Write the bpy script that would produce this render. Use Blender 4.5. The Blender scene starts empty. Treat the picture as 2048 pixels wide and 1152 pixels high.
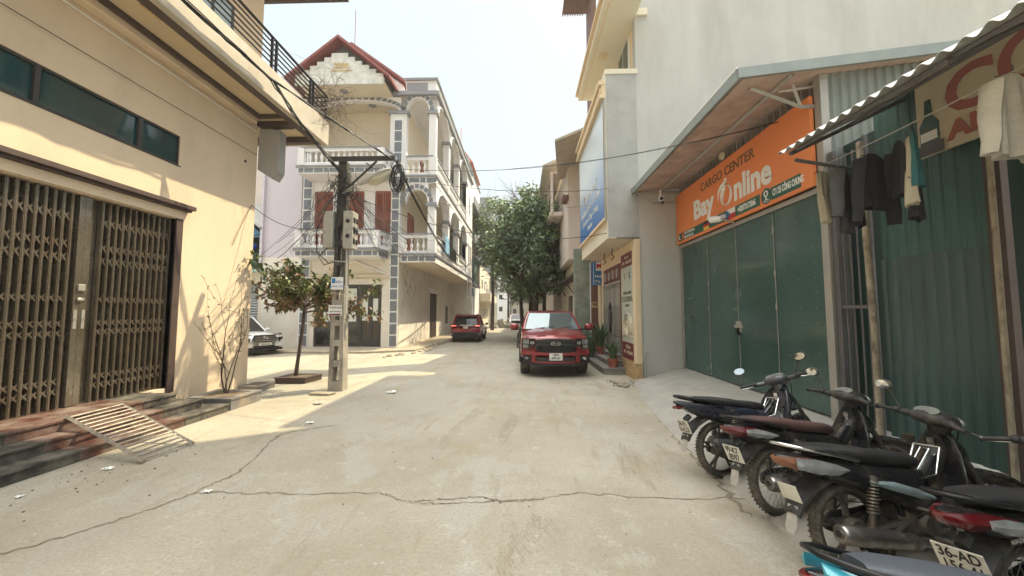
import bpy, bmesh, math, random
from math import sin, cos, pi, radians as R
from mathutils import Vector, Matrix, noise as mnoise
S = bpy.context.scene
COL = S.collection
# ---------------------------------------------------------------- camera, sky, sun, exposure
cam = bpy.data.objects.new('camera', bpy.data.cameras.new('camera')); COL.objects.link(cam)
cam.location = (0, 0, 1.8); cam.rotation_euler = (R(93.788), 0, R(1.622))
cam.data.sensor_width = 36; cam.data.lens = 13.01; cam.data.clip_start = .05; cam.data.clip_end = 1500
S.camera = cam
SUN_EL, SUN_AZ = R(56.3), R(59)            # azimuth from +Y towards +X
W = bpy.data.worlds.new('World'); S.world = W; W.use_nodes = True
wn = W.node_tree.nodes; wl = W.node_tree.links; wn.clear()
wo = wn.new('ShaderNodeOutputWorld'); wb = wn.new('ShaderNodeBackground'); wb.inputs['Strength'].default_value = .12
sky = wn.new('ShaderNodeTexSky'); sky.sky_type = 'NISHITA'; sky.sun_disc = False
sky.sun_elevation = SUN_EL; sky.sun_rotation = SUN_AZ; sky.air_density = 1.2; sky.dust_density = 3.5; sky.ozone_density = 1
wtc = wn.new('ShaderNodeTexCoord'); wmp = wn.new('ShaderNodeMapping'); wmp.inputs['Scale'].default_value = (1, 1, 2.6)
wns = wn.new('ShaderNodeTexNoise'); wns.inputs['Scale'].default_value = 1.5; wns.inputs['Detail'].default_value = 7; wns.inputs['Roughness'].default_value = .5
wcr = wn.new('ShaderNodeValToRGB'); wcr.color_ramp.elements[0].position = .36; wcr.color_ramp.elements[0].color = (.84,)*3+(1,)
wcr.color_ramp.elements[1].position = .64; wcr.color_ramp.elements[1].color = (.93,)*3+(1,)
wmx = wn.new('ShaderNodeMix'); wmx.data_type = 'RGBA'; 
wsp = wn.new('ShaderNodeSeparateXYZ'); wgr = wn.new('ShaderNodeValToRGB')      # overcast haze: brighter towards the zenith
wgr.color_ramp.elements[0].position = 0; wgr.color_ramp.elements[0].color = (.125, .137, .142, 1)
wgr.color_ramp.elements[1].position = .95; wgr.color_ramp.elements[1].color = (1, .985, .94, 1)
wge = wgr.color_ramp.elements.new(.66); wge.color = (.135, .16, .17, 1)
wsc = wn.new('ShaderNodeMix'); wsc.data_type = 'RGBA'; wsc.blend_type = 'MULTIPLY'; wsc.inputs[0].default_value = 1; wsc.inputs[7].default_value = (20, 20, 20, 1)
wl.new(wtc.outputs['Generated'], wsp.inputs[0]); wl.new(wsp.outputs[2], wgr.inputs[0]); wl.new(wgr.outputs[0], wsc.inputs[6]); wl.new(wsc.outputs[2], wmx.inputs[7]); wl.new(wtc.outputs['Generated'], wmp.inputs[0]); wl.new(wmp.outputs[0], wns.inputs['Vector']); wl.new(wns.outputs[0], wcr.inputs[0])
wl.new(wcr.outputs[0], wmx.inputs[0]); wl.new(sky.outputs[0], wmx.inputs[6]); wl.new(wmx.outputs[2], wb.inputs['Color']); wl.new(wb.outputs[0], wo.inputs[0])
sun = bpy.data.objects.new('sun', bpy.data.lights.new('sun', 'SUN')); COL.objects.link(sun)
sun.data.energy = 3.0; sun.data.angle = R(.6); sun.data.color = (1, .84, .56)
sd = Vector((sin(SUN_AZ)*cos(SUN_EL), cos(SUN_AZ)*cos(SUN_EL), sin(SUN_EL)))
sun.location = sd*60; sun.rotation_euler = sd.to_track_quat('Z', 'Y').to_euler()
S.view_settings.view_transform = 'Standard'; S.view_settings.look = 'None'; S.view_settings.gamma = 1
S.view_settings.exposure = 1.38
# ---------------------------------------------------------------- helpers
WR = set()          # roots whose children are modelled in world coordinates
def lerp(a, b, t): return a+(b-a)*t
def tag(o, label=None, cat=None, group=None, kind=None):
    if label: o['label'] = label
    if cat: o['category'] = cat
    if group: o['group'] = group
    if kind: o['kind'] = kind
    return o
def empty(name, loc=(0, 0, 0), rz=0, label=None, cat=None, group=None, world=True):
    o = bpy.data.objects.new(name, None); COL.objects.link(o); o.location = loc; o.rotation_euler = (0, 0, rz)
    o.empty_display_size = .2
    if world: WR.add(o.name)
    return tag(o, label, cat, group)
def copy_tree(o, parent=None):
    c = o.copy(); COL.objects.link(c)
    if parent: c.parent = parent
    for ch in list(o.children): copy_tree(ch, c)
    return c
class MB:
    def __init__(s, T=None): s.v = []; s.f = []; s.mi = []; s.m = 0; s.T = T
    def add(s, vs, fs, T=None):
        n = len(s.v)
        for p in vs:
            p = Vector(p)
            if T is not None: p = T @ p
            if s.T is not None: p = s.T @ p
            s.v.append(p)
        for f in fs: s.f.append([i+n for i in f]); s.mi.append(s.m)
        return s
    def box(s, x0, y0, z0, x1, y1, z1, T=None):
        v = [(x, y, z) for z in (z0, z1) for y in (y0, y1) for x in (x0, x1)]
        return s.add(v, [(0, 2, 3, 1), (4, 5, 7, 6), (0, 1, 5, 4), (2, 6, 7, 3), (0, 4, 6, 2), (1, 3, 7, 5)], T)
    def hexa(s, b, t):      # bottom quad, top quad
        return s.add(list(b)+list(t), [(3, 2, 1, 0), (4, 5, 6, 7), (0, 1, 5, 4), (1, 2, 6, 5), (2, 3, 7, 6), (3, 0, 4, 7)])
    def prism(s, poly, ax, a, b, T=None):   # poly in the two other axes, extruded along ax from a to b
        n = len(poly)
        def P(p, t):
            return {'x': (t, p[0], p[1]), 'y': (p[0], t, p[1]), 'z': (p[0], p[1], t)}[ax]
        v = [P(p, a) for p in poly]+[P(p, b) for p in poly]
        f = [tuple(range(n))[::-1], tuple(range(n, 2*n))]+[(i, (i+1) % n, n+(i+1) % n, n+i) for i in range(n)]
        return s.add(v, f, T)
    def loft(s, rings, cap=True, close=True):
        n = len(rings[0]); v = [p for r in rings for p in r]; f = []
        for k in range(len(rings)-1):
            for i in range(n if close else n-1):
                j = (i+1) % n; f.append((k*n+i, k*n+j, (k+1)*n+j, (k+1)*n+i))
        if cap: f.append(tuple(range(n))[::-1]); f.append(tuple(range((len(rings)-1)*n, len(rings)*n)))
        return s.add(v, f)
    def tube(s, pts, r, n=8, cap=True, flat=1):
        pts = [Vector(p) for p in pts]; rings = []
        rr = r if isinstance(r, (list, tuple)) else [r]*len(pts)
        up = Vector((0, 0, 1)); prev = None
        for i, p in enumerate(pts):
            d = (pts[min(i+1, len(pts)-1)]-pts[max(i-1, 0)])
            if d.length < 1e-9: d = Vector((0, 0, 1))
            d.normalize()
            if prev is None:
                a = d.cross(up)
                if a.length < .05: a = d.cross(Vector((1, 0, 0)))
            else: a = prev-d*prev.dot(d)
            a.normalize(); prev = a; b = d.cross(a)
            rings.append([p+a*cos(2*pi*k/n)*rr[i]+b*sin(2*pi*k/n)*rr[i]*flat for k in range(n)])
        return s.loft(rings, cap)
    def cyl(s, p0, p1, r0, r1=None, n=12): return s.tube([p0, p1], [r0, r0 if r1 is None else r1], n)
    def lathe(s, prof, c=(0, 0, 0), ax='z', n=16, T=None, arc=1):      # prof: (r, h)
        v = []; f = []; m = len(prof)
        for k in range(n):
            a = 2*pi*k/n
            for r, h in prof:
                q = (r*cos(a), r*sin(a))
                p = {'z': (q[0], q[1], h), 'y': (q[0], h, q[1]), 'x': (h, q[0], q[1])}[ax]
                v.append((p[0]+c[0], p[1]+c[1], p[2]+c[2]))
        for k in range(n):
            for i in range(m-1):
                f.append((k*m+i, ((k+1) % n)*m+i, ((k+1) % n)*m+i+1, k*m+i+1))
        s.add(v, f, T)
        return s
    def ell(s, c, r, n=12, m=8, T=None):
        v = []; f = []
        for i in range(m+1):
            t = pi*i/m
            for k in range(n):
                a = 2*pi*k/n
                v.append((c[0]+r[0]*sin(t)*cos(a), c[1]+r[1]*sin(t)*sin(a), c[2]+r[2]*cos(t)))
        for i in range(m):
            for k in range(n): f.append((i*n+k, i*n+(k+1) % n, (i+1)*n+(k+1) % n, (i+1)*n+k))
        return s.add(v, f, T)
    def text(s, t, size, T, sx=1, ext=.003, align='CENTER', bold=0, shear=0):
        c = bpy.data.curves.new('t', 'FONT'); c.body = t; c.size = size; c.extrude = ext; c.align_x = align; c.align_y = 'CENTER'
        c.offset = bold; c.resolution_u = 3; c.shear = shear
        o = bpy.data.objects.new('t', c); COL.objects.link(o)
        me = bpy.data.meshes.new_from_object(o)
        s.add([(v.co.x*sx, v.co.y, v.co.z) for v in me.vertices], [tuple(p.vertices) for p in me.polygons], T)
        bpy.data.objects.remove(o); bpy.data.meshes.remove(me); bpy.data.curves.remove(c)
        return s
    def build(s, name, mats, parent=None, smooth=None, bevel=0, seg=2, clean=False, **tg):
        me = bpy.data.meshes.new(name)
        off = Vector((0, 0, 0))
        if parent is None and s.v:
            xs = [p.x for p in s.v]; ys = [p.y for p in s.v]; zs = [p.z for p in s.v]
            off = Vector(((min(xs)+max(xs))/2, (min(ys)+max(ys))/2, min(zs)))
        me.from_pydata([p-off for p in s.v], [], s.f)
        if not isinstance(mats, (list, tuple)): mats = [mats]
        for m in mats: me.materials.append(m)
        me.polygons.foreach_set('material_index', s.mi)
        bm = bmesh.new(); bm.from_mesh(me)
        if clean: bmesh.ops.remove_doubles(bm, verts=bm.verts, dist=.0004)
        if len(s.f) < 60000: bmesh.ops.recalc_face_normals(bm, faces=bm.faces)
        if smooth:
            for f in bm.faces: f.smooth = True
            for e in bm.edges:
                if len(e.link_faces) == 2 and e.calc_face_angle(0) > R(smooth): e.smooth = False
        bm.to_mesh(me); bm.free()
        o = bpy.data.objects.new(name, me); COL.objects.link(o)
        if parent is not None:
            o.parent = parent
            if parent.name in WR: o.location = -parent.location
        else: o.location = off
        if bevel:
            b = o.modifiers.new('b', 'BEVEL'); b.width = bevel; b.segments = seg; b.limit_method = 'ANGLE'; b.angle_limit = R(40)
        return tag(o, tg.get('label'), tg.get('cat'), tg.get('group'), tg.get('kind'))
def struct(mb, name, m, **k): return mb.build(name, m, kind='structure', **k)
# ---------------------------------------------------------------- materials
def mat(name, col, rough=.8, metal=0, var=.12, scale=3, bump=0, bscale=60, dirt=None, damt=.5, dscale=1.2, dth=(.5, .65), stretch=(1, 1, 1), coat=0, spec=.5, trans=0, sss=0, emit=None, rvar=0):
    m = bpy.data.materials.new(name); m.use_nodes = True; nt = m.node_tree; N = nt.nodes; L = nt.links
    b = N['Principled BSDF']; b.inputs['Roughness'].default_value = rough; b.inputs['Metallic'].default_value = metal
    b.inputs['Specular IOR Level'].default_value = spec
    if coat: b.inputs['Coat Weight'].default_value = coat; b.inputs['Coat Roughness'].default_value = .04
    if trans: b.inputs['Transmission Weight'].default_value = trans
    if emit: b.inputs['Emission Color'].default_value = (*col, 1); b.inputs['Emission Strength'].default_value = emit
    tc = N.new('ShaderNodeTexCoord'); mp = N.new('ShaderNodeMapping'); mp.inputs['Scale'].default_value = stretch
    L.new(tc.outputs['Object'], mp.inputs[0])
    out = None
    def noise(sc, det=6, rgh=.6):
        n = N.new('ShaderNodeTexNoise'); n.inputs['Scale'].default_value = sc; n.inputs['Detail'].default_value = det; n.inputs['Roughness'].default_value = rgh
        L.new(mp.outputs[0], n.inputs['Vector']); return n
    if var:
        n = noise(scale); mx = N.new('ShaderNodeMix'); mx.data_type = 'RGBA'
        cr = N.new('ShaderNodeValToRGB'); cr.color_ramp.elements[0].position = .3; cr.color_ramp.elements[1].position = .7
        cr.color_ramp.elements[0].color = (*[c*(1-var) for c in col], 1); cr.color_ramp.elements[1].color = (*[min(1, c*(1+var)) for c in col], 1)
        L.new(n.outputs[0], cr.inputs[0]); out = cr.outputs[0]
    if dirt:
        n2 = noise(dscale, 8, .65); c2 = N.new('ShaderNodeValToRGB'); c2.color_ramp.elements[0].position = dth[0]; c2.color_ramp.elements[1].position = dth[1]
        c2.color_ramp.elements[0].color = (0, 0, 0, 1); c2.color_ramp.elements[1].color = (damt,)*3+(1,)
        L.new(n2.outputs[0], c2.inputs[0]); mx = N.new('ShaderNodeMix'); mx.data_type = 'RGBA'; L.new(c2.outputs[0], mx.inputs[0])
        if out: L.new(out, mx.inputs[6])
        else: mx.inputs[6].default_value = (*col, 1)
        mx.inputs[7].default_value = (*dirt, 1); out = mx.outputs[2]
        if rvar:
            mr = N.new('ShaderNodeMath'); mr.operation = 'MULTIPLY_ADD'; mr.inputs[1].default_value = rvar; mr.inputs[2].default_value = rough
            L.new(c2.outputs[0], mr.inputs[0]); L.new(mr.outputs[0], b.inputs['Roughness'])
    if out: L.new(out, b.inputs['Base Color'])
    else: b.inputs['Base Color'].default_value = (*col, 1)
    if bump:
        n3 = noise(bscale, 4); bp = N.new('ShaderNodeBump'); bp.inputs['Strength'].default_value = min(1, bump); bp.inputs['Distance'].default_value = .02
        L.new(n3.outputs[0], bp.inputs['Height']); L.new(bp.outputs[0], b.inputs['Normal'])
    return m
M = {}
def dm(k, *a, **kw): M[k] = mat(k, *a, **kw)
dm('cream', (.7, .565, .41), .88, var=.05, scale=1.2, bump=.25, bscale=90, dirt=(.5, .4, .3), damt=.5, dscale=1.1, dth=(.48, .75), stretch=(1, 1, .35))
dm('cream_soffit', (.62, .5, .33), .85, var=.05)
dm('brown_trim', (.075, .05, .042), .6, var=.15)
dm('fascia', (.5, .45, .37), .85, var=.06, scale=1.5, dirt=(.3, .26, .2), damt=.6, dscale=1.6, dth=(.45, .75), stretch=(1, 1, .12), bump=.2)
dm('black_steel', (.012, .012, .014), .4, metal=.3, var=.1)
dm('gate_steel', (.25, .215, .165), .27, metal=.75, var=.3, scale=3, dirt=(.09, .06, .035), damt=.8, dscale=3, stretch=(1, 1, .3), rvar=.35)
dm('gate_sheet', (.27, .24, .19), .22, metal=.75, var=.25, scale=2.5, dirt=(.10, .075, .045), damt=.85, dscale=2.2, stretch=(1, 1, .5), rvar=.4)
dm('teal_glass', (.012, .05, .055), .06, var=.2, scale=2, spec=.7)
dm('dark_frame', (.04, .035, .033), .45, var=.1)
dm('granite_black', (.02, .021, .022), .3, var=.3, scale=40, dirt=(.17, .155, .125), damt=.85, dscale=4, dth=(.36, .64), rvar=.5)
dm('granite_red', (.085, .028, .021), .35, var=.3, scale=40, dirt=(.2, .165, .135), damt=.95, dscale=4, dth=(.36, .66), rvar=.5)
dm('granite_grey', (.2, .19, .18), .5, var=.3, scale=60, dirt=(.35, .28, .18), damt=.6, dscale=5)
dm('mortar', (.3, .26, .2), .9, var=.2, scale=10, bump=.4)
dm('rust_iron', (.33, .3, .25), .5, metal=.4, var=.3, scale=15, dirt=(.2, .1, .05), damt=.5, dscale=9)
dm('soil', (.16, .12, .08), .95, var=.4, scale=20, bump=.8)
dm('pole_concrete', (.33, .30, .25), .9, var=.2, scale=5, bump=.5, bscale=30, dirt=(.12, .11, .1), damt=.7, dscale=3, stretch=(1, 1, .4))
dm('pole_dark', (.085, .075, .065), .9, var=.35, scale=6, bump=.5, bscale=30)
dm('cable', (.012, .012, .013), .55, var=0)
dm('cable_grey', (.07, .07, .07), .6, var=0)
dm('cable_pale', (.45, .43, .38), .6, var=0)
dm('meter', (.36, .345, .3), .6, var=.12, scale=8, dirt=(.22, .19, .14), damt=.5, dscale=5)
dm('lamp_shell', (.4, .39, .36), .5, var=.1)
dm('lamp_lens', (.6, .57, .44), .25, var=.1, trans=.3)
dm('white_paper', (.75, .75, .73), .7, var=.05)
dm('house_white', (.76, .75, .755), .85, var=.04, scale=1, dirt=(.5, .46, .4), damt=.35, dscale=.8, dth=(.5, .8), stretch=(1, 1, .4), bump=.1)
dm('house_cream', (.7, .62, .49), .85, var=.04, scale=1)
dm('house_lower', (.74, .70, .63), .85, var=.06, scale=1, dirt=(.5, .42, .3), damt=.5, dscale=1.1, dth=(.45, .75), bump=.15)
dm('tile_grey', (.16, .175, .2), .5, var=.15, scale=5)
dm('trim_grey', (.24, .25, .27), .7, var=.08)
dm('roof_red', (.24, .065, .06), .6, var=.15, scale=3, bump=.3)
dm('shutter_wood', (.27, .085, .055), .55, var=.2, scale=6, stretch=(1, 1, 5))
dm('marble', (.62, .62, .58), .5, var=.2, scale=3)
dm('gable_dark', (.1, .1, .1), .8, var=.2)
dm('gold', (.55, .4, .16), .4, var=.1)
dm('glass_dark', (.02, .02, .02), .05, var=.15, spec=.6)
dm('poster_white', (.66, .68, .62), .5, var=.03)
dm('lavender', (.58, .54, .6), .85, var=.06, scale=1, dirt=(.42, .36, .33), damt=.5, dscale=.7, stretch=(1, 1, .3))
dm('pale_wall', (.64, .56, .5), .85, var=.05, scale=1, dirt=(.5, .44, .38), damt=.3)
dm('roller', (.33, .34, .34), .5, metal=.3, var=.08)
dm('green_sheet', (.03, .12, .1), .5, var=.2, scale=3)
dm('tarp', (.09, .25, .4), .45, var=.2, scale=4, bump=.3)
dm('tarp_blue', (.03, .08, .5), .4, var=.15, scale=4)
dm('grey_render', (.5, .495, .46), .92, var=.07, scale=1.3, bump=.35, bscale=50, dirt=(.34, .33, .29), damt=.6, dscale=.8, dth=(.45, .72), stretch=(1, 1, .3))
dm('grey_render_old', (.4, .4, .38), .92, var=.1, scale=2, bump=.4, bscale=40, dirt=(.11, .105, .095), damt=.3, dscale=2.5, dth=(.52, .8))
dm('yellow_house', (.68, .54, .35), .8, var=.05, scale=1)
dm('yellow_pale', (.7, .64, .5), .8, var=.04, scale=1)
dm('stone_tile', (.22, .25, .2), .35, var=.4, scale=2)
dm('brown_wall', (.15, .075, .055), .7, var=.1)
dm('maroon', (.15, .03, .03), .5, var=.08)
dm('steel_door', (.34, .31, .27), .3, metal=.75, var=.3, scale=2, stretch=(1, 1, .3))
dm('banner_beige', (.6, .52, .37), .5, var=.12, scale=2)
dm('orange', (.78, .24, .075), .45, var=.04, scale=1, spec=.4)
dm('orange_brown', (.2, .1, .05), .6, var=0)
dm('white', (.8, .8, .77), .5, var=.03)
dm('sign_green', (.02, .1, .07), .5, var=0)
dm('sign_blue', (.02, .17, .42), .45, var=.05)
dm('red', (.5, .02, .02), .5, var=0)
dm('yellow', (.8, .55, .05), .5, var=0)
dm('black', (.012, .012, .012), .5, var=0)
dm('green_door', (.032, .078, .066), .16, var=.2, scale=.8, dirt=(.07, .11, .09), damt=.5, dscale=1.3, dth=(.45, .7), bump=.2, bscale=1.1, coat=.2, rvar=.35)
dm('galv', (.4, .38, .34), .5, metal=.5, var=.15, scale=6, dirt=(.3, .24, .17), damt=.5, dscale=6, stretch=(1, 1, .3))
dm('shed_grey', (.2, .22, .2), .6, metal=.2, var=.1)
dm('roof_under', (.5, .37, .3), .7, var=.25, scale=3, dirt=(.3, .25, .2), damt=.5)
dm('fascia_metal', (.27, .3, .28), .45, metal=.3, var=.1)
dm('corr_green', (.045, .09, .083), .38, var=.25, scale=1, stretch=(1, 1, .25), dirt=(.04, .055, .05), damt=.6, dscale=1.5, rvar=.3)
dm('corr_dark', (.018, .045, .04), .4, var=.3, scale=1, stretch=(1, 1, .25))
dm('corr_roof', (.55, .55, .52), .5, metal=.3, var=.15, scale=4)
dm('pipe_old', (.33, .28, .2), .6, var=.3, scale=12, dirt=(.1, .07, .05), damt=.8, dscale=10, stretch=(1, 1, .5))
dm('purple_steel', (.1, .09, .095), .5, var=.15)
dm('terracotta', (.3, .09, .06), .7, var=.15)
dm('snake_leaf', (.07, .12, .045), .5, var=.5, scale=14)
dm('bark', (.085, .06, .045), .9, var=.4, scale=12, bump=.6)
dm('bark_twig', (.12, .09, .07), .9, var=.2)
dm('bark_pale', (.22, .18, .13), .9, var=.3, scale=12)
dm('veg_grey', (.13, .13, .09), .8, var=.3)
dm('leaf_brown', (.16, .09, .035), .5, var=.5, scale=6, spec=.6)  # brown leaf colour of the small street tree
dm('leaf_olive', (.10, .125, .03), .42, var=.5, scale=6, spec=.6)
dm('leaf_dry', (.3, .27, .15), .8, var=.3, scale=8)
dm('leaf_dark', (.13, .19, .085), .5, var=.5, scale=1.2)
dm('leaf_mid', (.19, .26, .1), .55, var=.4, scale=1.2)
dm('apron_concrete', (.33, .315, .28), .9, var=.12, scale=2.5, bump=.6, bscale=18, dirt=(.42, .4, .34), damt=.5, dscale=1.6)
dm('tile_ground', (.36, .31, .23), .85, var=.12, scale=3, dirt=(.3, .25, .18), damt=.5, dscale=2, bump=.3)
def gmat():
    m = bpy.data.materials.new('road_concrete'); m.use_nodes = True; N = m.node_tree.nodes; L = m.node_tree.links
    b = N['Principled BSDF']; b.inputs['Roughness'].default_value = .93; b.inputs['Specular IOR Level'].default_value = .25
    tc = N.new('ShaderNodeTexCoord')
    def nz(sc, det, st=(1, 1, 1), rg=.6, dist=0):
        mp = N.new('ShaderNodeMapping'); mp.inputs['Scale'].default_value = st; L.new(tc.outputs['Object'], mp.inputs[0])
        n = N.new('ShaderNodeTexNoise'); n.inputs['Scale'].default_value = sc; n.inputs['Detail'].default_value = det; n.inputs['Roughness'].default_value = rg; n.inputs['Distortion'].default_value = dist
        L.new(mp.outputs[0], n.inputs['Vector']); return n.outputs[0]
    def ramp(i, a, b_, ca=(0, 0, 0), cb=(1, 1, 1)):
        r = N.new('ShaderNodeValToRGB'); r.color_ramp.elements[0].position = a; r.color_ramp.elements[1].position = b_
        r.color_ramp.elements[0].color = (*ca, 1); r.color_ramp.elements[1].color = (*cb, 1); L.new(i, r.inputs[0]); return r.outputs[0]
    def mix(f, a, b_, mode='MIX'):
        x = N.new('ShaderNodeMix'); x.data_type = 'RGBA'; x.blend_type = mode
        for s, v in ((0, f), (6, a), (7, b_)):
            if isinstance(v, bpy.types.NodeSocket): L.new(v, x.inputs[s])
            else: x.inputs[s].default_value = v if s == 0 else (*v, 1)
        return x.outputs[2]
    base = ramp(nz(.55, 5), .35, .68, (.34, .31, .24), (.45, .42, .34))
    c = mix(ramp(nz(1.3, 9, (1, .55, 1), .7), .535, .6, (0,)*3, (.8,)*3), base, (.43, .42, .36))       # pale lime patches
    c = mix(ramp(nz(2.2, 8, (1.4, .3, 1), .7, .5), .56, .72), c, (.29, .245, .17))    # brown streaks along the road
    c = mix(ramp(nz(5.5, 10, (.7, 1, 1), .85), .56, .63, (0,)*3, (.85,)*3), c, (.54, .53, .46))
    c = mix(ramp(nz(13, 10, (.7, 1, 1), .85), .53, .64, (0,)*3, (.5,)*3), c, (.25, .225, .17))
    c = mix(ramp(nz(2.6, 10, (1, .8, 1), .8), .6, .64, (0,)*3, (.5,)*3), c, (.27, .25, .2))          # scuffed pale flakes
    c = mix(ramp(nz(.9, 3), .58, .75), c, (.36, .30, .2))
    c = mix(ramp(nz(.35, 6, (1, .4, 1), .7), .5, .6, (0,)*3, (.55,)*3), c, (.40, .40, .36))                            # sand
    c = mix(ramp(nz(38, 5, (1, 1, 1), .8), .35, .65, (.0,)*3, (.6,)*3), c, (.24, .21, .16))
    vo = N.new('ShaderNodeTexVoronoi'); vo.inputs['Scale'].default_value = 26; L.new(tc.outputs['Object'], vo.inputs['Vector'])
    c = mix(ramp(vo.outputs[0], .04, .1, (.65,)*3, (0,)*3), c, (.13, .11, .09))
    L.new(c, b.inputs['Base Color'])
    hh = mix(.35, nz(9, 9, (1, .7, 1), .75), nz(60, 4, (1, 1, 1), .7))
    bp = N.new('ShaderNodeBump'); bp.inputs['Strength'].default_value = .7; bp.inputs['Distance'].default_value = .03
    L.new(hh, bp.inputs['Height']); L.new(bp.outputs[0], b.inputs['Normal'])
    return m
M['road'] = gmat()
rnd = random.Random(7)
FY = Matrix.Rotation(pi/2, 4, 'X')                      # text plane facing -Y
def facey(x, y, z): return Matrix.Translation((x, y, z)) @ FY
def facexn(x, y, z): return Matrix.Translation((x, y, z)) @ Matrix(((0, 0, -1, 0), (-1, 0, 0, 0), (0, 1, 0, 0), (0, 0, 0, 1)))
def facexp(x, y, z): return Matrix.Translation((x, y, z)) @ Matrix(((0, 0, 1, 0), (1, 0, 0, 0), (0, 1, 0, 0), (0, 0, 0, 1)))
# ================================================================ ground
g = MB(); n = 60
def gz(x, y): return 0
g.add([(-150, -150, 0), (150, -150, 0), (150, 400, 0), (-150, 400, 0)], [(0, 1, 2, 3)])
struct(g, 'ground', M['road'])
def ribbon(pts, w, z, jit=.03, sub=14):
    m = MB(); P = []; r = random.Random(len(pts)*31+int(pts[0][0]*10))
    for i in range(len(pts)-1):
        for k in range(sub):
            t = k/sub; P.append((lerp(pts[i][0], pts[i+1][0], t)+r.uniform(-jit, jit), lerp(pts[i][1], pts[i+1][1], t)+r.uniform(-jit, jit)))
    P.append(pts[-1]); v = []
    for i, p in enumerate(P):
        a = P[max(i-1, 0)]; b = P[min(i+1, len(P)-1)]; d = Vector((b[0]-a[0], b[1]-a[1])).normalized(); ww = w*r.uniform(.2, 1)/2
        if i in (0, len(P)-1): ww = .001
        v += [(p[0]-d.y*ww, p[1]+d.x*ww, z), (p[0]+d.y*ww, p[1]-d.x*ww, z)]
    m.add(v, [(2*i, 2*i+1, 2*i+3, 2*i+2) for i in range(len(P)-1)]); return m
dm('crack', (.2, .17, .125), .95, var=.3, scale=20)
ck = [ribbon([(-4.4, 2.1), (-3.9, 2.75), (-3.5, 3.25), (-3.3, 3.7), (-3.2, 4.2), (-3.5, 5.2), (-3.6, 5.5), (-3.0, 6.0)], .032, .004),
      ribbon([(-3.3, 3.75), (-2.4, 3.75), (-1.4, 3.78), (-1.1, 3.62), (-.75, 3.58), (.1, 3.7), (.6, 3.85), (1.2, 3.75), (2.6, 3.8)], .02, .0042),
      ribbon([(-1.05, 3.62), (-.8, 3.68), (-.4, 3.72), (-.2, 3.63), (.1, 3.7)], .025, .0044),
      ribbon([(-4.4, 14.2), (-2, 14.1), (0, 14.15), (2, 14.1)], .05, .004),
      ribbon([(2.0, 3.4), (2.1, 4.5), (2.2, 5.6), (2.4, 7.0), (2.65, 8.4), (2.9, 9.6), (3.0, 9.9)], .05, .0046, .04),
      ribbon([(-6.4, 6.9), (-5.4, 7.8), (-4.2, 9.3), (-2.6, 11.5)], .02, .004), ribbon([(-6.4, 8.9), (-5.0, 9.9), (-3.2, 12.0)], .018, .0041),
      ribbon([(-2.2, 1.9), (-1.9, 2.2), (-1.3, 2.3), (-1.0, 2.6)], .02, .004), ribbon([(.7, 2.1), (1.2, 2.35), (1.5, 2.2)], .012, .004)]
c = MB()
for k in ck: c.add(k.v, k.f)
struct(c, 'road_cracks', M['crack'])
# pavement in front of the arcade house and side-street kerb
p = MB(); p.prism([(-30, 16.2), (-7.0, 16.2), (-5.0, 17.2), (-4.7, 22), (-4.7, 33), (-6.18, 33), (-6.18, 18.2), (-30, 18.2)], 'z', 0, .09)
struct(p, 'pavement', M['tile_ground'], bevel=.02)
p = MB()
rr = random.Random(3)
for i in range(60):
    y = 14.8+i*.2+rr.uniform(-.1, .1); x = -4.55+rr.uniform(-.22, .1)-(.9 if y < 17 else 0)*(17-y)/2.2; s = rr.uniform(.04, .13)
    p.ell((x, y, s*.2), (s, s*rr.uniform(.7, 1.4), s*.6), 6, 4, None)
struct(p, 'broken_kerb', M['mortar'])
# sloping concrete apron in front of the sheds
p = MB(); v = []; f = []
ny = 24
for i in range(ny+1):
    y = -3+i*(9.97+3)/ny
    e = 2.95-.75*(1-max(0, (y-5)/5)**1.6) if y > 5 else 2.2-.12*(5-y)/5
    for x, z in ((e-.03, .0), (e, .035), (lerp(e, 4.3, .3), .13), (lerp(e, 4.3, .65), .27), (4.3, .36)):
        v.append((x+.03*mnoise.noise((x, y*1.3, 0)), y, z+(.02*mnoise.noise((x*2, y*2, 3)) if z > 0 else -.03)))
    v.append((12, y, .36))
for i in range(ny):
    for k in range(5): a = i*6+k; f.append((a, a+1, a+7, a+6))
p.add(v, f); struct(p, 'concrete_apron', M['apron_concrete'], smooth=60)
dm('tread_mark', (.27, .24, .18), .95, var=.2, scale=20)
tk = MB(); r = random.Random(31)
for (x0, y0, x1, y1, n_) in ((-1.15, 4.9, -.75, 7.2, 60), (-.35, 5.2, -.1, 6.6, 40), (-2.6, 4.6, -1.5, 6.9, 60), (-.6, 1.8, .2, 3.4, 46), (1.2, 4.2, 1.5, 5.6, 30)):
    a = Vector((x0, y0, .0038)); b = Vector((x1, y1, .0038)); d = (b-a).normalized(); s_ = Vector((-d.y, d.x, 0))
    for k in range(n_):
        if r.random() < .25: continue
        for j in range(4):
            if r.random() < .3: continue
            p = a.lerp(b, k/n_)+s_*(.055*j-.08+.01*r.random()); w1 = s_*.018+d*.016; w2 = d*.005
            tk.add([p-w1-w2, p+w1-w2, p+w1+w2, p-w1+w2], [(0, 1, 2, 3)])
struct(tk, 'tyre_tread_marks', M['tread_mark'])
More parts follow.
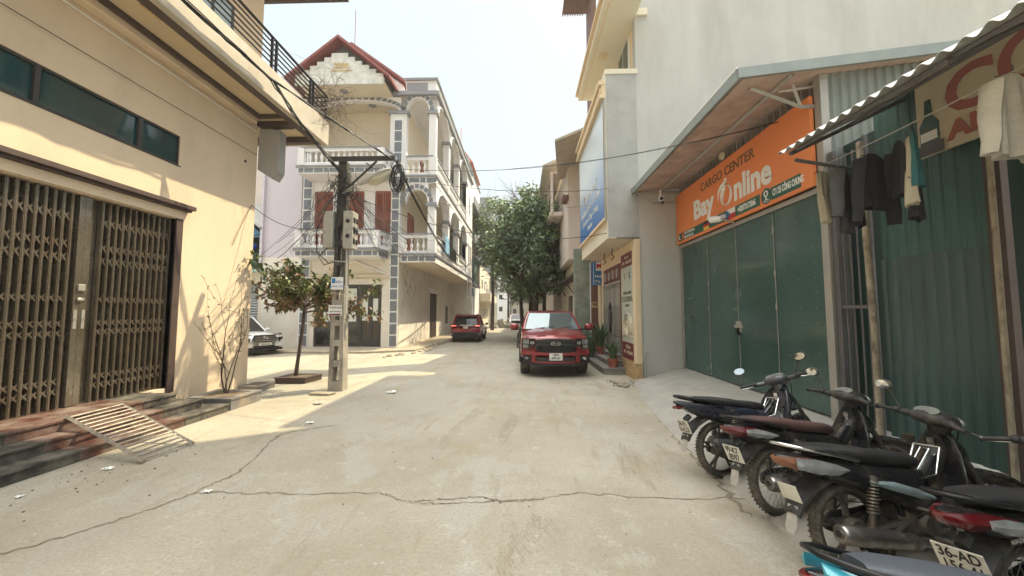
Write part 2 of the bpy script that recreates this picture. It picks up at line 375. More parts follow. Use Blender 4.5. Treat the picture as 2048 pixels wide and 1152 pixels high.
# litter and pebbles: every scrap a thing
lit = [(-3.45, 6.05, .09, 'white'), (-2.9, 8.35, .16, 'white'), (-4.0, 7.3, .12, 'cable_pale'), (-3.15, 3.75, .06, 'white'), (-4.75, 4.25, .07, 'white'), (-4.9, 3.6, .05, 'white')]
lb = ['crumpled white scrap on the shaded concrete below the sunny patch', 'largest crumpled white scrap, on the sunny ground right of the pole', 'flat pale scrap on the sunny ground left of the pole', 'small white scrap beside the long crack in the road', 'small white scrap on the ground below the tilted metal ramp', 'tiny white scrap on the ground beside the lowest granite step']
for i, (x, y, s, m) in enumerate(lit):
    s *= .75; q = MB(); r = random.Random(i)
    N_ = 7; v = [(x+s*(a/N_-.5)*2+r.uniform(-.2, .2)*s, y+s*(b/N_-.5)*1.4+r.uniform(-.2, .2)*s, .006+r.random()*s*.45) for b in range(N_) for a in range(N_)]
    q.add(v, [(b*N_+a, b*N_+a+1, (b+1)*N_+a+1, (b+1)*N_+a) for b in range(N_-1) for a in range(N_-1)])
    q.build('paper_scrap', M[m], label=lb[i], cat='litter', group='paper scraps on the ground')
q = MB(); r = random.Random(5)
for i in range(200):
    x = r.uniform(-6.3, 2.4); y = r.uniform(1.4, 14); s = r.uniform(.003, .009)*(1+.04*y)
    if r.random() < .3: x = r.uniform(-5.3, -4.2); y = r.uniform(3.2, 5.2)
    q.ell((x, y, s*.4), (s, s*r.uniform(.7, 1.6), s*.6), 5, 3)
q.build('gravel_specks', M['soil'], kind='stuff', label='tiny pebbles and crumbs scattered over the worn concrete', cat='gravel')

# ================================================================ left house with folding steel gate
XL = -6.51
hb = empty('shuttered_house', (-8, 4, 0), label='cream house on the left with wide folding steel gate and overhanging balcony', cat='house')
w = MB()
GY0, GY1, GZ0, GZ1 = 2.6, 6.67, .43, 3.56
WY0, WY1, WZ0, WZ1 = 2.6, 6.68, 4.58, 5.15
def wall_grid(mb, x0, x1, ys, zs, holes):
    for i in range(len(ys)-1):
        for j in range(len(zs)-1):
            if (i, j) not in holes: mb.box(x0, ys[i], zs[j], x1, ys[i+1], zs[j+1])
w.box(-12, -4, 0, XL-.35, 8.68, 12.4)
w.box(XL-.35, -4, 0, XL, GY0, 6.9); w.box(XL-.35, GY1, 0, XL, 8.68, 6.9)
w.box(XL-.35, GY0, 0, XL, GY1, GZ0-.01); w.box(XL-.35, GY0, GZ1+.0, XL, GY1, WZ0); w.box(XL-.35, GY0, WZ1, XL, GY1, 6.9)
w.box(XL-.35, -4, 6.9, XL, 8.68, 12.4)
w.build('wall', M['cream'], hb)
l = MB(); l.box(XL-.02, GY0-.3, 3.76, XL+.17, 6.92, 3.84); l.box(XL-.02, GY0-.3, 3.72, XL+.12, 6.88, 3.757); l.build('lintel', M['brown_trim'], hb, bevel=.008)
l = MB(); l.box(XL-.02, GY0-.3, 3.57, XL+.05, 6.8, 3.718); l.build('lintel_band', M['cream'], hb)
j = MB(); j.box(XL-.1, GY1, GZ0-.1, XL+.03, GY1+.13, 3.57); j.build('door_jamb', M['brown_trim'], hb)
# folding gate
gt = MB(); gx = XL-.10
gt.m = 1
y = GY0; k = 0
while y < GY1-.02:
    if True:
        gt.add([(gx-.045, y, GZ0), (gx-.045, y+.145, GZ0), (gx-.045, y+.145, GZ1-.02), (gx-.045, y, GZ1-.02)], [(0, 1, 2, 3)])
    y += .145
gt.m = 0
y = GY0+.02
chs = []
while y < GY1:
    if not (5.18 < y < 5.42):
        chs.append(y)
        gt.box(gx-.03, y, GZ0+.015, gx+.036, y+.034, GZ1-.02); gt.box(gx+.036, y+.01, GZ0+.02, gx+.042, y+.024, GZ1-.03)
        gt.m = 1; gt.box(gx-.04, y+.05, GZ0+.02, gx-.018, y+.075, GZ1-.03); gt.m = 0
        for z in (.6, 1.05, 1.45, 1.62, 1.98, 2.15, 2.5, 2.9, 3.3): gt.ell((gx+.043, y+.017, z), (.006, .009, .009), 6, 4)
    y += .1
def slat(mb, y0, z0, y1, z1, x, w_=.011):
    d = Vector((0, y1-y0, z1-z0)).normalized(); nrm = Vector((0, -d.z, d.y))*w_; o = []
    for xx in (x, x+.006):
        for (yy, zz, s_) in ((y0, z0, 1), (y0, z0, -1), (y1, z1, -1), (y1, z1, 1)): o.append((xx, yy+nrm.y*s_, zz+nrm.z*s_))
    mb.hexa(o[:4], o[4:])
for zc, h in ((.68, .12), (.82, .12), (1.5, .12), (1.64, .12), (2.0, .12), (2.6, .16), (2.8, .16), (3.2, .16)):
    for y in chs:
        if y+.1 < GY1 and not (5.04 < y < 5.4):
            slat(gt, y+.014, zc-h/2, y+.114, zc+h/2, gx+.012); slat(gt, y+.014, zc+h/2, y+.114, zc-h/2, gx+.02)
gate = gt.build('folding_gate', [M['gate_steel'], M['gate_sheet']], hb)
st = MB(); st.box(gx-.03, 5.165, GZ0+.01, gx+.03, 5.315, GZ1-.02) if 0 else st.box(gx-.03, 5.235, GZ0+.01, gx+.03, 5.318, GZ1-.02); st.box(gx-.03, 5.32, GZ0+.01, gx+.028, 5.40, GZ1-.02); st.build('gate_stile', M['gate_sheet'], gate, bevel=.006)
hd = MB()
for yy in (5.27, 5.37):
    hd.lathe([(.0, .0), (.022, .0), (.022, .012), (.014, .012), (.014, .004), (0, .004)], (gx+.03, yy, 1.7), 'x', 12); hd.box(gx+.03, yy-.02, 1.56, gx+.036, yy+.02, 1.84)
hd.box(gx+.03, 5.28, 1.98, gx+.05, 5.36, 2.02)
hd.build('gate_handle', M['galv'], gate)
pd = MB(); pd.box(gx+.03, 5.27, 2.12, gx+.06, 5.36, 2.22); pd.ell((gx+.05, 5.3, 1.99), (.02, .035, .03)); pd.build('padlock', M['galv'], gate, bevel=.01)
# window band
for i, (a, b) in enumerate(((2.6, 4.58), (4.64, 5.93), (5.99, 6.66))):
    fr = MB()
    for bx in ((a-.03, WZ0, b+.03, WZ0+.035), (a-.03, WZ1-.035, b+.03, WZ1)): fr.box(XL-.09, bx[0], bx[1], XL-.02, bx[2], bx[3])
    for q in (a-.03, b-.0): fr.box(XL-.088, q, WZ0+.035, XL-.018, q+.03, WZ1-.035)
    fo = fr.build('window_frame', M['dark_frame'], hb)
    pn = MB(); pn.box(XL-.075, a+.002, WZ0+.03, XL-.06, b-.002, WZ1-.03); pn.build('window_pane', M['teal_glass'], fo)
si = MB(); si.box(XL-.1, 2.6, WZ0-.02, XL+.012, 6.7, WZ0-.003); si.build('window_sill', M['dark_frame'], hb)
# balcony slab, soffit, fascia
BX, BY1, BZ = -5.31, 9.72, 6.35
b = MB(); b.box(XL, -4, BZ+.14, BX-.02, BY1-.02, BZ+.3); b.box(-9.5, 8.70, BZ+.14, XL, BY1-.02, BZ+.3); b.build('balcony_slab', M['cream_soffit'], hb)
b = MB(); b.box(BX-.14, -4, BZ+.0, BX, BY1, 6.98); b.box(-9.5, BY1-.12, BZ+.0, BX-.142, BY1-.002, 6.98); b.build('fascia', M['fascia'], hb, bevel=.01)
b = MB(); b.box(BX-.3, -4, BZ-.012, BX-.142, BY1-.125, BZ+.137); b.box(-9.5, BY1-.28, BZ-.012, BX-.302, BY1-.123, BZ+.137)
b.box(XL+.22, -4, BZ+.06, XL+.30, 8.38, BZ+.138); b.box(XL+.302, 8.3, BZ+.06, BX-.302, 8.38, BZ+.138)
b.box(XL+.002, 8.62, BZ+.02, BX-.302, 8.78, BZ+.138)
b.box(XL+.22, 8.85, BZ+.06, BX-.45, 8.9, BZ+.138); b.box(XL+.22, 8.902, BZ+.06, XL+.27, 9.1, BZ+.138)
b.build('soffit_beam', M['brown_trim'], hb)
b = MB(); b.box(XL+.001, -4, 6.30, XL+.2, 8.38, BZ+.138); b.build('cove_moulding', M['cream'], hb, bevel=.02)
b = MB(); b.tube([(XL+.04, -4, 6.2), (XL+.04, 8.6, 6.2)], .014, 6); b.build('conduit', M['white'], hb)
b = MB(); b.box(-5.78, 5.15, BZ+.09, -5.58, 5.45, BZ+.138); b.build('ceiling_light', M['gold'], hb)
b = MB(); b.prism([(-6.5, 5.3), (-6.1, 5.05), (-5.98, 5.25), (-5.98, 6.3), (-6.5, 6.34)], 'y', 8.69, 8.95); b.build('rain_hopper', mat('hopper', (.33, .32, .3), .7, var=.08), hb, bevel=.01)
b = MB(); b.lathe([(0, 0), (.035, 0), (.03, .02), (0, .02)], (XL, 8.3, 5.35), 'x', 10); b.build('vent_cap', M['bark'], hb)
# upstairs windows and eave
b = MB(); b.box(XL-.02, 6.6, 6.95, XL+.02, 7.75, 8.7); wf = b.build('window_frame', M['dark_frame'], hb)
b = MB(); b.box(XL+.02, 6.7, 7.0, XL+.03, 7.13, 8.6); b.box(XL+.02, 7.22, 7.0, XL+.03, 7.65, 8.6); b.build('window_pane', mat('pane_pale', (.35, .45, .5), .1, var=.1), wf)
b = MB(); b.box(-12, -4, 10.28, -4.75, 9.3, 10.5); b.build('roof_slab', M['cream_soffit'], hb)
b = MB(); b.box(-12.05, 9.302, 10.22, -4.7, 9.4, 10.55); b.box(-4.748, -4, 10.22, -4.7, 9.3, 10.55); b.build('roof_edge', M['brown_trim'], hb)
# railing
rl = MB()
for k in range(6): rl.tube([(BX-.05, -4, 7.12+k*.118), (BX-.05, BY1-.04, 7.12+k*.118), (-6.9, BY1-.04, 7.12+k*.118)], .017 if k < 5 else .032, 6)
rail = rl.build('balcony_railing', M['black_steel'], hb)
for yy in (1.0, 3.0, 5.2, 5.32, 7.42, 7.56, 8.85, 8.98):
    q = MB(); q.box(BX-.075, yy, 6.98, BX-.025, yy+.035, 7.68); q.build('railing_post', M['black_steel'], rail)
# steps
for (x1, yend, z0, z1, ra, rb) in ((-5.36, 6.72, 0, .145, 4.45, 5.85), (-5.62, 6.45, .145, .29, 4.3, 5.75), (-5.90, 6.25, .29, .43, 4.15, 5.7)):
    s_ = MB()
    for m_, a, b2 in ((0, -4, ra), (1, ra, rb), (0, rb, yend)):
        s_.m = m_; s_.box(XL-.3 if z1 > .4 else XL+.0, a+.0015, z1-.03, x1+.02, b2-.0015, z1); s_.box(XL+.01, a+.0015, z0+.002, x1, b2-.0015, z1-.031)
    s_.build('entrance_step', [M['granite_black'], M['granite_red']], hb, bevel=.005)
# bare climber on the balcony corner
def climber(c, rad, n, seed, mb=None):
    r = random.Random(seed); mb = mb or MB()
    for i in range(n):
        p = Vector(c)+Vector((r.gauss(0, rad*.25), r.gauss(0, rad*.4), r.gauss(0, rad*.3))); d = Vector((r.gauss(0, 1), r.gauss(0, 1), r.gauss(0, .9))).normalized(); pts = [p.copy()]
        for k in range(r.randint(5, 12)):
            d = (d+Vector((r.gauss(0, .55), r.gauss(0, .55), r.gauss(0, .5)-.06))).normalized(); p = p+d*.11; pts.append(p.copy())
        mb.tube(pts, [lerp(.006, .002, q/len(pts)) for q in range(len(pts))], 4, False)
    return mb
climber((-5.35, 9.6, 7.5), .85, 120, 4).build('bare_climber', M['bark_twig'], label='leafless tangled climber growing over the corner of the cream balcony', cat='plant')
# tilted metal ramp
rp = MB(); A = Vector((-5.9, 4.72, .46)); B = Vector((-5.95, 5.42, .46)); C_ = Vector((-4.46, 5.02, .03)); D = Vector((-4.52, 4.42, .03))
rp.tube([A, D], .028, 4); rp.tube([B, C_], .022, 4); 
ramp = rp.build('ramp_frame', M['rust_iron'])
ramp.name = 'metal_ramp'; tag(ramp, 'tilted iron ramp grille leaning on the red and black granite steps', 'ramp')
br = MB()
for i in range(16):
    t = (i+.5)/16; br.tube([A.lerp(D, t)-ramp.location, B.lerp(C_, t)-ramp.location], .014, 5)
br.build('ramp_bar', M['rust_iron'], ramp)
# planters
def planter(corners, h, label, mm='granite_grey'):
    cx = sum(c[0] for c in corners)/4; cy = sum(c[1] for c in corners)/4
    e = empty('stone_planter', (cx, cy, 0), label=label, cat='planter', group='granite planters on the corner')
    a = MB(); a.hexa([(x, y, 0) for x, y in corners], [(x, y, h-.03) for x, y in corners])
    o2 = [(cx+(x-cx)*1.04, cy+(y-cy)*1.04) for x, y in corners]; i2 = [(cx+(x-cx)*.72, cy+(y-cy)*.72) for x, y in corners]
    a.build('planter_box', M[mm], e)
    r_ = MB()
    for k in range(4):
        j2 = (k+1) % 4
        r_.hexa([(*o2[k], h-.03), (*o2[j2], h-.03), (*i2[j2], h-.03), (*i2[k], h-.03)], [(*o2[k], h), (*o2[j2], h), (*i2[j2], h), (*i2[k], h)])
    r_.build('planter_rim', M[mm], e)
    s2 = MB(); s2.hexa([(*p_, h-.03) for p_ in i2], [(*p_, h-.012) for p_ in i2]); s2.build('planter_soil', M['soil'], e)
planter([(-5.36, 6.78), (-5.36, 7.55), (-6.3, 7.6), (-6.2, 6.8)], .22, 'grey granite planter at the foot of the cream wall holding the thin shrub')
planter([(-5.95, 8.35), (-5.98, 8.9), (-6.5, 8.95), (-6.48, 8.4)], .13, 'small low empty granite planter at the corner of the cream house')
planter([(-5.5, 9.34), (-5.42, 9.98), (-6.28, 10.0), (-6.28, 9.34)], .15, 'low dark granite planter round the small street tree', 'brown_trim')
# ================================================================ foliage helpers
def leafcard(v, f, p, d, nrm, L_, W_, fold=.15):
    s_ = d.cross(nrm); i = len(v)
    s_ = s_.normalized()*W_/2 if s_.length > 1e-6 else Vector((W_/2, 0, 0)); n2 = nrm*L_*fold
    v += [p, p+d*L_*.35+s_+n2, p+d*L_-n2, p+d*L_*.35-s_+n2, p+d*L_*.5]
    f += [(i, i+1, i+4), (i+1, i+2, i+4), (i+2, i+3, i+4), (i+3, i, i+4)]
def rv(r): return Vector((r.gauss(0, 1), r.gauss(0, 1), r.gauss(0, 1))).normalized()
def branch(mb, p, d, L_, r0, r, depth, tips, up=.1):
    n_ = 5; pts = [p.copy()]; rad = [r0]
    for i in range(n_):
        d = (d+rv(r)*.22+Vector((0, 0, up))).normalized(); p = p+d*L_/n_; pts.append(p.copy()); rad.append(r0*lerp(1, .55, (i+1)/n_))
        if depth and i > 0: 
            nd = (d+rv(r)*.9).normalized(); branch(mb, p, nd, L_*.62, rad[-1]*.6, r, depth-1, tips, up)
        if depth == 0: tips.append(p.copy())
    mb.tube(pts, rad, 6 if r0 > .02 else 4)
# street tree by the pole
r = random.Random(11)
tr = empty('street_tree', (-5.95, 9.78, .12), label='small brown-leaved tree in a low planter between the cream house and the pole', cat='tree')
tm = MB(); tips = []
tm.tube([(-5.98, 9.72, .1), (-5.93, 9.7, .5), (-5.87, 9.7, 1.0), (-5.82, 9.7, 1.5), (-5.80, 9.7, 1.95)], [.055, .045, .042, .04, .036], 8)
for k in range(11):
    a = 2*pi*k/11+r.uniform(-.3, .3)
    branch(tm, Vector((-5.80, 9.7, 1.8+.25*r.random())), Vector((cos(a), sin(a)*.9, r.uniform(.1, .6))).normalized(), r.uniform(.75, 1.15), .024, r, 1, tips, .05)
branch(tm, Vector((-5.80, 9.7, 1.8)), Vector((1, -.3, .08)).normalized(), 1.75, .025, r, 1, tips, .0)
branch(tm, Vector((-5.80, 9.7, 1.9)), Vector((-.35, -.2, 1)).normalized(), .95, .022, r, 1, tips, .1)
tm.build('trunk', M['bark'], tr, smooth=50)
vs = [[], []]; fs = [[], []]
for t in tips:
    if t.z < 1.55: continue
    for k in range(r.randint(9, 13)):
        w_ = 1 if (t.z > 2.3 and r.random() < .75) or r.random() < .3 else 0
        d = (rv(r)+Vector((0, 0, -.35))).normalized(); nn = (rv(r)+Vector((0, 0, 1.2))).normalized()
        leafcard(vs[w_], fs[w_], t+rv(r)*.11, d, nn, r.uniform(.12, .2), r.uniform(.07, .1))
lm = MB(); lm.m = 0; lm.add(vs[0], fs[0]); lm.m = 1; lm.add(vs[1], fs[1])
lm.build('crown', [M['leaf_brown'], M['leaf_olive']], tr)
# thin shrub in the wall planter
sh = MB(); tips = []
r = random.Random(21)
base = Vector((-5.88, 7.28, .2))
for d, L_ in (((-.1, .1, 1), 1.55), ((.02, .0, 1), 1.6), ((.16, 0, 1), 1.3), ((-.35, -.1, .8), .9), ((.1, .2, 1), 1.0)):
    branch(sh, base+Vector((r.uniform(-.04, .04), r.uniform(-.04, .04), 0)), Vector(d).normalized(), L_, .012, r, 1, tips, .12)
shr = empty('thin_shrub', tuple(base), label='thin sparse shrub with pale dry leaves in the planter against the cream wall', cat='plant')
sh.build('trunk', M['bark'], shr)
v = []; f = []
for t in tips:
    for k in range(1 if t.z < 1.1 else 2):
        if r.random() < .75: leafcard(v, f, t, rv(r), rv(r), r.uniform(.05, .09), .028)
lm = MB(); lm.add(v, f); lm.build('crown', M['leaf_dry'], shr)
# loose flat stone by the pole, rubbish sack scraps
q = MB(); q.prism([(-4.65, 8.05), (-4.2, 8.02), (-4.12, 8.2), (-4.6, 8.28)], 'z', .01, .05); q.build('loose_slab', M['mortar'], bevel=.01, label='flat loose slab lying on the ground at the foot of the concrete pole', cat='slab')
# ================================================================ utility pole
PX, PY = -4.30, 8.62
pl = empty('utility_pole', (PX, PY, 0), label='concrete utility pole with square openings, meter boxes and a knot of cables at its top', cat='utility pole')
HW, HD = lambda z: lerp(.175, .1, z/5.5), lambda z: lerp(.13, .085, z/5.5)
def polebit(m, z0, z1, x0=-1, x1=1):
    a, b = HW(z0), HW(z1); c_, d_ = HD(z0), HD(z1)
    m.hexa([(PX+a*x0, PY-c_, z0), (PX+a*x1, PY-c_, z0), (PX+a*x1, PY+c_, z0), (PX+a*x0, PY+c_, z0)], [(PX+b*x0, PY-d_, z1), (PX+b*x1, PY-d_, z1), (PX+b*x1, PY+d_, z1), (PX+b*x0, PY+d_, z1)])
m_ = MB(); z = 0
holes = [(.22+.47*i, .55+.47*i) for i in range(8)]
zz = 0
for a, b in holes:
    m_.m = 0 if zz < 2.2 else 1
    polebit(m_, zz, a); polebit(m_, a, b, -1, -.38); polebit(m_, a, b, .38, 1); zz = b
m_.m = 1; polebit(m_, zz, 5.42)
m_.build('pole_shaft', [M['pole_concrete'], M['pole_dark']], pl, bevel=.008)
q = MB(); q.box(-4.62, 8.46, 5.42, -3.02, 8.54, 5.50); q.box(-4.62, 8.44, 5.38, -3.02, 8.455, 5.50)
q.tube([(-4.2, 8.5, 4.7), (-3.46, 8.5, 5.4)], .03, 4); q.tube([(-3.72, 8.5, 5.36), (-3.1, 8.5, 4.92)], .012, 4)
q.build('crossarm', M['dark_frame'], pl)
for x0, x1, z0, z1, y0 in ((-4.66, -4.42, 3.3, 4.18, 8.4), (-4.16, -3.93, 3.27, 4.16, 8.35)):
    q = MB(); q.box(x0, y0, z0, x1, y0+.3, z1); bx = q.build('meter_box', M['meter'], pl, bevel=.02)
    if x0 > -4.2:
        w2 = MB()
        for k in range(3): w2.box(x1-.005, y0+.04, z0+.12+k*.25, x1+.008, y0+.13, z0+.24+k*.25); w2.box(x1-.005, y0+.17, z0+.12+k*.25, x1+.008, y0+.26, z0+.24+k*.25)
        for k in range(2): w2.ell(((x0+x1)/2, y0-.005, z0+.3+k*.35), (.05, .012, .05), 10, 6)
        w2.build('meter_window', M['glass_dark'], bx)
q = MB(); q.box(-4.43, 8.42, 2.33, -4.15, 8.435, 2.62); n1 = q.build('notice_plate', M['white_paper'], pl)
q = MB(); q.text('KHÔNG TRÈO', .05, facey(-4.29, 8.418, 2.40)); q.box(-4.41, 8.415, 2.48, -4.33, 8.419, 2.59); q.text('ĐIỆN', .07, facey(-4.24, 8.418, 2.5)); q.build('lettering', M['sign_blue'], n1)
q = MB(); q.box(-4.47, 8.42, 1.72, -4.16, 8.43, 1.97); n1 = q.build('notice_plate', M['white_paper'], pl)
q = MB(); q.text('THUÊ NHÀ', .06, facey(-4.3, 8.417, 1.91)); q.m = 1; q.text('097 5172 066', .045, facey(-4.31, 8.417, 1.82)); q.m = 0; q.box(-4.45, 8.415, 1.73, -4.18, 8.419, 1.77); q.build('lettering', [M['maroon'], M['black']], n1)
q = MB(); q.tube([(-4.09, 8.47, 1.75), (-4.11, 8.47, 3.3)], .022, 6); q.tube([(-4.45, 8.47, 2.27), (-4.1, 8.44, 2.2)], .008, 4); q.tube([(-4.5, 8.44, 3.0), (-4.1, 8.44, 2.98)], .012, 4); q.build('conduit', M['cable_pale'], pl)
# street lamp
la = empty('street_lamp', (-4.1, 8.5, 4.75), label='grey street lamp head on a short arm from the pole', cat='street lamp')
q = MB(); q.tube([(-4.25, 8.5, 4.62), (-3.9, 8.4, 4.78), (-3.5, 8.3, 4.93)], .03, 8); q.build('lamp_arm', M['lamp_shell'], la)
def lring(cx, cy, cz, hw, hh, n=12):
    return [(cx, cy+hw*cos(2*pi*k/n), cz+hh*sin(2*pi*k/n)) for k in range(n)]
q = MB(); q.loft([lring(-3.8, 8.38, 4.80, .04, .04), lring(-3.6, 8.34, 4.87, .09, .06), lring(-3.3, 8.27, 4.99, .14, .08), lring(-3.1, 8.23, 5.05, .12, .06), lring(-3.0, 8.21, 5.08, .04, .02)])
q.build('lamp_shell', M['lamp_shell'], la, smooth=50)
q = MB(); q.loft([lring(-3.56, 8.33, 4.81, .07, .04), lring(-3.4, 8.29, 4.84, .12, .11), lring(-3.15, 8.24, 4.93, .11, .1), lring(-3.02, 8.21, 5.03, .03, .03)]); q.build('lamp_cover', M['lamp_lens'], la, smooth=60)
# ================================================================ cables
def cat(p0, p1, sag, n=14):
    p0 = Vector(p0); p1 = Vector(p1); return [p0.lerp(p1, i/n)-Vector((0, 0, sag*4*(i/n)*(1-i/n))) for i in range(n+1)]
CG = 'overhead cables strung between the houses and the pole'
def cable(p0, p1, sag, r_, label, m='cable', n=14, jit=0, count=1, seed=1):
    mb = MB(); rr = random.Random(seed)
    for k in range(count):
        a = Vector(p0)+rv(rr)*jit*.5; b = Vector(p1)+rv(rr)*jit*.5; pts = cat(a, b, sag*rr.uniform(.9, 1.12) if count > 1 else sag, n)
        if count > 1: pts = [q+rv(rr)*jit*.35 if 0 < i < n else q for i, q in enumerate(pts)]
        mb.tube(pts, r_, 5)
    return mb.build('overhead_cable', M[m], label=label, cat='cable', group=CG)
T = (-4.25, 8.52, 5.1); T2 = (-3.0, 8.5, 5.4)
cable((-5.22, -2, 6.68), (-5.17, 7.2, 6.6), .05, .011, 'thick twisted black cable bundle hugging the balcony fascia of the cream house', jit=.07, count=9, n=24)
cable((-5.17, 7.2, 6.6), T, .12, .012, 'black cable bundle dropping from the balcony corner to the pole top', jit=.07, count=6)
cable((-5.17, 7.2, 6.6), T2, .02, .013, 'black cable bundle running from the balcony fascia to the crossarm tip', jit=.045, count=4)
cable(T2, (-4.4, 31, 6.0), 1.1, .016, 'black cable sagging from the crossarm tip along the arcade house', jit=.03, count=2)
cable(T2, (-3.4, 40, 5.2), 1.0, .009, 'thin cable from the crossarm tip into the far street', 'cable_grey')
cable((-2.9, 8.5, 5.2), (4.13, 5.9, 4.87), .3, .005, 'upper twin cable crossing the street from the pole to the orange sign', jit=.02, count=2)
cable((-2.95, 8.5, 5.0), (2.35, 9.9, 5.15), .2, .007, 'thin cable crossing the street from the crossarm to the grey wall')
cable((-4.2, 8.5, 4.65), (2.3, 10.0, 3.95), .55, .009, 'sagging cable crossing the street from the pole to the billboard house')
cable((-4.2, 8.5, 4.8), (2.2, 12.0, 5.3), .3, .005, 'thin grey wire crossing the street below the upper pair', 'cable_grey')
lst = [((-11.3, 18, 5.9), .1), ((-12, 17.6, 5.2), .15), ((-9.5, 14, 3.9), .15), ((-10.5, 16.5, 4.6), .12), ((-11.6, 17.5, 5.5), .3), ((-8.9, 12, 3.55), .1), ((-12, 17, 4.4), .2)]
dsc = ['highest', 'second highest', 'lowest but one', 'middle', 'slack', 'lowest', 'shallow']
for i, (e_, s_) in enumerate(lst): cable(T if i % 2 else (-4.3, 8.5, 4.75), e_, s_, .011 if i in (1, 2) else .006, f'{dsc[i]} of the wires fanning from the pole to the shop on the left', seed=i)
cable((-6.45, 8.5, 4.35), (-4.35, 8.5, 3.95), .35, .008, 'thin slack wire from the bracket on the cream wall corner to the pole')
cable((-6.45, 8.5, 4.35), (-6.47, 8.0, 3.3), -.05, .006, 'short wire hanging down the sunlit cream wall from its bracket')
cable((XL+.03, -2, 5.72), (XL+.06, 8.6, 5.62), .03, .006, 'thin black wire running along the cream wall above the window band')
for i, (e_, s_, r_) in enumerate((((-6.1, 18.1, 3.2), .2, .006), ((-6.15, 17.9, 4.0), .5, .006), ((-4.4, 18.2, 5.4), .35, .006), ((-4.4, 20.5, 5.2), .45, .005), ((-4.4, 24, 5.2), .5, .005), ((-6.1, 18.1, 5.6), .2, .005), ((-4.4, 28, 5.1), .7, .006), ((-4.45, 19, 4.5), .5, .005), ((-4.4, 30, 5.3), .3, .005), ((-5.0, 18.1, 4.9), .3, .004))):
    cable((-4.15, 8.52, 4.7+.05*(i % 3)), e_, s_, r_, ('service wire from the pole to the '+['tile pillar foot', 'tile pillar', 'front balcony', 'side balcony corner', 'second side arch', 'door lamp', 'far side arch', 'balcony underside', 'end of the arcade', 'pillar cap'][i]+' of the arcade house'), 'cable' if i % 2 else 'cable_grey', seed=i)
cable((-4.3, 8.5, 4.7), (-10.8, 17.4, 4.9), .25, .005, 'loose fan of many thin wires running from the pole to the shop on the left', jit=.7, count=9, seed=71)
cable((-4.15, 8.5, 4.65), (-5.6, 17.9, 4.6), .45, .005, 'loose fan of thin wires from the pole to the corner pillar of the arcade house', jit=.55, count=7, seed=72)
cable((-4.2, 8.5, 4.7), (-4.4, 25, 5.0), .7, .006, 'loose pair of wires sagging along the side gallery of the arcade house', 'cable_grey', jit=.3, count=3, seed=73)
# tangle and coil
mb = MB(); r = random.Random(9)
for i in range(46):
    c0 = Vector((-4.25+r.gauss(0, .1), 8.46+r.gauss(0, .06), 4.75+r.gauss(0, .16))); rad = r.uniform(.08, .26); a0 = r.uniform(0, 6.28); nrm = rv(r); u = nrm.orthogonal().normalized(); w2 = nrm.cross(u); arc = r.uniform(2, 6)
    mb.tube([c0+u*cos(a0+arc*k/12)*rad+w2*sin(a0+arc*k/12)*rad*r.uniform(.9, 1.1) for k in range(13)], r.uniform(.004, .009), 4)
for i in range(14):
    p = Vector((-4.25+r.gauss(0, .12), 8.45, 4.6)); mb.tube([p, p+Vector((r.uniform(-.3, .3), 0, -.35)), p+Vector((r.uniform(-.35, .3), -.02, -.9)), p+Vector((r.uniform(-.15, .15), -.03, -1.3))], .006, 4)
mb.build('cable_tangle', M['cable'], label='dense tangle of black wires knotted round the pole head', cat='cable')
mb = MB()
for i in range(13):
    rx = r.uniform(.08, .17); rz = r.uniform(.22, .36); c0 = (-2.93+r.gauss(0, .03), 8.46+r.gauss(0, .04), 4.98+r.gauss(0, .05)); tw = r.uniform(-.5, .5)
    mb.tube([(c0[0]+rx*cos(t*2*pi/18)*cos(tw), c0[1]+rx*cos(t*2*pi/18)*sin(tw), c0[2]+rz*sin(t*2*pi/18)) for t in range(19)], .009, 5)
mb.build('cable_coil', M['cable'], label='coil of spare black cable hanging from the tip of the crossarm', cat='cable')
mb = MB(); mb.tube([(-4.5, 8.42, 3.35), (-4.75, 8.42, 3.1), (-4.6, 8.4, 2.9), (-4.35, 8.4, 2.98)], .012, 5); mb.tube([(-4.6, 8.4, 4.2), (-4.8, 8.4, 3.7), (-4.78, 8.4, 3.2), (-4.5, 8.4, 2.95)], .012, 5)
mb.build('drop_cable', M['cable'], label='black cable looping down from the meter boxes round the pole', cat='cable')
for i, (x, y) in enumerate(((-3.0, 11.5), (-2.6, 9.4))): pass
# ================================================================ arcade house "2000"
ah = empty('arcade_house', (-8, 25, 0), label='white three-storey house with red gable, arcaded balconies and grey tiled corner pillar', cat='house')
FYH = 18.2; SX = -6.18; OX = -4.4; LX = -11.3; EY = 31.6
Z2, Z3, ZT = 4.75, 8.75, 13.0      # floor levels and roof
w = MB()
# ground-floor block with openings on the front
def front_holes(mb, y0, y1, x0, x1, z0, z1, holes):
    xs = sorted({x0, x1, *[h[0] for h in holes], *[h[1] for h in holes]}); zs = sorted({z0, z1, *[h[2] for h in holes], *[h[3] for h in holes]})
    for i in range(len(xs)-1):
        for j_ in range(len(zs)-1):
            cx, cz = (xs[i]+xs[i+1])/2, (zs[j_]+zs[j_+1])/2
            if any(h[0] < cx < h[1] and h[2] < cz < h[3] for h in holes): continue
            mb.box(xs[i], y0, zs[j_], xs[i+1], y1, zs[j_+1])
DG = (-10.4, -7.0, .1, 3.2)
front_holes(w, FYH, FYH+.3, LX, SX, 0, Z2, [DG])
w.box(SX-.3, FYH+.3, 0, SX, EY, Z2); w.box(LX, FYH+.3, 0, LX+.3, EY, ZT); w.box(LX, EY, 0, OX, EY+.3, ZT+.3)
w.build('wall', M['house_lower'], ah)
w = MB()
wins = [(-10.55, -9.6, 5.2, 7.95), (-9.2, -8.0, 5.2, 7.95), (-7.45, -6.5, 5.2, 7.95)]
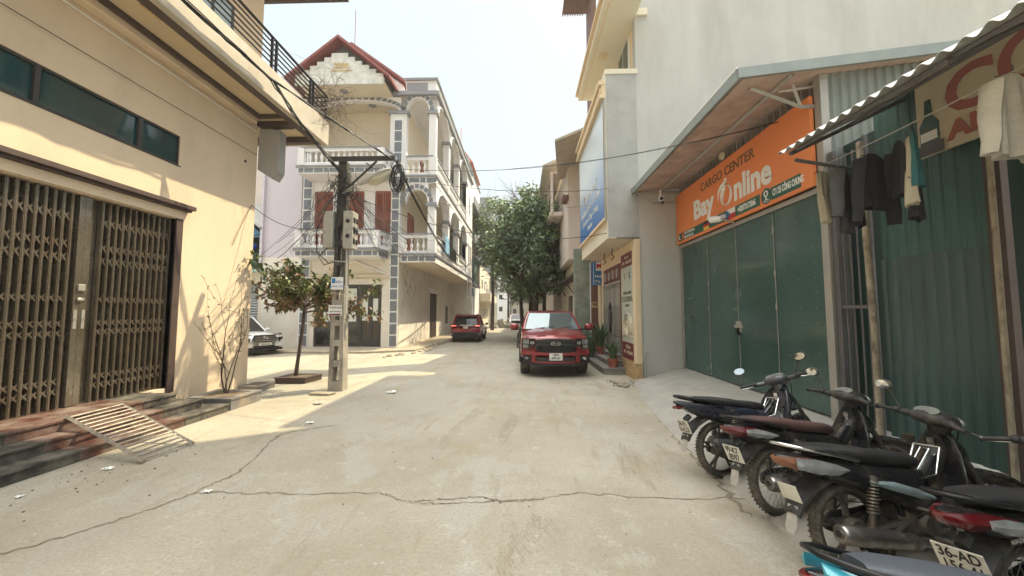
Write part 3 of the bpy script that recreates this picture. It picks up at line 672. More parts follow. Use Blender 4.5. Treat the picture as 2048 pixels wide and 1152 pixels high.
front_holes(w, FYH+.002, FYH+.3, LX+.3, SX-.2, Z2, Z3, wins)
w.box(SX-.3, FYH+.3, Z2, SX, EY, ZT)
# third-floor recess behind the wide arch
w.box(LX+.3, FYH+1.5, Z3, SX-.3, FYH+1.7, ZT)
w.build('upper_wall', M['house_white'], ah)
w = MB(); w.box(LX+.3, FYH+1.48, Z3+.1, SX-.3, FYH+1.5, ZT-.1); w.box(SX+.0, FYH+.31, Z2+.1, SX+.012, 27.5, ZT-.2); w.box(LX+.3, FYH, ZT-.14, SX, FYH+1.48, ZT-.1)
w.build('recess_wall', M['house_cream'], ah)
# arch panels: polygon with arched hole, built as strips
def arch_panel(mb, u0, u1, z0, z1, spring, rise, fn, d, n=20, inset=0):
    us = [lerp(u0, u1, i/n) for i in range(n+1)]
    def az(u):
        t = (u-(u0+u1)/2)/((u1-u0)/2); return spring+rise*math.sqrt(max(0, 1-t*t))
    for i in range(n):
        a, b = us[i], us[i+1]
        mb.hexa([fn(a, az(a), 0), fn(b, az(b), 0), fn(b, az(b), d), fn(a, az(a), d)], [fn(a, z1, 0), fn(b, z1, 0), fn(b, z1, d), fn(a, z1, d)])
def arch_tiles(mb, u0, u1, spring, rise, fn, count, w_=.28, gap=.25):
    c = (u0+u1)/2; hw = (u1-u0)/2
    for i in range(count):
        q = []
        for rad in (.06, .06+w_):
            for t in (i+gap/2, i+1-gap/2):
                a = pi-pi*t/count; q.append((c+(hw+rad)*cos(a), spring+(rise+rad)*sin(a)))
        mb.hexa([fn(u, z, -.03) for u, z in (q[0], q[1], q[3], q[2])], [fn(u, z, .0) for u, z in (q[0], q[1], q[3], q[2])])
ff = lambda u, z, d: (u, FYH+d, z)
fs_ = lambda u, z, d: (OX-d, u, z)
w = MB(); tl = MB()
w.box(LX, FYH, Z3, LX+.35, FYH+.3, ZT)
arch_panel(w, LX+.35, SX-.05, 0, ZT, 12.1, .62, ff, .3, 24); arch_tiles(tl, LX+.35, SX-.05, 12.1, .62, ff, 22, .2)
for (zs_, zt_) in ((Z2, Z3), (Z3, ZT)):
    sp = zt_-1.45 if zt_ == Z3 else 12.1
    arch_panel(w, SX+.28, OX-.35, 0, zt_, sp, .72, ff, .3, 14); arch_tiles(tl, SX+.28, OX-.35, sp, .72, ff, 9, .2)
    yy = FYH+.3
    for k in range(3):
        y1 = yy+3.0
        arch_panel(w, yy, y1, 0, zt_, sp-.1, .95, fs_, .3, 16)
        ww = MB()
        cpt = [fs_((yy+y1)/2+1.5*cos(pi*t/16)*1.02, sp-.1+.97*sin(pi*t/16), -.03) for t in range(17)]
        ww.tube(cpt, .07, 4); ww.build('arch_moulding', M['house_white'], ah)
        yy = y1+.42
    w.box(OX-.3, yy-.42, zs_, OX, EY, zt_)
w.build('arcade_wall', M['house_white'], ah); tl.build('tile_band', M['tile_grey'], ah)
# columns
def column(x0, y0, x1, y1, z0, z1):
    c = MB(); c.box(x0, y0, z0, x1, y1, z1-.16); o = c.build('column', M['house_white'], ah)
    c = MB(); c.box(x0-.09, y0-.09, z1-.16, x1+.09, y1+.09, z1); c.build('capital', M['trim_grey'], o)
for zs_, sp in ((Z2+.0, Z3-1.45), (Z3, 12.1)):
    column(OX-.35, FYH-.02, OX+.01, FYH+.3, zs_+.1, sp)
    yy = FYH+3.3
    for k in range(3): column(OX-.34, yy, OX+.01, yy+.42, zs_+.1, sp-.1); yy += 3.42
c = MB(); c.box(SX-.55, FYH-.06, Z3, SX+.28, FYH+.25, 11.94); o = c.build('column', M['house_white'], ah)
c = MB(); c.box(SX-.64, FYH-.15, 11.94, SX+.37, FYH+.32, 12.1); c.build('capital', M['trim_grey'], o)
# grey tiled pillars
def tiled(x0, x1, z0, z1):
    p = MB(); p.box(x0, FYH-.07, z0, x1, FYH-.001, z1); o = p.build('tiled_pillar', M['white'], ah)
    t = MB(); z = z0+.06
    while z < z1-.2: t.box(x0+.05, FYH-.09, z, x1-.05, FYH-.071, min(z+.5, z1-.04)); z += .57
    t.build('pillar_tiles', M['tile_grey'], o)
tiled(SX-.42, SX+.02, .1, Z3); tiled(SX-.36, SX+.1, Z3+.0, 11.8); tiled(LX+.18, LX+.66, .1, Z3)
# roof slab, cornice, parapet
s_ = MB(); s_.box(LX, FYH, ZT, OX, EY, ZT+.25); s_.box(OX-.2, FYH, ZT+.25, OX, EY, 13.72); s_.box(SX+.2, FYH, ZT+.25, OX-.2, FYH+.2, 13.72); s_.build('parapet', M['house_white'], ah)
s_ = MB(); s_.box(-7.1, FYH-.18, ZT-.1, OX+.18, FYH-.001, ZT+.1); s_.box(OX+.001, FYH, ZT-.1, OX+.18, EY, ZT+.1); s_.box(OX-.25, FYH-.1, 13.72, OX+.1, EY, 13.84); s_.box(SX+.1, FYH-.1, 13.72, OX-.25, FYH+.2, 13.84)
s_.box(SX+.25, FYH-.03, 13.22, OX-.45, FYH-.001, 13.6)
s_.build('cornice', M['trim_grey'], ah)
# gable
GYf = 17.0; gx0, gx1, gm = -11.05, -6.65, -8.85
s_ = MB(); s_.prism([(gx0+.1, 12.86), (gx1, 12.86), (gx1, 12.97), (gx0+.1, 12.97)], 'y', GYf+.02, FYH+.2); s_.build('gable_soffit', M['house_cream'], ah)
s_ = MB(); s_.prism([(gx0-.05, 13.0), (gx1+.05, 13.0), (gx1+.05, 13.22), (gm, 15.0), (gx0-.05, 13.22)], 'y', GYf+.3, FYH+6); s_.build('gable_wall', M['gable_dark'], ah)
s_ = MB(); st_ = []; L2 = []; z = 13.12; hw_ = 2.15
for k in range(6): st_ += [(gm+hw_, z), (gm+hw_-.0, z+.21)]; L2 += [(gm-hw_, z), (gm-hw_, z+.21)]; z += .21; hw_ -= .35
s_.prism([(gx0+.04, 12.8), (gx1, 12.8), (gx1, 13.12)]+st_+L2[::-1]+[(gx0+.04, 13.12)], 'y', GYf-.06, GYf+.018); sg = s_.build('stepped_gable', M['marble'], ah)
t = MB(); t.text('2000', .36, facey(gm+.1, GYf-.075, 13.72), bold=.008, ext=.02); t.box(gm-.4, GYf-.1, 13.46, gm+.6, GYf-.061, 13.5); t.build('lettering', M['gold'], sg)
def roofslope(mb, xa, za, xb, zb, y0, y1, th): mb.hexa([(xa, y0, za), (xb, y0, zb), (xb, y1, zb), (xa, y1, za)], [(xa, y0, za+th), (xb, y0, zb+th), (xb, y1, zb+th), (xa, y1, za+th)])
s_ = MB(); roofslope(s_, gm-2.55, 12.98, gm, 15.02, GYf-.3, 24, .14); roofslope(s_, gm+.002, 15.02, gm+2.55, 12.98, GYf-.3, 23, .14); s_.build('roof', M['roof_red'], ah)
s_ = MB(); roofslope(s_, -9.5, 16.7, -6.3, 14.35, 19.4, 27, .15); roofslope(s_, -12.5, 14.4, -9.502, 16.7, 19.4, 27, .15); s_.tube([(-9.4, 19.6, 16.8), (-9.4, 19.6, 18.9)], .02, 4); s_.build('rear_roof', M['roof_red'], ah)
s_ = MB(); s_.prism([(-12, 13.3), (-6.9, 13.3), (-6.6, 14.4), (-9.5, 16.6), (-12, 14.6)], 'y', 19.6, 19.9); s_.build('rear_gable', M['marble'], ah)
for (x, y, z) in ((-8.9, 17.6, 12.85), (-8.0, 18.9, 12.85)):
    q = MB(); q.lathe([(0, -.06), (.16, -.05), (.2, 0), (0, 0)], (x, y, z), 'z', 12); q.build('ceiling_light', M['trim_grey'], ah)
# slabs, tile bands and balustrades
def balusters(p0, p1, z0, h, parent, solid_ends=True):
    p0 = Vector(p0); p1 = Vector(p1); L_ = (p1-p0).length; n_ = max(2, int(L_/.27)); d = (p1-p0)/L_; nn = Vector((-d.y, d.x, 0))*.09
    rl_ = MB()
    for a, b in ((z0, z0+.14), (z0+h-.15, z0+h)):
        rl_.hexa([(p0+nn)[:2]+(a,), (p1+nn)[:2]+(a,), (p1-nn)[:2]+(a,), (p0-nn)[:2]+(a,)], [(p0+nn)[:2]+(b,), (p1+nn)[:2]+(b,), (p1-nn)[:2]+(b,), (p0-nn)[:2]+(b,)])
    for q in ((p0, p1) if solid_ends else (p1,)): rl_.box(q.x-.15, q.y-.13, z0+.001, q.x+.15, q.y+.13, z0+h-.004)
    o = rl_.build('balustrade', M['house_white'], parent)
    cp = MB(); n3 = nn*1.5; cp.hexa([(p0+n3)[:2]+(z0+h,), (p1+n3)[:2]+(z0+h,), (p1-n3)[:2]+(z0+h,), (p0-n3)[:2]+(z0+h,)], [(p0+n3)[:2]+(z0+h+.07,), (p1+n3)[:2]+(z0+h+.07,), (p1-n3)[:2]+(z0+h+.07,), (p0-n3)[:2]+(z0+h+.07,)]); cp.build('rail_cap', M['trim_grey'], o)
    prof = [(.045, 0), (.045, .04), (.03, .07), (.075, .2), (.08, .28), (.035, .45), (.03, .5), (.05, .53), (.05, h-.29)]
    b = MB()
    for i in range(n_):
        q = p0+d*(i+.5)*L_/n_; b.lathe(prof, (q.x, q.y, z0+.14), 'z', 8)
    b.build('balusters', M['house_white'], o, smooth=60)
def slab(x0, y0, x1, y1, zt, faces):
    s = MB(); s.box(x0, y0, zt-.42, x1, y1, zt-.12); o = s.build('balcony_slab', M['house_white'], ah)
    c = MB(); c.box(x0-.07, y0-.07, zt-.12, x1+.07, y1, zt-.04); c.build('slab_edge', M['trim_grey'], o)
    t = MB()
    if 'f' in faces:
        u = x0+.05; k = 0
        while u < x1-.1: wd = min(.42 if k % 3 else .24, x1-.05-u); t.box(u, y0-.015, zt-.37, u+wd, y0-.001, zt-.17); u += wd+.05; k += 1
    if 'r' in faces:
        u = y0+.05; k = 0
        while u < y1-.2: wd = .42 if k % 3 else .24; t.box(x1+.001, u, zt-.37, x1+.015, u+wd, zt-.17); u += wd+.05; k += 1
    t.build('edge_tiles', M['tile_grey'], o)
slab(-10.75, 17.0, -6.75, FYH-.1, 4.85, 'fr'); slab(-10.75, 17.0, -6.6, FYH-.1, 8.85, 'fr')
for z in (4.85, 8.85):
    x1 = -6.75 if z < 5 else -6.6
    balusters((-10.6, 17.1, 0), (x1-.15, 17.1, 0), z, .82, ah); balusters((x1-.13, 17.25, 0), (x1+.1, 18.15, 0), z-.003, .815, ah, False)
for z in (4.75, 8.75):
    s = MB(); s.box(SX, FYH+.02, z-.4, OX, EY, z-.1); o = s.build('gallery_slab', M['house_cream'], ah)
    c = MB(); c.box(SX+.1, FYH-.08, z-.1, OX+.1, EY, z+.0); c.build('slab_edge', M['trim_grey'], o)
    c = MB(); c.box(SX+.1, FYH-.02, z-.45, OX+.02, FYH+.018, z-.1); c.box(OX+.001, FYH+.02, z-.45, OX+.03, EY, z-.1); c.build('slab_face', M['house_white'], o)
    t = MB(); u = SX+.15; k = 0
    while u < OX-.3: wd = .5 if k % 2 else .26; t.box(u, FYH-.035, z-.38, u+wd, FYH-.021, z-.15); u += wd+.06; k += 1
    t.build('edge_tiles', M['tile_grey'], o)
    balusters((SX+.15, FYH+.1, 0), (OX-.1, FYH+.1, 0), z, .95, ah); balusters((OX-.083, FYH+.3, 0), (OX-.083, 28.4, 0), z-.003, .945, ah, False)
# shutters
for (a, b, z0, z1) in wins:
    fr = MB(); fr.box(a, FYH+.06, z0, b, FYH+.1, z1); o = fr.build('window_shutter', M['shutter_wood'], ah)
    lv = MB(); mid = (a+b)/2; q = .1
    for (u0, u1) in ((a+.04, mid-.02), (mid+.02, b-.04)):
        lv.box(u0, FYH+.015, z0, u0+.07, FYH+.058, z1); lv.box(u1-.07, FYH+.015, z0, u1, FYH+.058, z1)
        for zc in (z0, (z0+z1)/2-.05, z1-.1): lv.box(u0+.07, FYH+.017, zc, u1-.07, FYH+.056, zc+.1)
        z = z0+.14
        while z < z1-.14:
            if abs(z-(z0+z1)/2) > .09: lv.hexa([(u0+.07, FYH+.02, z), (u1-.07, FYH+.02, z), (u1-.07, FYH+.055, z+.035), (u0+.07, FYH+.055, z+.035)], [(u0+.07, FYH+.02, z+.012), (u1-.07, FYH+.02, z+.012), (u1-.07, FYH+.055, z+.047), (u0+.07, FYH+.055, z+.047)])
            z += .075
    lv.build('louvres', M['shutter_wood'], o)
# doors on the gallery
for (y0, z0, hh) in ((19.4, Z2, 2.4), (24.6, Z2, 2.3), (26.5, Z3, 2.3), (21.6, Z3, 2.2)):
    d = MB(); d.box(SX+.013, y0, z0, SX+.06, y0+1.0, z0+hh); d.box(SX+.06, y0, z0, SX+.09, y0+.1, z0+hh); d.box(SX+.06, y0+.9, z0, SX+.09, y0+1, z0+hh); d.box(SX+.06, y0+.1, z0+hh-.1, SX+.09, y0+.9, z0+hh)
    for k in range(3): d.box(SX+.06, y0+.18, z0+.2+k*.6, SX+.075, y0+.46, z0+.7+k*.6); d.box(SX+.06, y0+.54, z0+.2+k*.6, SX+.075, y0+.82, z0+.7+k*.6)
    d.build('gallery_door', M['shutter_wood'], ah)
# side ground-floor door
d = MB(); d.box(SX-.02, 24.6, .12, SX+.02, 26.3, 3.1); o = d.build('side_door', M['brown_trim'], ah)
d = MB()
for k in range(7): d.box(SX+.021, 24.65, .4+k*.4, SX+.04, 26.25, .43+k*.4)
for k in range(5): d.box(SX+.021, 24.6+k*.41, .12, SX+.045, 24.64+k*.41, 3.1)
d.build('door_grille', M['dark_frame'], o)
d = MB(); d.box(SX+.0, 24.4, 3.1, SX+.1, 26.5, 3.35); d.box(SX, 24.35, 3.35, SX+.18, 26.55, 3.43); d.build('door_hood', M['house_white'], ah)
d = MB(); d.box(SX-.02, 29.6, .9, SX+.02, 30.4, 2.3); d.build('side_window', M['dark_frame'], ah)
for (y, z) in ((29.6, 5.8), (30.6, 5.8), (29.8, 9.8), (29.2, 3.0)):
    d = MB(); d.box(OX+.0, y, z, OX+.05, y+.45, z+1.6); o = d.build('narrow_window', M['house_white'], ah); d = MB(); d.box(OX+.04, y+.08, z+.1, OX+.055, y+.37, z+1.5); d.build('window_pane', M['glass_dark'], o)
# pediment and frieze
d = MB(); d.prism([(-9.9, 3.75), (-6.9, 3.75), (-8.4, 4.35)], 'y', FYH-.05, FYH-.001); pdm = d.build('pediment', M['house_cream'], ah)
d = MB(); d.tube([(-9.95, FYH-.06, 3.75), (-8.4, FYH-.06, 4.38), (-6.85, FYH-.06, 3.75)], .045, 4)
r = random.Random(2)
for k in range(14):
    x = -9.3+k*.14; d.tube([(x+.12*sin(t), FYH-.055, 3.92+.1*cos(t)+.1*(1-abs(x+8.4))) for t in [q*.8 for q in range(6)]], .016, 4)
d.build('relief', M['house_white'], pdm)
d = MB(); d.box(-10.6, FYH-.1, 3.55, SX-.5, FYH-.001, 3.68)
for k in range(32): d.box(-10.55+k*.125, FYH-.08, 3.47, -10.49+k*.125, FYH-.001, 3.55)
d.build('frieze', M['house_cream'], ah)
# shopfront
fr = MB()
for (a, b) in ((-10.4, -10.28), (-8.22, -8.1), (-7.12, -7.0), (-7.62, -7.55)): fr.box(a, FYH+.08, .1, b, FYH+.16, 3.2 if a != -7.62 else 2.55)
fr.box(-10.28, FYH+.081, 3.08, -7.12, FYH+.159, 3.2); fr.box(-10.28, FYH+.081, .1, -7.12, FYH+.159, .2); fr.box(-8.1, FYH+.081, 2.55, -7.12, FYH+.159, 2.67); fr.box(-8.1, FYH+.078, .2, -7.12, FYH+.155, .45)
for a in (-8.1, -7.2, -7.55, -7.7): fr.box(a, FYH+.075, .45, a+.08, FYH+.15, 2.55)
sf = fr.build('shopfront', M['dark_frame'], ah)
g_ = MB(); g_.box(-10.28, FYH+.11, .2, -8.22, FYH+.12, 3.08); g_.box(-8.1, FYH+.11, .45, -7.12, FYH+.12, 3.08); g_.build('glass', M['glass_dark'], sf)
g_ = MB(); g_.box(-9.95, FYH+.095, 1.35, -9.1, FYH+.105, 3.0); g_.box(-9.06, FYH+.095, 1.35, -8.3, FYH+.105, 3.0); g_.box(-8.0, FYH+.095, 1.4, -7.72, FYH+.105, 2.5); g_.box(-7.46, FYH+.095, 1.4, -7.2, FYH+.105, 2.5); g_.build('window_paper', M['poster_white'], sf)
g_ = MB(); g_.box(-7.68, FYH+.05, 1.35, -7.64, FYH+.075, 1.6); g_.build('door_handle', M['black'], sf)
g_ = MB(); g_.box(SX+.0, 18.3, .0, SX+.03, 24.3, 1.9); g_.build('dado', M['house_lower'], ah)
for k in range(5):
    x = lerp(0, 1, k/5); g_ = MB(); y0 = 18.8+k*.5
    ra = random.Random(k); g_.tube([(SX+.02+.01*q, y0+ra.uniform(-.35, .35), 4.25-q*ra.uniform(.2, .4)) for q in range(7)], .006, 4); g_.build('loose_wire', M['cable_grey'], ah)
# laundry on the side gallery
ld = empty('laundry_line', (OX+.2, 20.5, 4.75), label='blue towel and dark clothes drying over the side gallery balustrade', cat='laundry')
def cloth(mb, a, b, h, seed, th=.02):
    a = Vector(a); b = Vector(b); n1, n2 = 10, 8; r = random.Random(seed); nn = (b-a).normalized().cross(Vector((0, 0, 1))); ph = r.uniform(0, 6)
    for s in (-1, 1):
        v = []
        for j_ in range(n2+1):
            for i in range(n1+1):
                t = i/n1; q = a.lerp(b, .5+(t-.5)*lerp(1, .93, j_/n2))+Vector((0, 0, -h*j_/n2*(1+.05*sin(t*5+ph)))); v.append(q+nn*(.035*sin(t*14+ph)*j_/n2+s*th/2))
        mb.add(v, [(j_*(n1+1)+i, j_*(n1+1)+i+1, (j_+1)*(n1+1)+i+1, (j_+1)*(n1+1)+i) for j_ in range(n2) for i in range(n1)])
mb = MB(); cloth(mb, (OX+.18, 19.9, 6.05), (OX+.2, 20.9, 6.0), .95, 1); mb.build('towel', mat('towel_blue', (.22, .42, .62), .9, var=.1), ld)
mb = MB()
for k in range(4): cloth(mb, (OX+.2, 21.1+k*.55, 5.7), (OX+.2, 21.55+k*.55, 5.7), .75, k+3)
mb.build('dark_clothes', M['black'], ld)
mb = MB(); mb.tube([(OX+.15, 19.5, 6.08), (OX+.2, 23.8, 5.8)], .012, 4); mb.build('line', M['cable_grey'], ld)

# ================================================================ neighbours on the left
nb = empty('lavender_house', (-12.6, 20, 0), label='lavender and cream plastered house wall left of the arcade house', cat='house')
w = MB(); w.box(-13.2, 18.35, 4.6, LX-.02, 26, 14.2); w.build('upper_wall', M['lavender'], nb)
w = MB(); w.box(-13.2, 18.35, 0, LX-.02, 26, 4.6); w.build('lower_wall', M['house_lower'], nb)
w = MB(); w.box(-13.32, 18.2, 4.3, -13.2, 18.5, 14.2); w.build('downpipe', M['lavender'], nb)
nb = empty('pale_house', (-17, 24, 0), label='plain pale house rising behind the small shop on the left', cat='house')
w = MB(); w.box(-22, 22, 0, -13.3, 32, 13.5); w.build('wall', M['pale_wall'], nb)
shp = empty('roller_shutter_shop', (-15, 19, 0), label='low shop with grey roller shutter, green sheet band and gabled lean-to', cat='shop')
w = MB(); w.box(-19, 18.6, 0, -15.8, 22, 4.0); w.box(-13.55, 18.6, 0, -13.3, 22, 4.0); w.box(-15.8, 18.6, 3.3, -13.55, 22, 4.0); w.build('wall', M['house_cream'], shp)
w = MB()
for k in range(24): w.prism([(18.66, .1+k*.133), (18.62, .16+k*.133), (18.66, .225+k*.133), (18.7, .16+k*.133)], 'x', -15.8, -13.55)
w.build('roller_shutter', M['roller'], shp)
w = MB()
for k in range(36): w.prism([(-19+k*.16, 18.5), (-18.96+k*.16, 18.45), (-18.9+k*.16, 18.45), (-18.86+k*.16, 18.5)], 'z', 4.0, 4.85)
w.box(-19, 18.5, 4.0, -13.3, 18.55, 4.85); w.build('sheet_band', M['green_sheet'], shp)
w = MB(); w.box(-19, 18.2, 3.86, -13.3, 18.6, 3.99); w.build('canopy_edge', mat('pale_green', (.35, .5, .42), .7), shp)
w = MB(); roofslope(w, -16.2, 8.3, -13.25, 6.0, 18.2, 22, .12); roofslope(w, -19, 6.2, -16.21, 8.3, 18.2, 22, .12); w.build('roof', M['corr_roof'], shp)
w = MB(); w.prism([(-18.9, 4.86), (-13.35, 4.86), (-13.35, 5.9), (-16.2, 8.15), (-18.9, 6.1)], 'y', 19.6, 19.75)
for k in range(5): w.box(-18.9+k*1.1, 18.7, 5.0, -18.82+k*1.1, 18.78, 6.2)
w.build('dark_gable', mat('dark_green', (.02, .05, .045), .7), shp)
tp = MB(); n1 = 12
for s in (0, .02):
    v = [(-15.9+2.35*i/n1, 18.55+s+.25*sin(i*1.3+j_)*.3, lerp(7.0-1.0*(i/n1), 5.1+.55*(i/n1), j_/6)+.12*sin(i*.9+j_*.8)) for j_ in range(7) for i in range(n1+1)]
    tp.add(v, [(j_*(n1+1)+i, j_*(n1+1)+i+1, (j_+1)*(n1+1)+i+1, (j_+1)*(n1+1)+i) for j_ in range(6) for i in range(n1)])
tp.build('tarpaulin', M['tarp'], smooth=60, label='faded blue tarpaulin tied under the small gable on the left', cat='tarpaulin')
tp = MB(); tp.ell((-14.8, 18.7, 5.1), (.75, .3, .3), 14, 8); tp.ell((-14.3, 18.75, 5.25), (.45, .25, .2), 12, 6); tp.build('blue_bundle', M['tarp_blue'], smooth=60, label='bright blue plastic bundle above the green sheet band', cat='bundle')
# ================================================================ yellow house with billboard (right)
NY = 9.97
yh = empty('billboard_house', (8, 12, 0), label='tall yellow house with bare grey side wall and big blue billboard above its door', cat='house')
w = MB(); w.box(3.16, NY, 0, 16, NY+.25, 10.75); w.prism([(3.5, NY), (22, NY), (22, 20.5)], 'z', 10.752, 26); w.build('side_wall_and_shade_block', M['grey_render'], yh)  # prism above the wall is added out of view to shade the foreground
w = MB(); w.box(3.05, 13.9, 0, 3.3, 14.3, 3.8); w.box(3.05, NY+.25, 3.35, 3.3, 13.9, 3.8); w.box(3.05, NY+.25, 0, 3.3, 11.5, 3.35); w.box(3.3, 14.05, 0, 16, 14.3, 10.7); w.box(3.2, NY+.25, 8.5, 3.4, 14.3, 10.7); w.build('front_wall', M['yellow_house'], yh)
w = MB(); w.box(3.0, NY-.05, .45, 3.157, NY+.2, 3.78); w.build('corner_pillar', M['yellow_house'], yh, bevel=.01)
w = MB(); w.box(2.98, NY-.07, 0, 3.158, 11.38, .45); w.build('stone_base', mat('sandstone', (.4, .27, .13), .7, var=.25, scale=6), yh)
w = MB(); w.box(2.33, NY-.01, 3.83, 3.16, NY+.24, 8.5); w.build('box_side', M['grey_render_old'], yh)
w = MB(); w.box(2.3, NY, 3.8, 2.55, 14.25, 8.42); w.box(2.55, 14.0, 3.8, 3.2, 14.25, 8.42); w.box(2.551, NY+.245, 3.82, 3.2, 13.99, 3.95); w.box(2.3, NY-.03, 8.42, 3.2, 14.3, 8.56); w.build('bay_box', M['yellow_pale'], yh)
w = MB(); w.box(2.2, NY-.02, 4.28, 2.299, 14.3, 4.36); w.box(2.14, NY-.04, 7.72, 2.299, 14.35, 7.84); w.box(2.2, NY-.03, 7.84, 2.299, 14.3, 8.1); w.box(2.12, NY-.05, 8.1, 2.299, 14.4, 8.22)
for k in range(30): w.box(2.16, NY+k*.145, 7.9, 2.2, NY+.08+k*.145, 8.04)
w.build('cornice', M['yellow_house'], yh)
bbm = bpy.data.materials.new('billboard_print'); bbm.use_nodes = True; N = bbm.node_tree.nodes; L = bbm.node_tree.links
tc = N.new('ShaderNodeTexCoord'); sp = N.new('ShaderNodeSeparateXYZ'); cr = N.new('ShaderNodeValToRGB'); mr = N.new('ShaderNodeMapRange')
mr.inputs[1].default_value = 4.4; mr.inputs[2].default_value = 7.7
e = cr.color_ramp.elements; e[0].color = (.045, .16, .45, 1); e[1].color = (.62, .7, .74, 1); e[1].position = .62; x = e.new(.2); x.color = (.12, .28, .58, 1)
L.new(tc.outputs['Object'], sp.inputs[0]); L.new(sp.outputs[2], mr.inputs[0]); L.new(mr.outputs[0], cr.inputs[0]); L.new(cr.outputs[0], N['Principled BSDF'].inputs['Base Color']); N['Principled BSDF'].inputs['Roughness'].default_value = .28
w = MB(); w.box(2.24, NY+.04, 4.37, 2.27, 14.2, 7.7); bb = w.build('billboard', bbm, yh)
w = MB(); w.box(2.235, NY+.02, 4.36, 2.285, NY+.04, 7.71); w.box(2.235, 14.2, 4.36, 2.285, 14.22, 7.71); w.tube([(2.27, NY-.02, 4.3), (2.27, NY-.02, 7.7)], .03, 6); w.build('billboard_frame', M['galv'], bb)
w = MB()
for i, (t, sz, z) in enumerate((('Điện máy', .5, 5.75), ('Hotline: 0975 172 066', .3, 5.3), ('Địa chỉ: Cống Chung', .26, 4.95), ('Hotline', .22, 4.65))): w.text(t, sz, facexn(2.232, 12.2, z), sx=1.25, shear=.3)
w.build('lettering', M['white'], bb)
# upper balcony slab
w = MB(); w.box(2.2, NY-.6, 10.1, 3.19, 14.1, 10.3); w.box(3.19, 9.9, 10.1, 3.5, 14.1, 10.3); o = w.build('upper_balcony', M['yellow_pale'], yh)
w = MB(); w.box(2.1, NY-.6, 10.3, 2.3, 14.2, 10.36); w.box(2.15, NY-.6, 10.36, 2.3, 14.15, 10.42); w.box(2.3, 13.9, 10.3, 3.2, 14.2, 10.6)
for k in range(32): w.box(2.11, NY-.55+k*.145, 10.37, 2.15, NY-.47+k*.145, 10.42)
w.build('balcony_cornice', M['yellow_house'], o)
w = MB(); w.box(2.32, NY-.5, 10.09, 2.36, 14, 10.099); w.box(2.5, 11.4, 10.07, 2.75, 11.7, 10.099); w.build('soffit_trim', M['yellow_house'], o)
w = MB(); w.box(3.16, 10.6, 8.9, 3.199, 11.8, 10.05); o = w.build('window_frame', M['white'], yh)
w = MB(); w.box(3.15, 10.68, 8.98, 3.159, 11.16, 9.97); w.box(3.15, 11.24, 8.98, 3.159, 11.72, 9.97); w.build('window_pane', M['teal_glass'], o)
w = MB()
for k in range(9): w.box(1.95+k*.12, 15.6, 16.2, 2.0+k*.12, 17.2, 16.3)
w.box(1.95, 15.6, 16.3, 3.4, 17.2, 16.34); w.box(3.1, 15.7, 9.3, 3.3, 17.1, 16.2); w.build('roof_canopy', M['brown_wall'], yh)
# soffit under the bay, lamp hooks
w = MB()
for y in (11.5, 12.6): w.tube([(2.8, y, 3.8), (2.78, y, 3.62), (2.85, y, 3.5), (2.76, y, 3.42)], .015, 5)
w.build('lamp_hook', M['black'], yh)
# door
w = MB(); w.box(3.035, 11.5, .52, 3.06, 13.88, 3.34); dr = w.build('front_door', M['maroon'], yh)
for k in range(4):
    y0 = 11.53+k*.585
    d = MB(); d.box(3.0, y0, .54, 3.033, y0+.565, 2.72); lf = d.build('door_leaf', M['steel_door'], dr, bevel=.008)
    d = MB(); d.box(2.99, y0+.07, 2.0, 2.999, y0+.5, 2.6); d.box(2.99, y0+.07, .65, 2.999, y0+.5, 1.0)
    for q in range(4): d.box(2.985, y0+.12+q*.1, 1.05, 2.999, y0+.14+q*.1, 1.95)
    d.build('door_panel', M['galv'], lf)
d = MB(); ov = [(2.985, 12.70+.17*cos(2*pi*t/20), 1.62+.52*sin(2*pi*t/20)) for t in range(21)]; d.tube(ov, .018, 5)
for q in (-.3, 0, .3): d.tube([(2.985, 12.55, 1.62+q), (2.985, 12.85, 1.62+q)], .01, 4)
d.tube([(2.985, 12.7, 1.1), (2.985, 12.7, 2.14)], .012, 4); d.build('door_grille', M['black_steel'], dr)
d = MB(); d.box(2.995, 11.5, 2.73, 3.034, 13.88, 2.8)
for k in range(4): d.box(3.0, 11.75+k*.55, 2.9, 3.034, 11.95+k*.55, 3.2)
d.build('transom', M['galv'], dr)
# banner
bn = empty('door_banner', (3.0, 10.7, .5), label='tall cream advertising banner with maroon ends beside the steel door', cat='banner')
w = MB(); w.box(3.02, 10.12, .95, 3.045, 11.36, 3.12); w.build('banner_panel', mat('banner_print', (.5, .5, .4), .35, var=.15, scale=2, dirt=(.3, .4, .42), damt=.5, dscale=1.4), bn)
w = MB(); w.box(3.02, 10.12, 3.122, 3.045, 11.36, 3.52); w.box(3.02, 10.12, .48, 3.045, 11.36, .948); w.build('banner_end', M['maroon'], bn)
w = MB(); w.text('Dịch vụ', .13, facexn(3.014, 10.75, 3.4)); w.text('0975 - 978 66423', .13, facexn(3.014, 10.75, 3.24)); w.text('Dịch vụ', .13, facexn(3.014, 10.75, .82)); w.text('097 - 978 66423', .13, facexn(3.014, 10.75, .66)); w.build('lettering', M['banner_beige'], bn)
w = MB(); w.text('PHÒNG KHÁM', .12, facexn(3.014, 10.75, 2.36)); w.text('LOOKING', .24, facexn(3.014, 10.75, 2.18)); w.text('THAM MỸ', .09, facexn(3.014, 10.75, 2.0)); w.text('S', .24, facexn(3.014, 10.98, 2.85)); w.text('S', .24, facexn(3.014, 10.5, 2.85)); w.build('lettering', M['veg_grey'], bn)
w = MB()
for k in range(3): rr_ = .5-.12*k; w.tube([(3.012, 10.74+rr_*cos(t*pi/10), 1.25+rr_*1.05*sin(t*pi/10)) for t in range(11)], .02, 4)
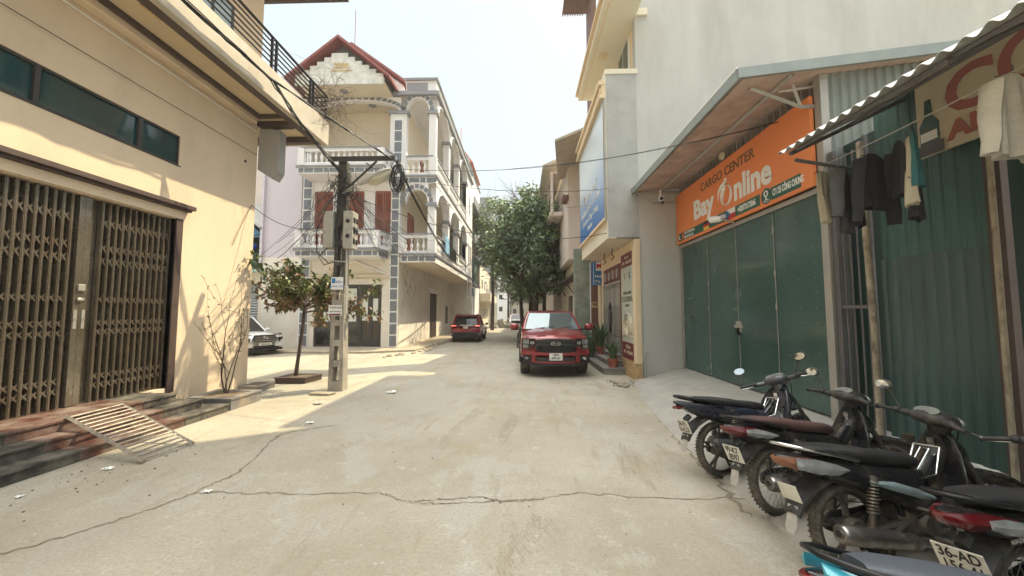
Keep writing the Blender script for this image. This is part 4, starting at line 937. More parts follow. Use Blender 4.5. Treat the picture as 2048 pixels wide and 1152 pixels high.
for k in range(15): a = -.2+k*.25; w.tube([(3.012, 10.74, 1.15), (3.012, 10.74+.55*cos(a), 1.15+.45*sin(a)*(.5 if sin(a) < 0 else 1))], .012, 4)
w.build('burst_print', M['banner_beige'], bn)
# steps
for i, (x0, y0, y1, z0, z1) in enumerate(((2.35, 10.95, 14.1, 0, .19), (2.58, 11.3, 14.1, .19, .36), (2.8, 11.5, 14.1, .36, .52))):
    s = MB(); s.box(x0, y0, z0, 3.04, y1, z1-.03); s.box(x0-.03, y0-.03, z1-.03, 3.04, y1, z1); s.build('door_step', M['granite_grey'], yh, bevel=.004)
def pot_plant(loc, h, n, label, seed, w_=.055, spread=.32):
    e = empty('potted_plant', loc, label=label, cat='plant', group='potted plants on the granite steps', world=False)
    p = MB(); p.lathe([(0, 0), (.11, 0), (.15, .2), (.165, .2), (.165, .25), (.14, .25), (.13, .2), (0, .2)], n=16); p.build('pot', M['terracotta'], e, smooth=40)
    r = random.Random(seed); p = MB()
    for k in range(n):
        a = r.uniform(0, 6.28); b = Vector((cos(a)*r.uniform(0, .09), sin(a)*r.uniform(0, .09), .2)); hh = h*r.uniform(.55, 1); ou = Vector((cos(a), sin(a), 0))*spread*r.uniform(.1, 1); sd_ = Vector((-sin(a), cos(a), 0))
        v = []
        for q in range(6):
            t = q/5; c = b+ou*t*t+Vector((0, 0, hh*t)); ww = w_*(1-t**3)*.5*(.6+.8*t if t < .5 else 1)+.001; v += [c-sd_*ww, c+ou.normalized()*.008, c+sd_*ww]
        p.add(v, [(q*3+s_, q*3+s_+1, q*3+s_+4, q*3+s_+3) for q in range(5) for s_ in (0, 1)])
    p.build('leaves', M['snake_leaf'], e); return e
pot_plant((2.66, 11.12, .19), .62, 46, 'snake plant in a terracotta pot on the lowest granite step in front of the banner', 1)
pot_plant((2.72, 13.1, .36), .95, 60, 'taller spiky plant in a terracotta pot on the upper step by the steel door', 2, .05, .45)
p = MB(); r = random.Random(8); v = []; f = []
for k in range(900):
    c = Vector((2.45+r.gauss(0, .16), 13.9+r.gauss(0, .25), .25+abs(r.gauss(.35, .25)))); leafcard(v, f, c, rv(r), rv(r), r.uniform(.08, .16), .035)
p.add(v, f); p.build('door_shrub', M['snake_leaf'], label='bushy dark shrub growing at the wall beyond the tall potted plant', cat='plant')
p = MB(); p.tube([(3.2, 9.85, .0), (3.2, 9.85, .72), (3.3, 9.87, .74)], .02, 6); p.tube([(3.14, 9.88, .0), (3.14, 9.88, .5)], .015, 5); p.build('wall_pipe', M['galv'], label='thin grey pipe rising from the ground at the corner of the grey wall', cat='pipe')
p = MB(); r = random.Random(4)
for k in range(90):
    s = r.uniform(.015, .06); p.ell((r.uniform(2.2, 4.1), r.uniform(9.3, 9.9)-.25*r.random(), s*.3+.02), (s, s*1.3, s*.6), 6, 4)
p.build('rubble_line', M['mortar'], kind='stuff', label='crumbled mortar and grit at the foot of the grey wall', cat='rubble')
# ---- neighbours on the right
sh2 = empty('stone_pillar_house', (6, 18, 0), label='house with polished grey-green stone pillar and house number plate beyond the yellow house', cat='house')
w = MB(); w.box(2.12, 15.0, 0, 2.75, 15.4, 4.4); w.build('stone_pillar', M['stone_tile'], sh2, bevel=.01)
w = MB(); w.box(2.75, 15.0, 0, 3.04, 15.3, 3.8); w.build('brown_wall', M['brown_wall'], sh2)
w = MB(); w.box(2.72, 14.98, 0, 2.76, 15.0, 3.8)
w.build('pillar_trim', M['white'], sh2)
w = MB(); w.box(3.04, 14.5, 0, 3.12, 15.1, 3.8); w.build('cream_pier', M['yellow_house'], sh2)
w = MB(); w.box(2.78, 14.97, 2.0, 3.02, 14.995, 2.22); np_ = w.build('number_plate', M['gold'], sh2)
w = MB(); w.text('98', .2, facey(2.9, 14.965, 2.11), bold=.006); w.build('lettering', M['brown_trim'], np_)
w = MB(); w.box(2.25, 18, 4.4, 8, 26, 9.3); w.box(3.05, 14.31, 4.4, 8, 17.999, 9.3); w.build('upper_wall', M['pale_wall'], sh2)  # set-back box is an added hidden wall blocking light through the house gap
w = MB(); w.box(2.7, 15.4, 0, 8, 25.9, 4.4); w.build('lower_wall', M['house_cream'], sh2)
w = MB(); w.box(2.2, 15.6, 3.45, 2.7, 25, 3.55); w.box(2.62, 16, .2, 2.69, 17.2, 2.9); w.box(2.62, 17.8, .8, 2.69, 19.0, 2.9); w.box(2.62, 20, .2, 2.69, 21.2, 2.7)
for y in (15.9, 19.5, 23): w.tube([(2.25, y, 3.44), (2.68, y, 2.8)], .03, 4)
w.build('shop_awning', M['brown_trim'], sh2)
w = MB(); w.box(2.0, 18, 7.3, 2.3, 18.6, 7.6); w.build('window_hood', M['brown_wall'], sh2)
bh = empty('balcony_house', (4, 24, 0), label='old house with deep eaves and planted balcony above the big street tree on the right', cat='house')
w = MB(); w.box(2.2, 26.05, 0, 8, 36, 11.5); w.build('wall', M['pale_wall'], bh)
w = MB(); roofslope(w, 1.1, 9.6, 3.4, 10.6, 19.5, 37, .14); w.hexa([(1.3, 14.4, 8.6), (3.2, 14.4, 9.4), (3.2, 19.4, 9.4), (1.9, 19.4, 8.8)], [(1.3, 14.4, 8.7), (3.2, 14.4, 9.5), (3.2, 19.4, 9.5), (1.9, 19.4, 8.9)])
w.build('eaves', M['fascia'], bh)
w = MB(); w.box(1.5, 20, 7.1, 2.2, 34, 7.3); w.box(1.55, 20, 9.45, 2.2, 34, 9.55)
for k in range(6): w.box(1.55, 20+k*2.6, 7.3, 1.7, 20.15+k*2.6, 9.45)
w.build('balcony', M['pale_wall'], bh)
w = MB()
for k in range(50): w.box(1.55, 20.2+k*.27, 7.3, 1.58, 20.23+k*.27, 8.1)
w.box(1.53, 20, 8.1, 1.6, 34, 8.15); w.build('balcony_railing', M['black_steel'], bh)
v = []; f = []
for k in range(700): leafcard(v, f, Vector((1.6+r.gauss(0, .15), 20+abs(r.gauss(0, 3)), 7.6+r.gauss(0, .25))), rv(r), rv(r), .2, .1)
w = MB(); w.add(v, f); w.build('balcony_plant', M['leaf_mid'], label='trailing green plants on the balcony of the old house on the right', cat='plant')
sg = empty('projecting_sign', (2.9, 14.45, 2.86), label='blue and white projecting sign reading Hotline beside the yellow house', cat='sign')
w = MB(); w.box(2.7, 14.4, 2.86, 3.28, 14.5, 3.78); w.build('sign_board', M['sign_blue'], sg, bevel=.01)
w = MB(); w.box(2.86, 14.385, 3.42, 3.28, 14.399, 3.76); w.box(2.76, 14.385, 2.9, 2.775, 14.399, 3.76); w.box(2.76, 14.385, 2.89, 3.28, 14.398, 2.9); w.build('sign_panel', M['white'], sg)
w = MB(); w.text('M', .24, facey(2.97, 14.38, 3.6), bold=.012); w.m = 1; w.text('aC', .2, facey(3.15, 14.38, 3.59), bold=.008); w.m = 2
w.text('Hotline', .14, facey(2.82, 14.39, 3.2), align='LEFT', bold=.003); w.text('Địa chỉ', .14, facey(2.82, 14.39, 3.0), align='LEFT', bold=.003); w.build('lettering', [M['red'], M['gold'], M['white']], sg)

# ================================================================ shed with orange sign
sd_ = empty('cargo_shed', (6, 7.5, .36), label='metal shed with green folding doors, orange fascia sign and overhanging lean-to roof', cat='shed')
SXW = 4.24
roofz = lambda x: 5.05+(x-3.0)*.115
w = MB(); roofslope(w, 3.0, roofz(3.0)+.0, 12, roofz(12), 4.98, NY-.01, .1); w.build('roof', M['fascia_metal'], sd_)
w = MB()
for k in range(12): x0 = 3.06+k*.7; roofslope(w, x0, roofz(x0)-.022, x0+.69, roofz(x0+.69)-.022, 5.03, NY-.02, .018)
w.build('roof_lining', M['roof_under'], sd_)
w = MB(); w.box(2.96, 4.96, 4.99, 3.0, NY-.01, 5.15); w.hexa([(2.96, 4.94, 5.0), (12, 4.94, 6.02), (12, 4.978, 6.02), (2.96, 4.978, 5.0)], [(2.96, 4.94, 5.15), (12, 4.94, 6.17), (12, 4.978, 6.17), (2.96, 4.978, 5.15)]); w.build('fascia', M['fascia_metal'], sd_, bevel=.004)
w = MB(); w.box(2.955, 4.98, 5.152, 3.06, NY-.01, 5.175); w.build('fascia_cap', M['white'], sd_)
w = MB(); w.tube([(3.75, 5.05, 5.09), (3.75, NY-.02, 5.09)], .035, 4); w.tube([(3.05, 9.8, 4.99), (4.2, 9.85, 5.02)], .03, 4); w.tube([(3.1, 9.8, 4.97), (3.5, 9.82, 4.72), (4.2, 9.85, 4.75)], .022, 4)
w.tube([(3.3, 5.25, 5.04), (4.0, 5.25, 4.75)], .03, 4); w.tube([(4.0, 5.25, 4.75), (4.24, 5.25, 4.76)], .03, 4); w.tube([(3.9, 5.25, 5.1), (4.0, 5.25, 4.76)], .025, 4); w.tube([(3.7, 5.25, 4.98), (4.2, 5.25, 5.05)], .02, 4)
w.build('truss', M['galv'], sd_)
w = MB()
for k in range(30): w.box(SXW-.02, 5.35+k*.155, 4.93, SXW, 5.37+k*.155, roofz(SXW)-.02)
w.build('vent_grille', M['galv'], sd_)
w = MB(); w.box(SXW+.25, 5.3, 3.5, SXW+.35, NY-.02, 5.15); w.build('shade_backing', M['black'], sd_)  # black sheet stands in for the shade behind the vent bars
w = MB(); w.box(SXW-.05, 5.13, .34, SXW+.06, 5.25, roofz(SXW)-.03); w.box(SXW-.03, 9.86, .36, SXW+.05, NY-.02, 3.58); w.box(SXW-.035, 5.252, 3.5, SXW+.03, 9.858, 3.58); w.build('door_frame', M['galv'], sd_, bevel=.004)
w = MB(); w.prism([(4.31, .36), (12, .36), (12, 6.0), (4.31, roofz(4.31)-.03)], 'y', 5.16, 5.18)
for k in range(60): x0 = 4.34+k*.125; w.prism([(x0, 5.16), (x0+.025, 5.135), (x0+.06, 5.135), (x0+.085, 5.16)], 'z', .36, roofz(x0)-.03)
w.build('end_wall', M['shed_grey'], sd_)
ys = [5.26, 6.29, 7.39, 8.52, 9.85]
for i in range(4):
    w = MB(); w.box(SXW, ys[i]+.008, .38, SXW+.04, ys[i+1]-.008, 3.495); lf = w.build('door_leaf', M['green_door'], sd_, bevel=.004)
    rvt = MB(); r = random.Random(i)
    for a in range(3):
        for b in range(14): rvt.ell((SXW-.001, ys[i]+.2+a*(ys[i+1]-ys[i]-.4)/2+r.uniform(-.02, .02), .55+b*.22), (.003, .006, .006), 5, 4)
    rvt.build('rivets', M['galv'], lf)
w = MB()
for i in (1, 2, 3):
    w.box(SXW-.012, ys[i]-.006, .4, SXW-.001, ys[i]+.006, 3.48)
    if i != 2:
        for z in (.6, 1.9, 2.45, 3.2): w.ell((SXW-.012, ys[i], z), (.012, .02, .07), 8, 6)
w.box(SXW-.03, 7.25, 1.5, SXW-.001, 7.53, 1.56); w.box(SXW-.02, 7.3, 1.42, SXW-.001, 7.48, 1.63); w.build('hinge_strip', M['galv'], sd_)
w = MB(); w.box(SXW-.06, 7.36, 1.36, SXW-.02, 7.42, 1.5); w.build('padlock', M['black_steel'], sd_, bevel=.005)
# orange sign
os_ = empty('orange_sign', (SXW-.08, 7.5, 3.6), label='wide orange sign reading Cargo Center Bay Online over the green doors', cat='sign')
X0 = SXW-.1
w = MB(); w.box(X0, 5.27, 3.6, X0+.05, 9.93, 4.92); w.build('sign_board', M['orange'], os_)
w = MB(); w.text('CARGO CENTER', .26, facexn(X0-.004, 7.55, 4.66), sx=1.02, bold=.006); w.build('lettering', M['orange_brown'], os_)
w = MB(); w.text('Bay', .6, facexn(X0-.006, 8.92, 4.21), align='LEFT', bold=.024, sx=1.08); w.text('nline', .62, facexn(X0-.006, 7.22, 4.17), align='LEFT', bold=.022, sx=.92)
oc = (7.47, 4.17)
w.tube([(X0-.006, oc[0]+.18*cos(t*2*pi/24), oc[1]+.2*sin(t*2*pi/24)) for t in range(25)], .038, 4, True, .3)
w.tube([(X0-.008, oc[0]+.05-.27*cos(a), oc[1]-.02-.3*sin(a)) for a in [pi*(-.02+.75*t/12)+pi*1.0 for t in range(13)]][::-1], [.006+.028*sin(pi*t/12) for t in range(13)], 4, True, .3)
w.prism([(7.74, 4.35), (7.62, 4.3), (7.6, 4.1), (7.55, 4.28), (7.5, 4.32), (7.56, 4.37), (7.44, 4.52), (7.52, 4.53), (7.64, 4.4)], 'x', X0-.012, X0-.003)
w.build('lettering', M['white'], os_)
w = MB(); w.box(X0-.003, 6.45, 3.66, X0-.001, 9.68, 3.86); w.box(X0-.003, 5.5, 3.66, X0-.001, 6.16, 3.87); w.lathe([(0, 0), (.11, 0), (.11, -.004), (0, -.004)], (X0-.001, 9.72, 3.76), 'x', 18); w.lathe([(0, 0), (.135, 0), (.135, -.004), (0, -.004)], (X0-.001, 6.28, 3.77), 'x', 20); w.build('text_band', M['sign_green'], os_)
w = MB(); w.text('0917 397 358 (Việt Nam)', .085, facexn(X0-.005, 9.46, 3.81), align='LEFT', sx=.62); w.text('0365 423 066 (Zalo)', .085, facexn(X0-.005, 9.46, 3.71), align='LEFT', sx=.7); w.text('7809784 /', .15, facexn(X0-.005, 7.95, 3.76), align='LEFT', sx=.8, bold=.003)
w.text('+420775172066', .15, facexn(X0-.005, 7.12, 3.76), align='LEFT', sx=.56, bold=.003); w.text('C7 / 25 CÔNG CHUNG', .15, facexn(X0-.005, 6.12, 3.77), align='LEFT', sx=.44, bold=.003)
w.tube([(X0-.008, 6.28+.045*cos(t*2*pi/14), 3.81+.045*sin(t*2*pi/14)) for t in range(15)], .012, 4); w.tube([(X0-.008, 6.28, 3.75), (X0-.008, 6.28, 3.7)], .014, 4); w.tube([(X0-.008, 6.28+.06*cos(t*pi/7), 3.69+.02*sin(t*pi/7)) for t in range(15)], .006, 4)
w.tube([(X0-.008, 9.77, 3.81), (X0-.008, 9.74, 3.72), (X0-.008, 9.68, 3.7)], .014, 5); w.box(X0-.006, 7.2, 3.76, X0-.0035, 7.5, 3.86); w.build('lettering', M['white'], os_)
w = MB(); w.m = 0; w.box(X0-.006, 9.48, 3.68, X0-.0035, 9.6, 3.84); w.box(X0-.006, 7.2, 3.665, X0-.0035, 7.5, 3.759); w.box(X0-.006, 8.22, 3.73, X0-.0035, 8.46, 3.79); w.m = 1; w.box(X0-.006, 8.22, 3.665, X0-.0035, 8.46, 3.729); w.prism([(9.54+.04*cos(a*pi/5+pi/2)*(1 if a % 2 == 0 else .4), 3.76+.04*sin(a*pi/5+pi/2)*(1 if a % 2 == 0 else .4)) for a in range(10)], 'x', X0-.009, X0-.006)
w.m = 2; w.box(X0-.006, 8.22, 3.791, X0-.0035, 8.46, 3.85); w.m = 3; w.prism([(7.5, 3.665), (7.5, 3.86), (7.36, 3.76)], 'x', X0-.009, X0-.006); w.build('flag', [M['red'], M['yellow'], M['black'], M['sign_blue']], os_)
# lamps and camera
fl = empty('spot_lamp', (SXW-.1, 7.3, 3.6), label='white spot lamp on a bracket below the orange sign', cat='lamp')
w = MB(); w.tube([(3.92, 7.68, 3.72), (3.96, 7.52, 3.69), (3.99, 7.42, 3.67)], [.075, .07, .045], 12); w.build('lamp_head', M['white'], fl, smooth=50); w = MB(); w.tube([(3.99, 7.42, 3.67), (4.2, 7.35, 3.57)], .02, 6); w.build('bracket', M['galv'], fl)
w = MB(); w.lathe([(0, -.03), (.07, -.02), (.09, .02), (0, .02)], (4.05, 7.45, 4.98), 'x', 14); w.build('round_lamp', M['banner_beige'], label='small round beige lamp above the word Cargo on the orange sign', cat='lamp')
sc = empty('security_camera', (3.45, 9.2, 4.65), label='white security camera hanging under the shed eave by the grey wall', cat='camera')
w = MB(); w.tube([(3.5, 9.3, 4.9), (3.48, 9.25, 4.7)], .02, 6); w.ell((3.48, 9.24, 4.69), (.05, .05, .04)); w.build('mount', M['white'], sc); w = MB(); w.tube([(3.5, 9.3, 4.66), (3.43, 9.05, 4.6)], [.05, .06], 10); w.build('camera_body', M['white'], sc, smooth=50); w = MB(); w.tube([(3.43, 9.05, 4.6), (3.425, 9.03, 4.598)], .045, 10); w.ell((3.47, 9.1, 4.52), (.035, .035, .05)); w.build('camera_lens', M['black'], sc)

# ================================================================ near shed on the right: corrugated walls and awning
ns = empty('corrugated_shed', (7, 2, .36), label='dark green corrugated shed at the right with a projecting corrugated awning', cat='shed')
def corr(mb, x, y0, y1, z0, z1, amp=.018, per=.115, lean=0, th=.0):
    v = []; n_ = int((y1-y0)/per*6)
    for i in range(n_+1):
        y = y0+(y1-y0)*i/n_; t = (i % 6)/6; o = amp*(0, 0, .9, 1, 1, .9)[i % 6]
        v += [(x-o, y, z0), (x-o+lean, y, z1)]
    mb.add(v, [(2*i, 2*i+1, 2*i+3, 2*i+2) for i in range(n_)])
w = MB(); corr(w, 4.28, 3.42, 4.5, .38, 2.42, .02, .125); w.build('lower_sheet', M['corr_green'], ns)
w = MB(); corr(w, 4.30, 3.42, 4.5, 2.38, 4.3, .012, .125); w.build('upper_sheet', mat('corr_green_flat', (.04, .1, .085), .45, var=.25, scale=1.2), ns)
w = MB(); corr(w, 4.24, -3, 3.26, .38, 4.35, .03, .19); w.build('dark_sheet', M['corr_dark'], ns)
w = MB(); w.box(4.2, 3.30, .36, 4.3, 3.42, 3.9); w.build('door_post', M['brown_trim'], ns)
w = MB(); w.tube([(4.12, 3.31, .36), (4.12, 3.3, 3.37)], .022, 8); w.build('slim_pipe', M['pipe_old'], ns)
w = MB(); w.tube([(4.16, 4.52, .36), (4.17, 4.53, 1.6), (4.16, 4.56, 3.2), (4.16, 4.56, 3.9)], [.034, .036, .034, .034], 10); w.build('leaning_pipe', M['pipe_old'], ns, smooth=60)
w = MB(); w.box(4.45, 4.5, .36, 4.5, 5.12, 4.1); w.build('inner_sheet', M['corr_dark'], ns)
w = MB()
for k in range(5): w.box(4.24, 4.66+k*.1, .45, 4.255, 4.675+k*.1, 3.9)
for z in (.42, 1.85, 3.5): w.box(4.235, 4.57, z, 4.26, 5.08, z+.045)
w.box(4.23, 5.04, .36, 4.28, 5.12, 4.0); w.box(4.23, 4.57, .36, 4.27, 4.61, 4.0); w.build('barred_gate', M['purple_steel'], ns)
w = MB(); w.tube([(4.2, 2.82+.07*cos(t*2*pi/16), 3.02+.1*sin(t*2*pi/16)) for t in range(15)], .008, 4); w.tube([(4.2, 2.92, 2.76), (4.2, 2.72, 2.78)], .008, 4); w.build('chalk_marks', mat('chalk', (.4, .4, .37), .9, var=.3, scale=30), ns)
# awning
w = MB(); v = []; per = .135; n_ = int(7.0/per*8)
for i in range(n_+1):
    y = 4.22-7.0*i/n_; o = .022*sin(2*pi*i/8)
    for x, z in ((2.93, 3.60), (4.35, 4.28)):
        v += [(x, y, z+o), (x, y, z+o+.006)]
w.add(v, [(4*i+a, 4*i+b, 4*i+4+b, 4*i+4+a) for i in range(n_) for a, b in ((0, 2), (2, 3), (3, 1), (1, 0))]); w.build('awning_sheet', M['corr_roof'], ns, smooth=60)
w = MB()
for y in (4.12, 2.6, .9): w.tube([(3.0, y, 3.57), (4.3, y, 4.19)], .022, 4)
for x in (3.05, 3.7): z = 3.60+(x-2.93)*.479-.05; w.tube([(x, 4.2, z), (x, -2, z)], .02, 4)
w.tube([(3.05, 4.12, 3.5), (4.2, 4.12, 3.3)], .022, 4); w.build('awning_frame', M['purple_steel'], ns)
# food banner under the awning
fb = empty('food_banner', (4.15, 2.8, 3.36), label='faded beige banner with big red letters and a green bottle under the corrugated awning', cat='banner')
w = MB(); w.box(4.12, 1.2, 3.38, 4.14, 3.86, 4.14); w.build('banner_sheet', M['banner_beige'], fb)
w = MB(); w.text('CỎ BAR', .56, facexn(4.112, 3.60, 3.86), align='LEFT', bold=.016); w.text('ANDY', .23, facexn(4.112, 3.58, 3.53), align='LEFT', bold=.012, sx=1.1); w.build('lettering', mat('faded_red', (.36, .11, .09), .6, var=.1), fb)
w = MB(); w.m = 0; w.prism([(3.83, 3.4), (3.83, 3.7), (3.78, 3.78), (3.77, 3.95), (3.72, 3.95), (3.71, 3.78), (3.66, 3.7), (3.66, 3.4)], 'x', 4.108, 4.118); w.m = 1; w.box(4.105, 3.62, 3.385, 4.107, 3.85, 3.5); w.m = 2; w.box(4.103, 3.67, 3.53, 4.106, 3.82, 3.62); w.build('bottle_print', [M['corr_green'], M['purple_steel'], M['white']], fb)
# ---- clothesline
w = MB(); w.tube(cat((3.42, 4.22, 3.47), (3.42, 1.0, 3.6), .06, 16), .006, 5); w.build('clothesline', M['cable_pale'], label='pale cord strung under the awning with washing hung on it', cat='line')
def garment(loc, rz, rows, m, label, sleeves=None, name='hanging_shirt', sm=None, th=.055, seed=0, cat_='clothing', folds=3.0):
    e = empty(name, loc, rz, label=label, cat=cat_, group='washing hung under the awning', world=False)
    r = random.Random(seed); ph = r.uniform(0, 6); nx = 18; mb = MB(); ny = 22; rings = []
    zs = [q[0] for q in rows]
    def W_(z):
        for (z0, a0, b0), (z1, a1, b1) in zip(rows, rows[1:]):
            if z <= z1: t = (z-z0)/(z1-z0); return lerp(a0, a1, t), lerp(b0, b1, t)
        return rows[-1][1:]
    H_ = zs[-1]
    for j_ in range(ny+1):
        z = H_*j_/ny; a, b = W_(z); ring = []
        for k in range(nx*2):
            if k < nx: u = k/(nx-1); s = 1
            else: u = 1-(k-nx)/(nx-1); s = -1
            x = lerp(a, b, u); edge = sin(pi*min(1, max(0, u)))**.5
            y = s*th*.5*edge*(.4+.6*j_/ny)+.022*sin(u*folds*6.28+ph+z*3+s*.7)*(j_/ny)**.6+.008*sin(u*23+ph*2)*(j_/ny)
            ring.append((x, y, -z+.012*sin(u*9+ph)*(j_ == ny)))
        rings.append(ring)
    mb.loft(rings)
    mb.build('garment_body', m, e, smooth=70)
    if sleeves:
        for s in sleeves:
            q = MB(); pts = [(s[0], 0, s[1]), (s[0]+s[2]*.5, .01, s[1]-s[3]*.45), (s[0]+s[2]*.8, .0, s[1]-s[3]*.8), (s[0]+s[2], .01, s[1]-s[3])]
            q.tube(pts, [.075, .07, .06, .055], 10, True, .5); q.build('sleeve', sm or m, e, smooth=60)
    h = MB(); h.tube([(0, 0, .0), (0, 0, .03), (.02, 0, .055), (.0, 0, .075)], .004, 4); h.tube([(-.17, 0, -.035), (0, 0, .0), (.17, 0, -.035)], .005, 4); h.build('clothes_hanger', M['cable_grey'], e)
    return e
def cm(n_, c): return mat(n_, c, .95, var=.12, scale=8, bump=.5, bscale=90, spec=.15)
shirt = lambda w0, w1, h: [(0, -.06, .06), (.04, -w0*.75, w0*.75), (.09, -w0, w0), (h*.5, -w0*.97, w0*.96), (h, -w1, w1)]
g1 = cm('cloth_cream', (.5, .45, .34)); g2 = cm('cloth_charcoal', (.1, .1, .105)); g3 = cm('cloth_black', (.035, .035, .042)); g4 = cm('cloth_teal', (.05, .16, .17)); g5 = cm('cloth_wool', (.55, .52, .44)); g6 = cm('cloth_navy', (.03, .032, .05))
garment((3.42, 4.2, 3.39), R(20), [(0, -.1, .1), (.04, -.12, .11), (.3, -.11, -.02+.1), (.58, -.05, .05)], g1, 'cream garment hung at the far left end of the clothesline', None, 'hanging_trousers', seed=1)
garment((3.44, 3.98, 3.36), R(35), shirt(.17, .17, .72), g2, 'long charcoal shirt next to the cream garment on the clothesline', [(-.16, -.07, -.06, .5), (.16, -.07, .06, .5)], seed=2)
garment((3.46, 3.66, 3.36), R(15), shirt(.18, .15, .55), g3, 'black jacket bunched in the middle of the clothesline', [(-.17, -.07, -.07, .62), (.17, -.07, .08, .62)], seed=3, name='hanging_jacket')
garment((3.42, 3.8, 3.10), R(40), [(0, -.1, .1), (.1, -.13, .13), (.42, -.12, .12)], g6, 'dark navy trousers hanging lowest beside the black jacket', None, 'hanging_trousers', seed=4)
garment((3.46, 3.42, 3.37), R(60), shirt(.14, .12, .5), g3, 'dark narrow shirt between the black jacket and the teal top', [(.12, -.07, .04, .4)], seed=5)
garment((3.45, 3.27, 3.40), R(40), shirt(.10, .10, .5), g4, 'teal top hanging over a cream cloth on the clothesline', None, 'hanging_shirt', seed=6)
garment((3.42, 3.29, 3.34), R(55), shirt(.08, .09, .6), g1, 'cream cloth showing below the teal top on the clothesline', None, 'hanging_cloth', seed=7)
garment((3.48, 3.31, 3.0), R(30), [(0, -.06, .06), (.1, -.09, .09), (.38, -.1, .1)], g3, 'black shorts hanging below the teal top', None, 'hanging_shorts', seed=8)
garment((3.45, 2.6, 3.47), R(12), shirt(.22, .2, .6), g5, 'off-white knitted sweater at the right end of the clothesline', [(-.2, -.09, -.06, .5), (.2, -.09, .06, .5)], 'hanging_sweater', th=.1, seed=9)
# ================================================================ far street
def windows(mb_f, mb_g, x, ys, zs, s, w_=.9, h_=1.2):
    for y in ys:
        for z in zs: mb_f.box(x, y, z, x+.06*s, y+w_, z+h_); mb_g.box(x+.06*s, y+.08, z+.08, x+.075*s, y+w_-.08, z+h_-.08)
def block(name, label, x0, y0, x1, y1, z1, m, side, wins_, roof=None, front=None):
    e = empty(name, ((x0+x1)/2, (y0+y1)/2, 0), label=label, cat='building')
    w = MB(); w.box(x0, y0, 0, x1, y1, z1); w.build('wall', M[m], e)
    fx = x1 if side > 0 else x0
    a, b = MB(), MB(); windows(a, b, fx, wins_[0], wins_[1], side)
    for z in wins_[1]:
        for k in range(int((x1-x0)/1.9)): a.box(x0+.5+k*1.9, y0-.05, z, x0+1.5+k*1.9, y0, z+1.3); b.box(x0+.58+k*1.9, y0-.065, z+.08, x0+1.42+k*1.9, y0-.05, z+1.22)
    o = a.build('window_frame', M['house_white'], e); b.build('window_pane', M['glass_dark'], o)
    w = MB(); w.box(x0-.1, y0-.1, z1, x1+.1, y1+.1, z1+.18)
    for z in wins_[1][1:]: w.box(min(fx, fx+.7*side), y0+.3, z-.9, max(fx, fx+.7*side), y1-.3, z-.75); w.box(min(fx+.66*side, fx+.7*side), y0+.3, z-.75, max(fx+.66*side, fx+.7*side), y1-.3, z-.1)
    w.build('ledge', M['trim_grey'], e)
    return e
e = block('tile_roof_house', 'narrow white house with small orange tiled gable behind the arcade house', -10, 32.2, -4.95, 42, 15.6, 'house_white', 1, ([34, 36.5, 39], [5.5, 9, 12.4]))
w = MB(); w.prism([(-5.9, 15.8), (-4.6, 15.8), (-5.9, 17.6)], 'y', 33.5, 40); w.tube([(-5.8, 34, 17.5), (-5.8, 34, 19.4)], .03, 4); w.build('roof', mat('orange_tile', (.5, .16, .09), .7), e)
w = MB(); w.box(-4.6, 32.2, 4.2, -4.2, 36.8, 4.4); w.box(-4.95, 32.2, 4.4, -4.3, 36.8, 4.5); w.box(-4.95, 31.95, 3.2, -4.2, 32.1, 3.9); w.tube([(-4.25, 32.3, .1), (-4.25, 32.3, 4.2)], .04, 6); w.box(-4.97, 33, .1, -4.93, 36, 2.8); w.build('shop_canopy', M['trim_grey'], e)
w = MB(); w.box(-4.5, 32.6, 4.5, -4.25, 36.6, 6.8); w.build('dark_screen', M['teal_glass'], e)
e = block('canopy_shop', 'low cream shop with a pale canopy beyond the red car', -11, 42.2, -4.9, 56, 7.5, 'house_cream', 1, ([44, 47, 50], [1.2, 4.6]))
w = MB(); w.box(-4.9, 42.3, 3.1, -3.7, 53, 4.0); w.build('canopy', M['house_cream'], e)
block('blue_grey_building', 'tall blue-grey building rising above the shops on the left', -13, 56.5, -4.9, 72, 19.5, 'fascia_metal', 1, ([58, 61, 64, 67], [4, 7.5, 11, 14.5]))
block('far_house', 'pale house closing the far end of the street on the left', -14, 92, -3.2, 104, 10.5, 'house_white', 1, ([94], [2, 5, 8]))
block('far_house', 'cream house closing the far end of the street in the middle', -3.0, 96, 1.6, 108, 8.0, 'house_cream', 1, ([98], [1.5, 4.8]))
block('far_house', 'grey-roofed house closing the far end of the street on the right', 1.8, 90, 9, 104, 11, 'pale_wall', -1, ([92], [2, 5, 8]))
block('right_terrace', 'row house with dark openings beyond the big trees on the right', 3.0, 37, 9, 60, 8.5, 'lavender', -1, ([38, 41, 44, 47, 50], [1.2, 4.6]))
block('right_terrace', 'pale row house farther along the right side of the street', 2.6, 60.5, 9, 89, 7, 'house_cream', -1, ([62, 65, 68, 71], [1.2, 4.6]))
w = MB(); r = random.Random(12)
for k in range(90):
    s = r.uniform(.1, .38); c = (-2.6+r.gauss(0, .95), 44+r.gauss(0, 1.2), 0); h = max(.02, .75-abs(c[0]+2.6)*.35)*r.random()
    T_ = Matrix.Translation((c[0], c[1], h)) @ Matrix.Rotation(r.uniform(0, 3), 4, rv(r)); w.box(-s, -s*.7, -s*.4, s, s*.7, s*.4, T_)
w.build('rubble_heap', M['apron_concrete'], kind='stuff', label='heap of broken concrete on the left of the far street', cat='rubble')
w = MB(); w.tube([(-3.4, 43, 0), (-3.4, 43, 7)], [.16, .1], 8); fp = w.build('far_pole', M['pole_concrete'], label='concrete pole standing beside the rubble heap in the far street', cat='utility pole')
